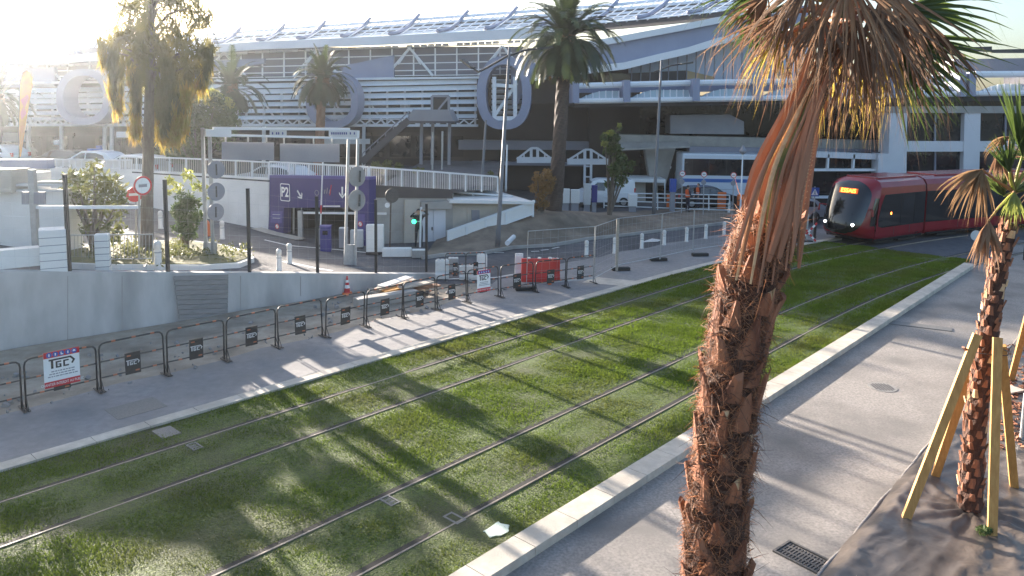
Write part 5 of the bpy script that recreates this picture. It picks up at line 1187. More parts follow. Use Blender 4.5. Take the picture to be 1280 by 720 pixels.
for x0, x1, y0, y1 in ((277, 342, 177.5, 199.5), (350, 424, 179.5, 202)):
    mb = MB(); mb.prism([gp_(x0, y0, .2), gp_(x1, y0+.8, .2), gp_(x1, y1+1, .2), gp_(x0, y1, .2)], (0, .06, 0)); o = mb.build('hanging_panel', M['grey_panel'], gt); mb = MB()
    for x in (x0+5, x1-32, x1-9): mb.bar(gp_(x, y0, .22), gp_(x, y0-7, .22), .05)
    mb.build('hanger', M['galv'], o)
for x0, x1 in ((337, 358), (411, 446)):
    mb = MB(); mb.prism([gp_(x0, 162.5, -.08), gp_(x1, 163, -.08), gp_(x1, 171.5, -.08), gp_(x0, 170.5, -.08)], (0, .03, 0)); o = mb.build('text_board', M['light_grey'], gt); mb = MB()
    x = x0+3
    while x < x1-3: mb.prism([gp_(x, 165.2, -.09), gp_(x+1.6, 165.3, -.09), gp_(x+1.6, 168.2, -.09), gp_(x, 168.1, -.09)], (0, -.005, 0)); x += 2.6 if random.random() < .8 else 5
    mb.build('illegible_characters', M['blue_box'], o)
def gdisc(x, y, r, lb, parent, m='grey_panel', o=-.1, sx=.65, strap=False):
    c = gp_(x, y, o); rr = r/950*c.y; mb = MB(); n = Vector((.75, -.66, 0)) if sx < .9 else Vector((0, -1, 0)); mb.disc(c, n, rr, .025, 24); ob = mb.build('sign_back', M[m], parent); mb = MB()
    if strap: mb.prism([gp_(x+3, y-r*.55, o-.05), gp_(x+5.4, y-r*.55, o-.05), gp_(x+5, y+r*.55, o-.05), gp_(x+2.6, y+r*.55, o-.05)], (0, -.01, 0))
    else: mb.bar(c-Z1*rr*.6+n*.03, c+Z1*rr*.6+n*.03, .04)
    mb.build('bracket', M['grate_iron'], ob)
gdisc(270, 212, 11.5, '', gt); gdisc(270, 239.5, 11.5, '', gt); gdisc(269.5, 265, 11, '', gt); gdisc(446, 220.5, 13, '', gt, 'concrete', -.1, .7, True); gdisc(445.5, 250.5, 13.5, '', gt, 'concrete', -.1, .7, True)
# ------------------------------------------------------------------ road signs
def roundsign(name, label, cat, base, poletop_px, signs, pole_r=.03, nrm=(.35, -.94, 0), m='galv', back=None):
    t = thing(name, label, cat, base); tp = DP(*poletop_px, base.y); mb = MB(); mb.tube([base-Z1*.2, Vector((tp.x, base.y, tp.z))], pole_r, 8); mb.build('pole', M[m], t)
    n = Vector(nrm).normalized()
    for (x, y, r, kind) in signs:
        c = DP(x, y, base.y-.07); rr = r/950*base.y; mb = MB(); mb.disc(c, n, rr, .02, 28); xd_ = Z1.cross(n).normalized()
        if kind == 'noentry':
            o = mb.build('sign_face', M['red_sign'], t); mb = MB(); mb.bar(c+n*.022-xd_*rr*.68, c+n*.022+xd_*rr*.68, .012, rr*.34); mb.build('white_bar', M['white_sign'], o)
        elif kind == 'ban':
            o = mb.build('sign_face', M['white_sign'], t); mb = MB(); mb.ring(c+n*.012, n, rr*.8, rr, .014, 28); mb.build('red_rim', M['red_sign'], o); mb = MB()
            mb.bar(c+n*.022-xd_*rr*.45, c+n*.022+xd_*rr*.45, .01, rr*.3); mb.build('symbol', M['grey_panel'], o)
        else: mb.build('sign_back', M[kind], t)
    return t
isl = lambda x, y: GH(x, y) + Z1*.15
roundsign('road_sign', 'round white sign with a red rim on a grey pole by the weeping tree trunk', 'road sign', isl(174, 330), (174, 222), [(178, 232, 12.2, 'ban')], .03, (.84, -.54, 0))
roundsign('road_sign', 'red no entry sign with white bar, half behind the weeping tree trunk', 'road sign', isl(170, 318), (170, 236), [(168, 243, 9.6, 'noentry')], .03, (.6, -.8, 0))
roundsign('road_sign', 'red no entry disc above a small white round sign, in front of the purple entrance', 'road sign', GH(375, 295)+Z1*.1, (378.5, 230), [(379.5, 239.5, 8.8, 'noentry'), (379.3, 254, 5.2, 'ban')], .03, (-.6, -.8, 0))
roundsign('road_sign', 'dark round sign back with a tiny white disc, before the beige concrete wall', 'road sign', GH(487, 319), (489, 235), [(490, 244.5, 9.2, 'grate_iron'), (484, 256.5, 3.2, 'white_sign')], .03, (.5, -.86, 0), 'rust_steel')
mb = MB(); b = GH(367, 292); tp = DP(370.5, 203, b.y); mb.tube([b, Vector((b.x+.08, b.y, tp.z))], .05, 8); tag(mb.build('steel_pole', M['galv']), 'bare grey pole standing in front of the left end of the purple entrance', 'pole')
t = thing('barrier_arm', 'raised white barrier arm with red stripes, standing almost upright before the entrance', 'parking barrier', GH(400, 305)); a = DP(400.5, 288, t.location.y); b = DP(403.5, 203, t.location.y)
for k in range(8):
    mb = MB(); mb.bar(a.lerp(b, k/8), a.lerp(b, (k+1)/8), .12, .04); mb.build('arm_section', M['red_sign' if k in (2, ) else 'white_sign'], t)
mb = MB(); mb.bbox(t.location+Z1*.35, (.4, .4, .7), .3, .04); mb.build('motor_housing', M['grey_panel'], t)
t = thing('barrier_arm', 'lowered pale barrier arm reaching across the purple parking entrance', 'parking barrier', GH(376, 299)); a = DP(379, 266, t.location.y); b = DP(483, 267, t.location.y-1.2)
mb = MB(); mb.bar(a, b, .06, .1); mb.build('arm', M['white_metal'], t); mb = MB(); mb.bar(t.location, Vector((t.location.x, t.location.y, a.z+.1)), .22); mb.build('post', M['galv'], t)
p = GH(407.5, 314); t = thing('ticket_machine', 'deep blue ticket machine in the parking entrance', 'ticket machine', p); mb = MB(); mb.bbox(p+Z1*.55, (.46, .4, 1.1), .15, .03); mb.build('cabinet', M['blue_box'], t); mb = MB(); mb.bbox(p+Z1*1.12, (.5, .44, .06), .15, .02); mb.build('cap', M['mid_purple'], t); mb = MB(); mb.box(p+Vector((.02, -.21, .85)), (.22, .02, .18), .15); mb.build('screen', M['glass_dark'], t)
for x0, x1, yt, yb, m, lb in ((423, 434, 285, 312, 'grey_panel', 'grey rounded cabinet left of the right gantry post, before the parking entrance'), (437, 453, 288, 311, 'light_grey', 'framed grey panel right of the right gantry post, before the parking entrance'), (457, 479, 281, 318, 'white_wall', 'tall white blank board against the right edge of the purple entrance'), (514, 532, 313, 323, 'concrete', 'low concrete block at the feet of the person in black'), (477, 514, 311, 322, 'white_wall', 'long low white block on the road edge below the beige wall')):
    p = GH((x0+x1)/2, yb); mb = MB(); w = (x1-x0)/950*p.y; h = (yb-yt)/950*p.y; t = thing('roadside_block', lb, 'block', p); mb.bbox(p+Vector((0, .2, h/2)), (w, .35, h), .1, .03); mb.build('body', M[m], t); mb = MB(); mb.box(p+Vector((0, .2, h*.04)), (w*1.03, .38, h*.08), .1); mb.build('foot', M['building_brown'], t)
    mb = MB(); mb.box(p+Vector((0, .2, h+.006)), (w*.96, .33, .02), .1); mb.build('top', M['white_wall'], t)
# white striped post with green light, beside the man
p = GH(525, 309); t = thing('signal_post', 'slim white post with a lit green signal lamp, in front of the person in black', 'traffic light', p); tp = DP(527, 259, p.y); mb = MB(); mb.tube([p, Vector((p.x+.05, p.y, tp.z))], .05, 8); mb.build('post', M['white_metal'], t)
mb = MB(); c = DP(517.5, 277, p.y-.06); mb.disc(c, (.1, -1, 0), .095, .03, 20); o = mb.build('green_lamp', M['green_light'], t); mb = MB(); mb.box(c+Vector((.02, .08, 0)), (.22, .12, .24)); mb.build('lamp_housing', M['black'], o)
mb = MB(); mb.bar(c+Vector((.1, .08, 0)), Vector((p.x+.05, p.y, c.z)), .05); mb.build('arm', M['white_metal'], t)

# ------------------------------------------------------------------ left foreground: blocks, kiosk, arm
def block(x0, x1, yt, yb, label, name='masonry_block', rz=.55, asp=1.0, m='white_wall', off=0.):
    p = GH((x0+x1)/2, yb); w = (x1-x0)/950*p.y; h = (yb-yt)/950*p.y; k = w/(math.cos(rz)+asp*math.sin(rz)); t = thing(name, label, 'block', p, 0, 'white masonry blocks by the wire fence'); mb = MB(); c = p+Vector((0, .3, 0))
    mb.bbox(c+Z1*(h/2-.1), (k, k*asp, h+.2), rz, .02); mb.build('body', M[m], t); mb = MB()
    for i in range(1, 6): mb.box(c+Z1*h*i/6, (k+.006, k*asp+.006, .02), rz)
    mb.build('joint_lines', M['grey_panel'], t)
block(39, 80, 286, 345, 'large white masonry block with a flat sunlit top behind the wire fence'); block(112, 133, 293, 343, 'narrow tall white masonry block right of the second black fence post base', rz=.35)
p = GH(10, 344); mb = MB(); a, b = GH(-60, 344), GH(39, 344); a.z = b.z = max(a.z, b.z); ht = 24/950*p.y; mb.bar(a+Z1*ht/2+Vector((0, .4, 0)), b+Z1*ht/2+Vector((0, .4, 0)), .4, ht); tag(mb.build('low_wall', M['white_wall']), 'low white wall running out of the left edge, ending at the large masonry block', 'wall')
kp = GH(40, 312); kb = thing('entrance_kiosk', 'white windowless building with a beige end block at the left edge', 'building', kp); KP = Plane(kp, (1, -.12))
mb = MB(); slab(mb, KP, [(-120, 240), (80, 240), (80, 318), (-120, 318)], 0, .9); mb.build('wall', M['white_wall'], kb); mb = MB(); slab(mb, KP, [(-120, 212), (14, 212), (14, 241), (-120, 241)], .3, .8); mb.build('end_block', M['beige_wall'], kb)
mb = MB(); slab(mb, KP, [(16, 217), (36, 217), (36, 242), (16, 242)], -.4, 1); mb.build('wall', M['white_wall'], kb); mb = MB()
for x in (18, 22.5, 27): slab(mb, KP, [(x, 212), (x+2, 212), (x+2, 219), (x, 219)], -.35, .1)
mb.build('slots', M['black'], kb); mb = MB()
for y in (230, 237): slab(mb, KP, [(16, y), (80, y), (80, y+3), (16, y+3)], .1, .3)
mb.build('ledge', M['light_grey'], kb); mb = MB(); slab(mb, KP, [(45, 227), (80, 227), (80, 231), (45, 231)], .05, .3); mb.build('ledge', M['beige_wall'], kb)
mb = MB(); q = PP.f(-30, 205); 
mb.prism([DP(-80, 199.5, 34), DP(60, 199.5, 34), DP(60, 211, 34), DP(-80, 211, 34)], (0, .5, 0)); t = thing('parapet', 'blue grey parapet beam above the white building at the left edge', 'parapet', DP(-10, 240, 34)); mb.build('beam', M['cladding_blue'], t); mb = MB(); mb.prism([DP(-80, 211, 34.1), DP(58, 211, 34.1), DP(58, 250, 34.1), DP(-80, 250, 34.1)], (0, .3, 0)); mb.build('wall', M['white_wall'], t)
balustrade('railing', 'white railing right of the blue grey parapet, behind the leafy shrub', PP, [(40, 199), (165, 200)], [(40, 208), (165, 211)], 16, 'white_wall')
p = GH(38, 330); t = thing('height_bar', 'grey post with two grey boxes and a long white horizontal bar at the left', 'height barrier', p); a = DP(40, 212, p.y); mb = MB(); mb.bar(Vector((a.x, a.y, p.z)), a, .16); mb.build('post', M['galv'], t); mb = MB(); mb.bar(DP(44, 259, p.y), DP(172, 259, p.y), .09, .09); mb.build('bar', M['white_sign'], t)
mb = MB()
for x0, x1 in ((27, 36), (42, 55)): mb.prism([DP(x0, 240, p.y-.1), DP(x1, 240, p.y-.1), DP(x1, 255.5, p.y-.1), DP(x0, 255.5, p.y-.1)], (0, .1, 0))
mb.build('box', M['grey_panel'], t)
t = thing('crowd_barrier', 'galvanised crowd control barrier in front of the planted island', 'barrier', GH(140, 334)); Y = t.location.y
mb = MB(); mb.tube([DP(84, 332, Y), DP(84, 294, Y), DP(191, 293, Y), DP(191, 328, Y)], .022, 6); mb.tube([DP(84, 325, Y), DP(191, 323, Y)], .018, 6); mb.build('frame', M['galv'], t); mb = MB()
for k in range(1, 24): x = 84+107*k/24; mb.tube([DP(x, 294, Y), DP(x, 324, Y)], .008, 4)
mb.build('bars', M['galv'], t); mb = MB()
for x in (95, 180): mb.bar(DP(x, 334, Y-.3), DP(x+3, 330, Y+.3), .04)
mb.build('feet', M['galv'], t)
p = GH(248, 284.5); mb = MB()
mb.lathe(GH(259, 295)+Z1*.0, [(.16, 0), (.13, .3), (.12, .6), (.05, .7)], 10); tag(mb.build('orange_marker', M['orange']), 'small orange marker beside the left gantry posts', 'marker')
# pipe on the bank
mb = MB(); a, b = G(634, 304, .45), G(642, 296, .5); mb.tube([a, b], .11, 12); tag(mb.build('pipe', M['white_metal']), 'short white pipe lying on the earth bank at the lamp post foot', 'pipe')
# ------------------------------------------------------------------ lamp posts
def lamp(label, base, top_px, arms, r0=.09, m='shaded_lamp_grey', ball=None, name='street_lamp'):
    t = thing(name, label, 'street lamp', base); tp = DP(*top_px, base.y); mb = MB(); P = [base-Z1*.1, base.lerp(tp, .08), base.lerp(tp, .1), tp]
    mb.tube(P, [r0*1.25, r0*1.2, r0, r0*.6], 10); mb.build('post', M[m], t, True)
    for pts in arms:
        mb = MB(); q = [DP(x, y, base.y + (.3*i)) for i, (x, y) in enumerate(pts)]; mb.tube(q, .05, 6); o = mb.build('arm', M['black_metal'], t); a, b = q[-2], q[-1]; d = (b-a).normalized(); mb = MB(); mb.bar(b-d*.1, b+d*.75, .26, .1); mb.build('lamp_head', M['black_metal'], o)
    return t
lamp('tall slim lamp post with two dark arms left of the thick palm trunk', G(622, 305, .3), (637, 58), [[(636, 69), (610, 84), (598, 90), (590, 84)], [(636, 70), (655, 63), (672, 61)]], .1)
lamp('slim lamp post with one long dark arm, beyond the white van', G(817, 268, .25), (827, 75), [[(818, 90), (826, 87), (838, 82), (852, 80)]], .1)
lamp('slender post on the terrace ending below the big ring frame', pxat(602, 44, DZ) if False else DP(602, 232, 44), (607.5, 150), [], .09)
lamp('pale thin post directly right of the tall slim lamp post', DP(632, 238, 46), (634, 181), [], .07, 'white_metal')
t = lamp('white post topped by a grey lantern, left of the shaggy palm', G(925, 272, .05), (928.5, 193), [], .06, 'white_metal'); mb = MB(); q = DP(928.5, 193, t.location.y); mb.lathe(q, [(.06, 0), (.2, .12), (.22, .22), (.1, .42), (.03, .55)], 10); mb.build('lantern', M['grey_panel'], t)
for x, yb, yt, lb in ((541, 212, 165, 'thin post with white fittings in front of the metal stair'), (553, 212, 164, 'pale thin pole at the right foot of the metal stair')):
    b = DP(x-.5, yb, 46); tp = DP(x, yt, 46); mb = MB(); mb.tube([b, tp], .06, 8); tag(mb.build('thin_pole', M['galv']), lb, 'pole')
# ------------------------------------------------------------------ trees and palms
def trunkpx(t, pts, rs, m, n=12, amp=.05):
    return rough_trunk('trunk', pts, rs, M[m], t, n, amp, 5)
b = GH(183, 322); Yt = b.y; t = thing('weeping_tree', 'tall tree with a thin straight trunk and weeping golden green foliage', 'tree', b)
trunkpx(t, [b-Z1*.2, DP(184, 260, Yt), DP(185.5, 180, Yt), DP(188, 90, Yt), DP(190, -30, Yt)], [.22, .19, .17, .15, .08], 'bark', 12, .02)
tops = [(205, 5, 24), (165, 8, 20), (235, 10, 22), (190, -25, 30), (225, -20, 25), (150, 45, 17), (170, 40, 20), (215, 45, 26), (245, 65, 19), (150, 58, 15), (190, 55, 20), (230, 85, 20), (135, 62, 10), (205, 75, 22), (175, 70, 14), (258, 60, 12), (256, 22, 14), (245, 30, 12)]
hang = [(140, 80, 8, 45), (150, 90, 8, 55), (143, 105, 6, 45), (170, 110, 9, 45), (168, 130, 8, 45), (210, 100, 12, 60), (222, 115, 11, 60), (205, 130, 12, 50), (235, 95, 9, 35), (250, 85, 8, 30), (215, 135, 10, 45), (230, 125, 8, 40), (165, 75, 8, 30), (258, 75, 6, 25), (195, 110, 8, 50), (128, 62, 6, 18), (262, 68, 6, 20)]
cl = [(DP(x, y, Yt+random.uniform(-1.2, 1.2)), r/950*Yt) for x, y, r in tops]
leaf_mass('crown', cl, 1700, .26, M['leaf_weep'], t, 1.2, .8, .12)
date_crown('drooping_fronds', tuple(DP(189, 8, Yt)), 2.3, 17, M['leaf_weep'], t, .5, -.9, 1.2, 22, 31, .05, 1.5); date_crown('drooping_fronds', tuple(DP(188, 45, Yt)), 2.1, 10, M['leaf_weep'], t, .45, -.9, .5, 20, 32, .05, 1.6)
cl = []
for x, y, r, L in hang:
    Yh = Yt+random.uniform(-1.2, 1.2)
    for k in range(5): cl.append((DP(x+random.uniform(-2, 2), y+L*(k/5-.2), Yh), r*(.85-.1*k)/950*Yt))
leaf_mass('hanging_foliage', cl, 4200, .34, M['leaf_weep'], t, 4.5, 1.5, .07)
cl2 = [(DP(x+random.uniform(-3, 3), y+L*.75, Yt+random.uniform(-1.2, 1.2)), r*.8/950*Yt) for x, y, r, L in hang for _ in range(2)]
leaf_mass('yellow_tips', cl2, 2200, .3, M['yellow_leaf'], t, 4.5, 1.7, .07)
mb = MB()
for x, y, r in tops[:16]:
    q = DP(x, y, Yt+random.uniform(-.8, .8)); s = DP(187, min(120, y+35), Yt); mb.tube([s, s.lerp(q, .5)+Z1*.25, q], [.06, .04, .015], 5)
mb.build('limbs', M['bark'], t)
def date_palm(label, base, top_px, r0, R, n, seed, m='trunk', dry=True, leafl=.6, grp=None, boss=True):
    t = thing('date_palm', label, 'palm tree', base, 0, grp); Y = base.y; tp = DP(*top_px, Y); base.z = 1.75 if base.y > 44 else base.z; P = [base-Z1*.2, base.lerp(tp, .35)+Vector((.05, 0, 0)), base.lerp(tp, .7), tp]
    rough_trunk('trunk', P, [r0*1.15, r0*.95, r0*.9, r0*.95], M[m], t, 16, .05, 9)
    if boss:
        mb = MB()
        for i in range(70):
            a = i*2.4; z = tp.z - .9*R*.28 + i/70*R*.42; o = Vector((math.cos(a), math.sin(a), 0)); q = Vector((tp.x, tp.y, z)) + o*r0*.9; mb.bar(q, q+o*.16+Z1*.2, .16, .08)
        mb.build('leaf_bases', M['trunk_red'], t)
    c = tuple(tp + Z1*R*.1); date_crown('crown', c, R, n, M['date_green'], t, leafl, -.75, 1.4, 32, seed, .06)
    if dry: date_crown('dry_fronds', c, R*.75, 14, M['date_dry'], t, leafl*.8, -1.3, -.75, 24, seed+1, .06)
    return t
date_palm('large date palm with a thick dark trunk standing on the earth bank', G(692, 266, .95), (707, 58), 0.37, 2.7, 115, 5, 'trunk', True, .55)
date_palm('slim date palm with a reddish trunk before the slatted facade, centre left', DP(396, 200, 50), (403, 106), .31, 1.9, 90, 9, 'trunk_red', False, .42)
date_palm('dark feathery palm rising behind the round green tree', DP(288, 200, 52), (289, 115), .28, 2.3, 46, 12, 'trunk', False, .5)
date_palm('hazy palm cut off by the left edge beside the orange flag', DP(-8, 205, 56), (-4, 128), .38, 2.7, 46, 15, 'trunk', False, .5)
def bush(name, label, base, clumps, n, size, m, stems=True, Yd=None, spread=.6, cat='tree', tr='bark', lime=None):
    t = thing(name, label, cat, base); Y = Yd or base.y; cl = [(DP(x, y, Y+random.uniform(-spread, spread)), r/950*Y) for x, y, r in clumps]; leaf_mass('crown', cl, n, size, M[m], t); mb = MB()
    if stems:
        for k, (q, r) in enumerate(cl): 
            s = base+Vector((random.uniform(-.08, .08), 0, 0)); mb.tube([s, s.lerp(q, .45)+Z1*.1*(q-s).length*.5, q], [.07, .045, .012], 5)
        mb.build('trunk', M[tr], t)
    if lime: leaf_mass('pale_shoots', [(DP(x, y, Y+random.uniform(-.3, .3)), r/950*Y) for x, y, r in lime], n//5, size, M['leaf_lime'], t, .5)
    return t
bush('round_tree', 'round dense green tree beside the weeping tree on the terrace', Vector((DP(248, 205, 47).x, 47, 1.75)), [(255, 140, 22), (230, 145, 20), (280, 140, 20), (250, 165, 24), (225, 172, 18), (275, 168, 20), (290, 155, 12), (215, 160, 14), (245, 190, 18), (222, 192, 14), (240, 122, 10), (270, 124, 10)], 6000, .15, 'leaf_green', lime=[(265, 122, 12), (235, 122, 10), (285, 130, 8), (215, 185, 8), (245, 118, 8)])
bush('leafy_shrub', 'loose leafy green shrub behind the second black fence post on the left', isl(118, 322), [(120, 225, 20), (95, 225, 18), (140, 230, 17), (100, 245, 20), (130, 250, 20), (145, 265, 14), (115, 265, 16), (85, 240, 12), (150, 248, 12), (130, 285, 10), (105, 285, 8), (150, 285, 9), (118, 208, 10), (140, 297, 12)], 1300, .11, 'leaf_olive', spread=.7, cat='shrub')
bush('pale_shrub', 'tall narrow shrub with lime yellow shoots on the planted island', isl(232, 316), [(232, 250, 13), (230, 265, 16), (235, 280, 14), (240, 255, 12), (226, 285, 11), (238, 292, 10), (222, 262, 9), (246, 270, 9)], 1700, .09, 'leaf_green', spread=.4, cat='shrub', lime=[(212, 226, 7), (235, 220, 9), (245, 232, 8), (222, 235, 8), (210, 240, 6), (262, 245, 5), (255, 235, 6)])
bush('dry_shrub', 'dry orange brown shrub leaning on the thick palm trunk', G(676, 268, .95), [(672, 222, 8), (684, 218, 8), (678, 230, 10), (668, 235, 7), (684, 235, 9), (676, 246, 8), (680, 255, 7), (690, 225, 6), (670, 258, 5)], 1500, .09, 'leaf_dry', spread=.3, cat='shrub')
bush('small_tree', 'small upright tree with a thin trunk beside the white van', G(762, 270, .6), [(762, 178, 8), (768, 172, 8), (774, 160, 4), (756, 172, 6), (770, 188, 9), (760, 188, 7), (775, 200, 10), (768, 212, 9), (782, 212, 9), (775, 225, 10), (790, 205, 5), (762, 230, 7)], 1500, .12, 'leaf_green', spread=.4, lime=[(758, 170, 5), (764, 166, 4), (774, 156, 3), (756, 180, 4)])
bush('terrace_shrub', 'low green shrub showing above the mesh railing in front of the metal stair', DP(482, 214, 44), [(470, 208, 7), (485, 206, 7), (498, 208, 6), (478, 211, 6)], 600, .1, 'leaf_olive', False, cat='shrub')
bush('terrace_shrub', 'small light green shrub showing above the railing left of the tall slim lamp post', DP(615, 225, 46), [(613, 219, 5), (607, 222, 4), (619, 222, 4)], 300, .1, 'leaf_olive', False, cat='shrub')
bush('terrace_shrub', 'small sparse shrub showing above the railing right of the metal stair', DP(523, 214, 44), [(523, 212, 3), (528, 213, 3), (518, 213, 3)], 160, .1, 'leaf_olive', False, cat='shrub')
# far dark greenery behind the cars on the terrace
for i, (x, lb) in enumerate(((200, 'dark hedge shrub behind the parked cars, left of the gantry'), (225, 'olive shrub at the foot of the round green tree'))):
    bush('hedge_shrub', lb, DP(x, 205, 49), [(x, 192, 10), (x-10, 195, 9), (x+9, 194, 9)], 700, .12, 'leaf_olive', False, cat='shrub')
# added unseen tree left of the frame, casts shade over the lower lawn
st0 = Vector((-22.5, 23.5, 1.8)); t = thing('added_shade_tree', 'loose leafy tree added unseen beyond the left frame edge to shade the lower lawn', 'tree', st0)
rough_trunk('trunk', [st0-Z1*.3, st0+Vector((.1, 0, 2.5)), st0+Vector((-.1, .2, 5.5))], [.25, .2, .12], M['bark'], t, 12, .04, 5)
scl = [(st0+Vector((random.uniform(-2.6, 2.6), random.uniform(-2.6, 2.6), random.uniform(2.2, 7.2))), random.uniform(.5, 1.1)) for _ in range(26)]
leaf_mass('crown', scl, 1700, .17, M['leaf_green'], t); mb = MB()
for q, r in scl: s = st0+Z1*random.uniform(2, 5); mb.tube([s, s.lerp(q, .5)+Z1*.2, q], [.07, .045, .012], 5)
mb.build('limbs', M['bark'], t)
# orange flag
FY = 51.5; t = thing('feather_flag', 'tall orange feather flag on the terrace at the far left', 'flag', Vector((DP(25, 203, FY).x, FY, 1.75))); P = [(29, 91), (33, 88.5), (37, 90), (40.5, 97), (40.5, 106), (37, 125), (33, 150), (28, 183), (26, 196), (24, 196), (23.5, 170), (24, 130), (25.5, 105)]
mb = MB(); k = 0; Lp = [P[0]]+P[:0:-1]; 
mb.prism([DP(x, y, FY) for x, y in P], (0, .03, 0)); mb.build('cloth', M['flag_orange'], t); mb = MB(); mb.tube([DP(24, 207, FY), DP(23.5, 150, FY), DP(25, 105, FY), DP(29, 91, FY), DP(34, 88, FY)], .03, 6); mb.build('pole', M['black_metal'], t)
mb = MB(); mb.prism([DP(x, y, FY-.02) for x, y in ((26, 125), (34, 118), (36, 122), (31, 135), (33, 142), (27, 150), (25.5, 142), (29, 133))], (0, .01, 0)); mb.build('print', M['flag_print'], t)
# ------------------------------------------------------------------ vehicles
def car(name, label, cat, loc, rz, body, L=4.4, Wd=1.78, Hh=1.45, van=False, estate=False, bar=False):
    t = thing(name, label, cat, (0, 0, 0)); h = Hh
    if van: side = [(-L/2, .3), (-L/2, h*.55), (-L/2+.05, h*.95), (-L/2+.2, h), (L*.12, h), (L*.22, h*.93), (L*.36, h*.6), (L*.46, h*.5), (L/2, h*.38), (L/2, .28)]
    else: side = [(-L/2, .32), (-L/2+.02, h*.55), (-L/2+.12, h*.64), (-L*.33 if not estate else -L*.45, h*.93), (-L*.2, h*.985), (0, h), (L*.08, h*.98), (L*.25, h*.68), (L*.42, h*.58), (L/2-.05, h*.45), (L/2, .3)]
    mb = MB(); n = len(side); zs = h*.6
    def tum(z): return 1 - .18*max(0, (z-zs)/(h-zs))**1.2 - .04*max(0, (.45-z))
    rows = []
    for s, sc in ((-1, .94), (-1, 1.0), (1, 1.0), (1, .94)):
        rows.append([(x*(.985 if abs(sc) < 1 else 1), s*Wd/2*tum(z)*(sc if False else 1), z if sc == 1 else z) for x, z in side])
    A = [(x, -Wd/2*tum(z), z) for x, z in side]; B = [(x, Wd/2*tum(z), z) for x, z in side]
    A2 = [(x*.99, -Wd/2*tum(z)*.9, z+.025) for x, z in side]; B2 = [(x*.99, Wd/2*tum(z)*.9, z+.025) for x, z in side]
    k = len(mb.v); mb.v += [Vector(p) for p in A+A2+B2+B]
    for r in range(3):
        for i in range(n-1): mb.f.append((k+r*n+i, k+r*n+i+1, k+(r+1)*n+i+1, k+(r+1)*n+i)); mb.m.append(0)
    mb.f += [tuple(range(k, k+n)), tuple(range(k+4*n-1, k+3*n-1, -1))]; mb.m += [0, 0]; mb.build('body', M[body], t)
    def sp(x, z, s): return Vector((x, s*(Wd/2*tum(z)+.008), z))
    for s in (-1, 1):
        if van: wins = [[(L*.02, h*.6), (L*.02, h*.9), (L*.15, h*.9), (L*.3, h*.62)], [(-L*.2, h*.6), (-L*.2, h*.88), (-L*.03, h*.88), (-L*.03, h*.6)]]
        else: wins = [[(0, h*.66), (0, h*.93), (L*.07, h*.92), (L*.2, h*.68)], [(-L*.02, h*.66), (-L*.02, h*.93), (-L*.18, h*.93), (-L*.3, h*.84) , (-L*.34, h*.66)]]
        for w in wins: mb = MB(); mb.prism([sp(x, z, s) for x, z in w], (0, s*.006, 0)); mb.build('window', M['car_glass'], t)
        for x in (-L*.3, L*.31):
            mb = MB(); mb.tube([(x, s*(Wd/2-.2), .31), (x, s*(Wd/2+.01), .31)], .31, 16); o = mb.build('wheel', M['tyre'], t); mb = MB(); mb.tube([(x, s*(Wd/2+.005), .31), (x, s*(Wd/2+.02), .31)], .19, 12); mb.build('rim', M['rim'], o)
        mb = MB(); mb.box((L*.21, s*(Wd/2+.08), h*.67), (.12, .16, .1)); mb.build('mirror', M[body], t)
        mb = MB(); mb.box((-L/2+.03, s*(Wd/2-.14), h*.55 if not van else h*.62), (.1, .2, .28)); mb.build('tail_light', M['tail_red'], t); mb = MB(); mb.box((L/2-.06, s*(Wd/2-.2), h*.43), (.14, .28, .12)); mb.build('headlight', M['glass_sky'], t)
    a, b2 = (side[6], side[5]) if van else (side[7], side[6])
    mb = MB(); 
    f0, f1 = ((L*.355, h*.61), (L*.235, h*.9)) if van else ((L*.24, h*.7), (L*.095, h*.96))
    mb.prism([Vector((f0[0]+.012, -Wd*.42, f0[1]+.035)), Vector((f0[0]+.012, Wd*.42, f0[1]+.035)), Vector((f1[0]+.012, Wd*.36, f1[1]+.035)), Vector((f1[0]+.012, -Wd*.36, f1[1]+.035))], (.01, 0, .01)); mb.build('windscreen', M['car_glass'], t)
    mb = MB(); mb.box((0, 0, .28), (L*.96, Wd*.94, .16)); mb.build('sill', M['black'], t)
    if bar: mb = MB(); mb.bbox((-.1, 0, h+.09), (.3, 1.1, .12), 0, .03); mb.build('roof_bar', M['bus_blue'], t)
    t.location = loc; t.rotation_euler = (0, 0, rz); return t
def deckcar(px, ytop, Hh, D): return Vector(((px-PPX)/FPX*D + 0, D, CAMH - D*(ytop-(135+.015*(px-640)))/FPX - Hh))
car('parked_car', 'white parked car at the far left edge, by the orange flag', 'car', Vector((deckcar(-6, 181, 1.45, 56).x, 56, DL)), 2.9, 'car_white')
car('parked_car', 'dark parked car between the orange flag and the car with the blue roof bar', 'car', Vector((deckcar(78, 0, 0, 53).x, 53, DL)), 2.9, 'car_dark', Hh=1.35)
car('parked_car', 'white parked car with a blue roof bar on the terrace', 'car', Vector((deckcar(116, 0, 0, 50).x, 50, DL)), 2.95, 'car_white', Hh=1.5, bar=True)
car('parked_car', 'white parked car right of the one with the blue roof bar', 'car', Vector((deckcar(165, 0, 0, 47.5).x, 47.5, DL)), 2.95, 'car_white', estate=True, Hh=1.45)
car('parked_car', 'white parked car behind the gantry panels, above the purple entrance', 'car', Vector((deckcar(342, 0, 0, 42).x, 42, DL)), 2.85, 'car_white', Hh=1.4)
v0 = G(771, 259, 0); car('delivery_van', 'small white van parked beyond the earth bank', 'van', v0+Vector((-.8, .6, .05)), math.pi+.05, 'car_white', 3.9, 1.7, 1.78, True)
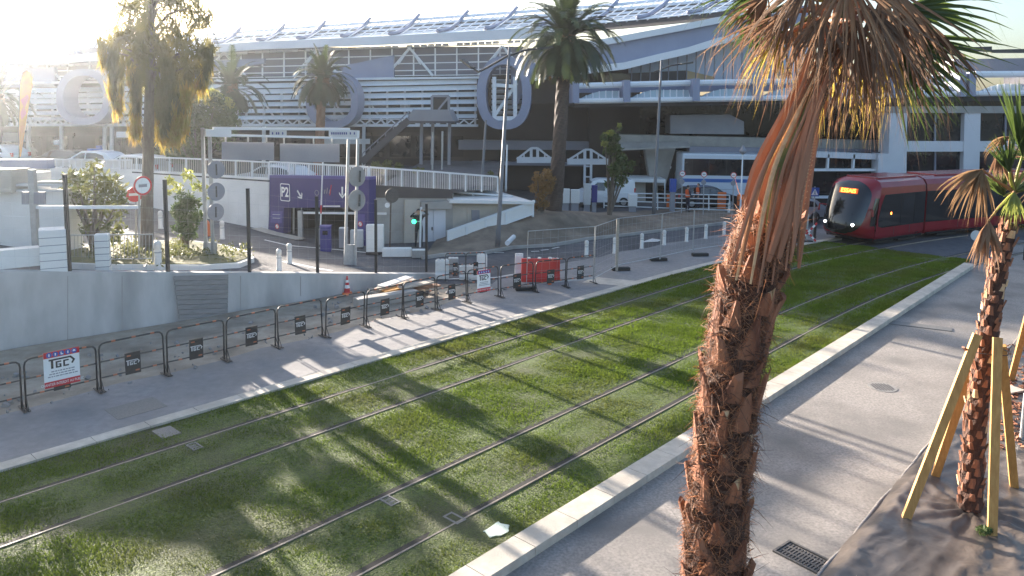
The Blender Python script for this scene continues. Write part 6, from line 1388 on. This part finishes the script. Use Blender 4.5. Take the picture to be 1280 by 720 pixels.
car('parked_car', 'dark low car behind the white bar railing', 'car', G(893, 264, 0)+Vector((0, 2.2, 0)), .1, 'car_dark', 4.3, 1.75, 1.4)
car('parked_car', 'silver white car partly hidden between the shaggy palm and the tram', 'car', G(984, 276, 0)+Vector((0, 0, 0)), math.pi+.25, 'car_silver', 4.2, 1.75, 1.42)
# coach
c0 = G(905, 262, 0); c0.y += 3.2; t = thing('coach', 'long white and blue coach with dark reflecting windows behind the bar railing', 'bus', c0); BX, BH, BW = 8.6, 3.15, 2.5
x0 = DP(853, 200, c0.y).x; mb = MB(); cx = x0+BX/2; cy = c0.y+BW/2
mb.bbox((cx, cy, .35+BH/2), (BX, BW, BH), 0, .12); mb.build('body', M['bus_white'], t); mb = MB(); mb.box((cx, cy-BW/2-.005, 2.55), (BX-.3, .02, 1.15)); mb.build('window_band', M['glass_dark'], t)
mb = MB(); mb.box((cx, cy-BW/2-.008, 1.62), (BX-.1, .02, .24)); mb.build('blue_stripe', M['bus_blue'], t); mb = MB()
for k in range(7): mb.box((x0+.7+k*1.2, cy-BW/2-.018, 2.55), (.05, .02, 1.15))
mb.build('window_post', M['black'], t)
for k in (.2, .75): 
    mb = MB(); mb.tube([(x0+BX*k, cy-BW/2-.02, .48), (x0+BX*k, cy-BW/2+.3, .48)], .48, 16); mb.build('wheel', M['tyre'], t)
mb = MB(); mb.box((cx, cy-BW/2-.01, 1.0), (BX*.96, .02, .02)); mb.build('hatch_line', M['grey_panel'], t)
# kiosk with white flat roof
k0 = G(797, 256, 0); k0.y += 2.5; t = thing('stall', 'small beige stall with a white flat roof right of the white van', 'stall', k0); D = k0.y
mb = MB(); mb.prism([DP(770, 223, D-1), DP(832, 224, D-1), DP(832, 228.5, D-1), DP(770, 227, D-1)], (0, 3, 0)); mb.build('roof', M['white_wall'], t); mb = MB()
for a, b2, m in ((784, 802, 'beige_wall'), (802, 807, 'cladding_white'), (816, 822, 'cladding_white')): mb.prism([DP(a, 227, D), DP(b2, 227, D), DP(b2, 258, D), DP(a, 258, D)], (0, 1.5, 0))
mb.build('wall', M['beige_wall'], t); mb = MB(); mb.prism([DP(807, 228, D+.2), DP(816, 228, D+.2), DP(816, 258, D+.2), DP(807, 258, D+.2)], (0, .1, 0)); mb.build('opening', M['black'], t)
mb = MB(); mb.bar(DP(771, 226, D-1), DP(771, 258, D-1), .07); mb.bar(DP(831, 226, D-1), DP(831, 258, D-1), .07); mb.build('post', M['white_metal'], t)
# white cabinets, blue machine and bar railing along the forecourt edge
for x0, x1, y0, y1, m, lb in ((701, 712.5, 236.5, 254, 'white_wall', 'white cabinet right next to the thick palm trunk'), (713.5, 725, 237.5, 254, 'white_wall', 'white cabinet second right of the thick palm trunk'), (786, 797, 243, 258, 'white_wall', 'white box directly behind the rear of the white van'), (729.5, 739, 230, 256, 'light_grey', 'grey cabinet under the lattice post beside the van'), (739.5, 747, 232, 253, 'blue_box', 'dark blue cabinet at the nose of the white van'), (838, 846, 224, 240, 'blue_sign', 'blue notice totem right of the stall')):
    D = 47.5 if x0 > 728 else 46; a = DP(x0, y1, D); b2 = DP(x1, y0, D); t = thing('cabinet', lb, 'cabinet', Vector(((a.x+b2.x)/2, D, a.z))); mb = MB(); mb.bbox(((a.x+b2.x)/2, D+.2, (a.z+b2.z)/2), (b2.x-a.x, .4, b2.z-a.z), 0, .02); mb.build('body', M[m], t)
    mb = MB(); mb.box(((a.x+b2.x)/2, D+.2, (a.z-.6)/2+.0), ((b2.x-a.x)*.8, .3, max(.1, a.z+.6))); mb.build('plinth', M['grey_panel'], t)
rr = thing('bar_railing', 'white four bar railing along the forecourt in front of the coach', 'railing', G(800, 262, .1)); A_, B_ = G(752, 259, .15), G(912, 266.5, .05); A_.y = B_.y = (A_.y+B_.y)/2; A_ = DP(752, 258, A_.y); B_ = DP(912, 264, A_.y); mb = MB()
for y0, y1 in ((241, 244), (246, 249), (251, 255), (257, 263)): mb.tube([DP(755, y0, A_.y), DP(912, y1, A_.y)], .035, 6)
mb.build('rail', M['white_metal'], rr); mb = MB()
for x in (755, 790, 822, 860, 886, 912): mb.bar(DP(x, lerp1([(755, 241), (912, 244)], x), A_.y+.04), DP(x, lerp1([(755, 260), (912, 266)], x), A_.y+.04), .07)
mb.build('post', M['white_metal'], rr)
for x0, x1, y0, y1, lb in ((833, 844, 243, 260, 'orange panel left of the worker in the orange vest'), (896.5, 907, 240, 262, 'orange panel right of the worker, in front of the coach'), (921, 930, 243, 258, 'orange panel touching the shaggy palm sheath')):
    D = A_.y+1.0; mb = MB(); w = DP(x1, 240, D).x-DP(x0, 240, D).x; a = DP(x0, y1, D); h = DP(x0, y0, D).z-a.z; mb.bbox((a.x+w/2, D, a.z+h/2), (w, .08, h), 0, .02); t = thing('site_board', lb, 'site board', a, 0, 'orange site panels on the forecourt'); mb.build('face', M['orange'], t); mb = MB(); mb.box((a.x+w/2, D-.05, a.z+h*.5), (w*.9, .02, .06)); mb.box((a.x+w/2, D, a.z+.03), (w, .4, .06)); mb.build('foot', M['grate_iron'], t)
for x, y, yb, lb in ((853, 217, 262, 'no turn sign at the left end of the coach'), (880, 218, 268, 'no turn sign in front of the middle of the coach'), (917, 219, 266, 'no turn sign before the right end of the coach')):
    roundsign('road_sign', lb, 'road sign', DP(x-1, yb, 46), (x, y-3), [(x, y, 3.8, 'ban'), (x-.5, y+10, 3.2, 'grey_panel')], .03, (0, -1, 0))
# crossing sign, bins, striped cross board
p = G(1017, 288, 0); t = thing('crossing_sign', 'blue square pedestrian crossing sign left of the tram', 'road sign', p); c = DP(1018.5, 240, p.y); mb = MB(); mb.tube([p, Vector((c.x, c.y+.03, c.z+.3))], .035, 8); mb.build('pole', M['galv'], t); r = .24
mb = MB(); mb.box(c, (r*2, .02, r*2)); o = mb.build('sign_face', M['blue_sign'], t); mb = MB(); mb.prism([c+Vector((-.19, -.012, -.17)), c+Vector((.19, -.012, -.17)), c+Vector((0, -.012, .18))], (0, -.006, 0)); o2 = mb.build('white_triangle', M['white_sign'], o); mb = MB(); q = c+Vector((0, -.019, 0)); mb.disc(q+Z1*.06, (0, -1, 0), .025, .004, 10); mb.bar(q+Z1*.04, q-Z1*.05, .035, .005, Vector((0, 1, 0))); mb.bar(q-Z1*.04, q+Vector((-.05, 0, -.14)), .022, .005, Vector((0, 1, 0))); mb.bar(q-Z1*.04, q+Vector((.05, 0, -.14)), .022, .005, Vector((0, 1, 0))); mb.build('walking_figure', M['black'], o2)
for x, y, lb in ((990, 301, 'black cylindrical bin half hidden by the shaggy palm'), ):
    p = G(x, y, 0); t = thing('litter_bin', lb, 'bin', p); mb = MB(); mb.lathe(p, [(.42, 0), (.45, .1), (.43, 1.15), (.38, 1.25), (.2, 1.28)], 16); mb.build('body', M['black'], t, True); mb = MB(); mb.lathe(p, [(.46, .85), (.46, .95)], 16); mb.build('band', M['black_metal'], t)
p = G(1006, 304, 0); t = thing('cross_board', 'red and white striped cross board on a black foot at the left of the tram', 'sign', p); c = DP(1010, 290, p.y); h = .55
for sg in (-1, 1):
    for k in range(8):
        a = c + Vector((-.42, -.02*sg, -.46*sg))*1.0; b2 = c + Vector((.42, -.02*sg, .46*sg)); mb = MB(); mb.bar(a.lerp(b2, k/8), a.lerp(b2, (k+1)/8), .09, .02, Vector((0, 1, 0))); mb.build('stripe', M['red_sign' if k % 2 else 'white_sign'], t)
mb = MB(); mb.bar(Vector((c.x-.05, c.y+.05, 0)), Vector((c.x-.02, c.y+.05, c.z+.9)), .07); mb.build('post', M['galv'], t); mb = MB(); mb.bbox((c.x-.5, c.y, .07), (1.5, .3, .13), .1, .03); mb.build('foot', M['black'], t)
mb = MB(); a = G(1003, 300, 0); mb.bar(a, DP(1016, 252, a.y), .1); 
p = G(1018, 298, 0); mb = MB(); mb.lathe(p, [(.09, 0), (.09, .1), (.07, .12), (.07, 1.1), (.1, 1.15), (.1, 1.3), (.03, 1.4)], 12); tag(mb.build('black_bollard', M['black_metal']), 'black bollard with a ringed head in front of the tram nose', 'bollard')
# right end of the plaza
for x, y, h, lb in ((1217, 318, .9, 'small pale round disc on a post beside the limp brown fan'),):
    p = G(x, y, 0); t = thing('round_post', lb, 'post', p); mb = MB(); mb.tube([p, p+Z1*h], .03, 8); mb.build('post', M['galv'], t); mb = MB(); mb.disc(p+Z1*h+Vector((0, -.04, 0)), (0, -1, 0), .24, .02, 20); mb.build('disc', M['light_grey'], t)
p = G(1281, 325, 0); mb = MB(); mb.tube([p, p+Z1*1.1], .08, 10); mb.lathe(p+Z1*1.1, [(.09, 0), (.09, .08), (.02, .12)], 10); tag(mb.build('dark_bollard', M['black_metal']), 'dark bollard cut by the right edge beyond the young palm', 'bollard')
# ------------------------------------------------------------------ tram
def make_module(name, L, parent, cab=False, seed=0):
    W2, Hb, z0 = 1.32, 3.1, .25
    t = MB(); prof = [(-W2*.92, z0), (-W2, z0+.2), (-W2, 2.5), (-W2*.97, 2.85), (-W2*.86, 3.1), (-W2*.6, 3.24), (W2*.6, 3.24), (W2*.86, 3.1), (W2*.97, 2.85), (W2, 2.5), (W2, z0+.2), (W2*.92, z0)]
    def xf(z): u = max(0, (z-.9)/2.4); return L + (-.62*u**1.6 if cab else 0) - (.12*max(0, (.9-z)) if cab else 0)
    n = len(prof); X = [0, L*.5, L*.8, 1.0]; k = 0
    for i in range(4):
        for y, z in prof: t.v.append(Vector((X[i] if i < 3 else xf(z), y, z)))
    for i in range(3):
        for j in range(n): t.f.append((i*n+j, i*n+(j+1) % n, (i+1)*n+(j+1) % n, (i+1)*n+j)); t.m.append(0)
    t.f.append(tuple(range(n-1, -1, -1))); t.m.append(0)
    if not cab: t.f.append(tuple(range(3*n, 4*n))); t.m.append(0)
    body = t.build('body', M['tram_red'], parent)
    if cab:
        def S(a, b, lift=0.):                         # nose surface: a across, b up
            z = z0 + b*(3.24-z0); hw = lerp1([(z0, W2*.92), (z0+.2, W2), (2.5, W2), (2.85, W2*.97), (3.1, W2*.86), (3.24, W2*.6)], z); x0_ = xf(z); bl = 1.05*(1-abs(a)**3.2)**.75*(1 - .35*max(0, b-.25)**1.3*2.0)*(1-.75*max(0, (.16-b)/.16)**2)
            bl *= (1-max(0, (b-.86)/.14)**2*.75); return Vector((x0_ + bl + lift, a*hw*(1-.0*lift), z))
        A = np.sign(np.linspace(-1, 1, 25))*np.abs(np.linspace(-1, 1, 25))**.8; Bv = np.linspace(0, 1, 23); m2 = MB()
        m2.add([S(a, b) for b in Bv for a in A], [(j*25+i, j*25+i+1, (j+1)*25+i+1, (j+1)*25+i) for j in range(22) for i in range(24)]); m2.face([S(a, 1) for a in A]); nose = m2.build('nose', M['tram_red'], parent, True)
        def mask(name, f, m, lift, nn=14, par=None):   # f(b) -> half width in a
            m3 = MB(); bs = f['b']; vs = []
            for b in np.linspace(bs[0], bs[1], 24):
                w = f['w'](b)
                for i in range(nn+1): vs.append(S(-w+2*w*i/nn, b, lift))
            m3.add(vs, [(j*(nn+1)+i, j*(nn+1)+i+1, (j+1)*(nn+1)+i+1, (j+1)*(nn+1)+i) for j in range(23) for i in range(nn)]); return m3.build(name, M[m], par or nose, True)
        def wf_(b): 
            e = (b-.53)/.43; return .9*(max(0, 1-abs(e)**4.2))**.42*(.84+.10*min(1, b*1.5))+.02
        mask('windscreen', dict(b=(.105, .955), w=wf_), 'tram_glass', .015)
        m3 = MB(); 
        for sg in (-.56, .56): c = S(sg, .27, .03); nrm = Vector((1, sg*.8, 0)).normalized(); m3.disc(c, nrm, .062, .03, 16, 1.0)
        m3.build('headlight', M['headlight'], nose)
        m3 = MB(); c = S(.0, .80, .05); c.y = .08; m3.box(c+Vector((-.0, 0, 0)), (.03, .98, .26), 0, Matrix.Rotation(rad(-14), 3, 'Y')); o = m3.build('destination_display', M['amber_dim'], nose)
        m3 = MB(); m3.text('ESSAIS', .28, c+Vector((.022, 0, -.002)), (0, 1, 0), (-.24, 0, .97), .004, 1.05); m3.build('lettering', M['amber'], o)
        m3 = MB()
        for sg in (-1, 1): m3.tube([S(sg*.92, .52, .02), S(sg*.92, .52, .02)+Vector((.25, sg*.22, .02)), S(sg*.92, .52)+Vector((.28, sg*.24, -.3))], .045, 6)
        m3.build('mirror_arm', M['tram_red'], nose)
        m3 = MB(); 
        for sg in (-.35, .0): m3.bar(S(sg*1.2, .17, .03), S(sg*1.2+.5, .46, .03), .03, .02)
        m3.build('wiper', M['black'], nose)
        for sg in (-1, 1):                            # cab side glass wrapping round the nose corner
            m3 = MB(); bb = np.linspace(.25, .7, 12); aa = np.linspace(.935, .999, 6)
            vs = [S(sg*(a + (1-a)*max(0, (b-.25)/.45)*.0), b, .0) + Vector((.008, sg*.012, 0)) for b in bb for a in aa]
            m3.add(vs, [(j*6+i, j*6+i+1, (j+1)*6+i+1, (j+1)*6+i) for j in range(11) for i in range(5)]); m3.build('side_glass', M['tram_glass'], nose, True)
        m3 = MB(); m3.add([S(a, b, .02) for b in (.0, .045) for a in A], [(i, i+1, 25+i+1, 25+i) for i in range(24)]); m3.build('skirt', M['tram_black'], nose)
    # dark side band with panes, door edges, red skirt line
    for s in (-1, 1):
        m3 = MB(); xe = L - (.25 if cab else .01); y = s*(W2+.006)
        if cab: pts = [(.01, .88), (.01, 2.5), (L*.83, 2.5), (xe-.45, 2.45), (xe-.2, 1.95), (xe, 1.25), (xe-.05, .95), (xe-.35, .88)]
        else: pts = [(.01, .88), (.01, 2.5), (xe, 2.5), (xe, .88)]
        m3.prism([(x, y, z) for x, z in pts], (0, s*.008, 0)); o = m3.build('window_band', M['tram_glass'], parent)
        m3 = MB(); 
        for x in np.arange(1.0, L-1.2, 1.25): m3.box((x, s*(W2+.016), 1.7), (.035, .01, 1.5))
        m3.build('pane_joint', M['tram_black'], o)
        m3 = MB()
        for x in np.arange(1.6, L-1.4, 2.5): m3.box((x, s*(W2+.016), 1.95), (1.0, .006, .72))
        m3.build('inner_pane', M['glass_dark'], o)
        m3 = MB(); m3.box((L/2, s*(W2*.95), .27), (L*.96, .1, .12)); m3.build('skirt', M['tram_black'], parent)
        m3 = MB(); 
        for x in (L*.3, L*.62): m3.box((x, s*(W2+.004), .66), (.02, .008, .4))
        m3.build('panel_joint', M['black'], parent)
    m3 = MB(); m3.bbox((L*.42, 0, 3.25), (L*.8, 1.7, .12), 0, .04); m3.build('roof', M['tram_red'], parent)
    m3 = MB()
    for x in (L*.25, L*.7): m3.box((x, 0, .22), (1.6, 2.2, .36))
    m3.build('bogie', M['black'], parent)
    if cab: m3 = MB(); m3.box((L-1.35, -(W2+.02), 1.55), (.05, .03, .12)); m3.box((L-1.35, (W2+.02), 1.55), (.05, .03, .12)); m3.build('side_indicator', M['amber'], parent)
tram = thing('tram', 'red tram with a rounded black glass nose and amber ESSAIS display, on the curved track', 'tram', (0, 0, 0))
def nest(name, L, loc, az, cab):                       # az: heading of the rear -> front direction
    e = bpy.data.objects.new(name, None); COL.objects.link(e); e.parent = tram; make_module(name, L, e, cab); e.location = Vector(loc); e.rotation_euler = (0, 0, az); return e
nose0 = Vector((16.3, 37.25, 0)); h1 = rad(56); d1 = Vector((math.sin(h1), math.cos(h1), 0)); L1 = 4.5
r1 = nose0 + d1*(L1+.75); nest('front_car', L1, r1, math.atan2(-d1.y, -d1.x), True)
h2 = rad(63); d2 = Vector((math.sin(h2), math.cos(h2), 0)); g2_ = r1 + d1*.15 + d2*.15; L2 = 7.2; r2 = g2_ + d2*L2; nest('middle_car', L2, r2, math.atan2(-d2.y, -d2.x), False)
h3 = rad(71); d3 = Vector((math.sin(h3), math.cos(h3), 0)); g3 = r2 + d2*.15+d3*.15; L3 = 9; r3 = g3 + d3*L3; nest('rear_car', L3, r3, math.atan2(-d3.y, -d3.x), False)
for a, b, dv in ((r1, g2_, (d1+d2).normalized()), (r2, g3, (d2+d3).normalized())):
    c = (a+b)/2; mb = MB(); rv = Vector((dv.y, -dv.x, 0))
    prof = [(-1.22, .4), (-1.24, 2.8), (-1.0, 3.12), (1.0, 3.12), (1.24, 2.8), (1.22, .4)]
    for k in range(4): o0 = (-.2+.1*k); s = .97 if k % 2 else 1.0; mb.prism([c+dv*o0+rv*y*s+Z1*z for y, z in prof], dv*.1)
    mb.build('bellows', M['bellows'], tram)
# ------------------------------------------------------------------ people
def person(label, base, rz, pose, jacket, trousers, vest=None, h=1.75):
    t = thing('person', label, 'person', (0, 0, 0)); k = h/1.75
    J = {'pel': (0, 0, .95), 'sp': (0, .01, 1.15), 'ch': (0, .015, 1.35), 'nk': (0, 0, 1.5), 'hd': (0, -.02, 1.6), 'tp': (0, -.02, 1.72),
         'hl': (.1, 0, .9), 'kl': (.12, -.03, .5), 'al': (.13, .02, .09), 'fl': (.14, -.14, .04), 'hr': (-.1, 0, .9), 'kr': (-.12, -.02, .5), 'ar': (-.14, .03, .09), 'fr': (-.15, -.13, .04),
         'sl': (.19, 0, 1.42), 'sr': (-.19, 0, 1.42), **pose}
    E_ = [('pel', 'sp'), ('sp', 'ch'), ('ch', 'nk'), ('nk', 'hd'), ('hd', 'tp'), ('pel', 'hl'), ('hl', 'kl'), ('kl', 'al'), ('al', 'fl'), ('pel', 'hr'), ('hr', 'kr'), ('kr', 'ar'), ('ar', 'fr'), ('ch', 'sl'), ('sl', 'el'), ('el', 'wl'), ('wl', 'gl'), ('ch', 'sr'), ('sr', 'er'), ('er', 'wr'), ('wr', 'gr')]
    R = dict(pel=.15, sp=.13, ch=.155, nk=.06, hd=.095, tp=.07, hl=.1, kl=.065, al=.045, fl=.04, hr=.1, kr=.065, ar=.045, fr=.04, sl=.07, sr=.07, el=.05, er=.05, wl=.036, wr=.036, gl=.035, gr=.035)
    ks = list(J); me = bpy.data.meshes.new('body'); me.from_pydata([tuple(Vector(J[a])*k) for a in ks], [(ks.index(a), ks.index(b)) for a, b in E_], []); o = bpy.data.objects.new('body', me); COL.objects.link(o)
    sk = o.modifiers.new('skin', 'SKIN'); sd = o.modifiers.new('smooth', 'SUBSURF'); sd.levels = sd.render_levels = 1
    for i, a in enumerate(ks): r_ = R[a]*k; me.skin_vertices[0].data[i].radius = (r_, r_*(.75 if a in ('pel', 'sp', 'ch') else 1)); me.skin_vertices[0].data[i].use_root = (a == 'pel')
    dg = bpy.context.evaluated_depsgraph_get(); ev = o.evaluated_get(dg); nm = bpy.data.meshes.new_from_object(ev); bpy.data.objects.remove(o)
    for m in (jacket, trousers, 'skin', 'black'): nm.materials.append(M[m])
    hands = [Vector(J[a])*k for a in ('gl', 'gr')]
    for p in nm.polygons:
        c = p.center; p.use_smooth = True
        p.material_index = 2 if (c.z > 1.49*k and abs(c.x) < .12 and abs(c.y) < .16) or min((c-q).length for q in hands) < .07*k else 3 if c.z < .1*k else 1 if c.z < .96*k and abs(c.x) < .26 else 0
    b = bpy.data.objects.new('body', nm); COL.objects.link(b); b.parent = t
    mb = MB(); 
    bm = bmesh.new(); bmesh.ops.create_uvsphere(bm, u_segments=14, v_segments=8, radius=.108*k); bmesh.ops.translate(bm, verts=bm.verts, vec=Vector(J['hd'])*k+Vector((0, .02, .045))*k)
    bmesh.ops.delete(bm, geom=[v for v in bm.verts if v.co.z < (J['hd'][2]-.02)*k or (v.co.y < (J['hd'][1]-.045)*k and v.co.z < (J['hd'][2]+.07)*k)], context='VERTS'); mb.bm(bm); mb.build('hair', M['black'], b)
    for i in range(2):
        q, w = hands[i], Vector(J['wl' if i == 0 else 'wr'])*k; d = (q-w).normalized(); sd_ = d.orthogonal().normalized(); mb = MB()
        for f in range(4): mb.tube([q+sd_*(f-1.5)*.02, q+sd_*(f-1.5)*.022+d*.05, q+sd_*(f-1.5)*.022+d*(.085-.008*abs(f-1.3))+Vector((0, -.015, -.01))], [.01, .009, .007], 5)
        mb.tube([q-sd_*.03, q-sd_*.06+d*.03, q-sd_*.06+d*.06], [.011, .01, .008], 5); mb.build('fingers', M['skin'], b)
    if vest:
        ks2 = [('pel', (.17, .14)), ('sp', (.158, .13)), ('ch', (.2, .15)), ('nk', (.1, .09))]; mb = MB(); P = []
        prof = [(J['pel'][2]*k+.02, .175, .14), (1.1*k, .17, .14), (1.3*k, .2, .155), (1.42*k, .2, .14), (1.48*k, .1, .1)]
        n = 16; vs = [Vector((rx*k*math.cos(2*math.pi*j/n), ry*k*math.sin(2*math.pi*j/n)+.01, z)) for z, rx, ry in prof for j in range(n)]; mb.add(vs, [(i*n+j, i*n+(j+1) % n, (i+1)*n+(j+1) % n, (i+1)*n+j) for i in range(4) for j in range(n)]); v = mb.build('vest', M[vest], b, True)
        mb = MB(); mb.add([Vector((.178*k*math.cos(2*math.pi*j/n), .147*k*math.sin(2*math.pi*j/n)+.01, z)) for z in (1.08*k, 1.13*k) for j in range(n)], [(j, (j+1) % n, n+(j+1) % n, n+j) for j in range(n)]); mb.build('reflective_band', M['white_metal'], v)
    t.location = base; t.rotation_euler = (0, 0, rz); return t
person('person in black standing with both hands raised to the head behind the white post', GH(523.5, 308.5), .15, {'el': (.42, -.12, 1.5), 'wl': (.24, -.2, 1.66), 'gl': (.16, -.2, 1.68), 'er': (-.38, -.14, 1.4), 'wr': (-.22, -.24, 1.58), 'gr': (-.15, -.24, 1.62)}, 'cloth_black', 'cloth_black', None, 1.78)
person('person in an orange safety vest and dark trousers standing by the bar railing', Vector((G(859, 264, .1).x, G(859, 264, .1).y, .05)), 1.9, {'el': (.26, -.05, 1.15), 'wl': (.22, -.25, 1.02), 'gl': (.2, -.32, 1.02), 'er': (-.26, -.02, 1.15), 'wr': (-.22, -.2, 1.0), 'gr': (-.2, -.28, 1.0)}, 'cloth_navy', 'cloth_navy', 'vest_orange', 1.72)
person('person in dark blue clothes with orange vest, farther right in front of the coach', Vector((G(866, 262, .1).x+.6, G(866, 262, .1).y+1.2, .0)), -1.2, {'el': (.26, 0, 1.15), 'wl': (.24, -.12, .95), 'gl': (.24, -.15, .88), 'er': (-.26, 0, 1.15), 'wr': (-.24, -.12, .95), 'gr': (-.24, -.15, .88)}, 'cloth_navy', 'cloth_navy', 'vest_orange', 1.7)
# ------------------------------------------------------------------ added scattering volume, its glow imitates veiling lens glare
hb_ = MB(); hb_.box((0, 75, 10.5), (500, 260, 23)); hz = hb_.build('glare_haze', mat('glare_haze', (1, 1, 1))); hm = hz.data.materials[0].node_tree
for n_ in list(hm.nodes):
    if n_.type != 'OUTPUT_MATERIAL': hm.nodes.remove(n_)
pv = hm.nodes.new('ShaderNodeVolumePrincipled'); pv.inputs['Color'].default_value = (.86, .92, 1, 1); pv.inputs['Density'].default_value = .0006; pv.inputs['Anisotropy'].default_value = .84
hm.links.new(pv.outputs[0], [n_ for n_ in hm.nodes if n_.type == 'OUTPUT_MATERIAL'][0].inputs['Volume']); tag(hz, 'added scattering volume imitating veiling lens glare with low sunlight', 'glare_haze', None, 'stuff')
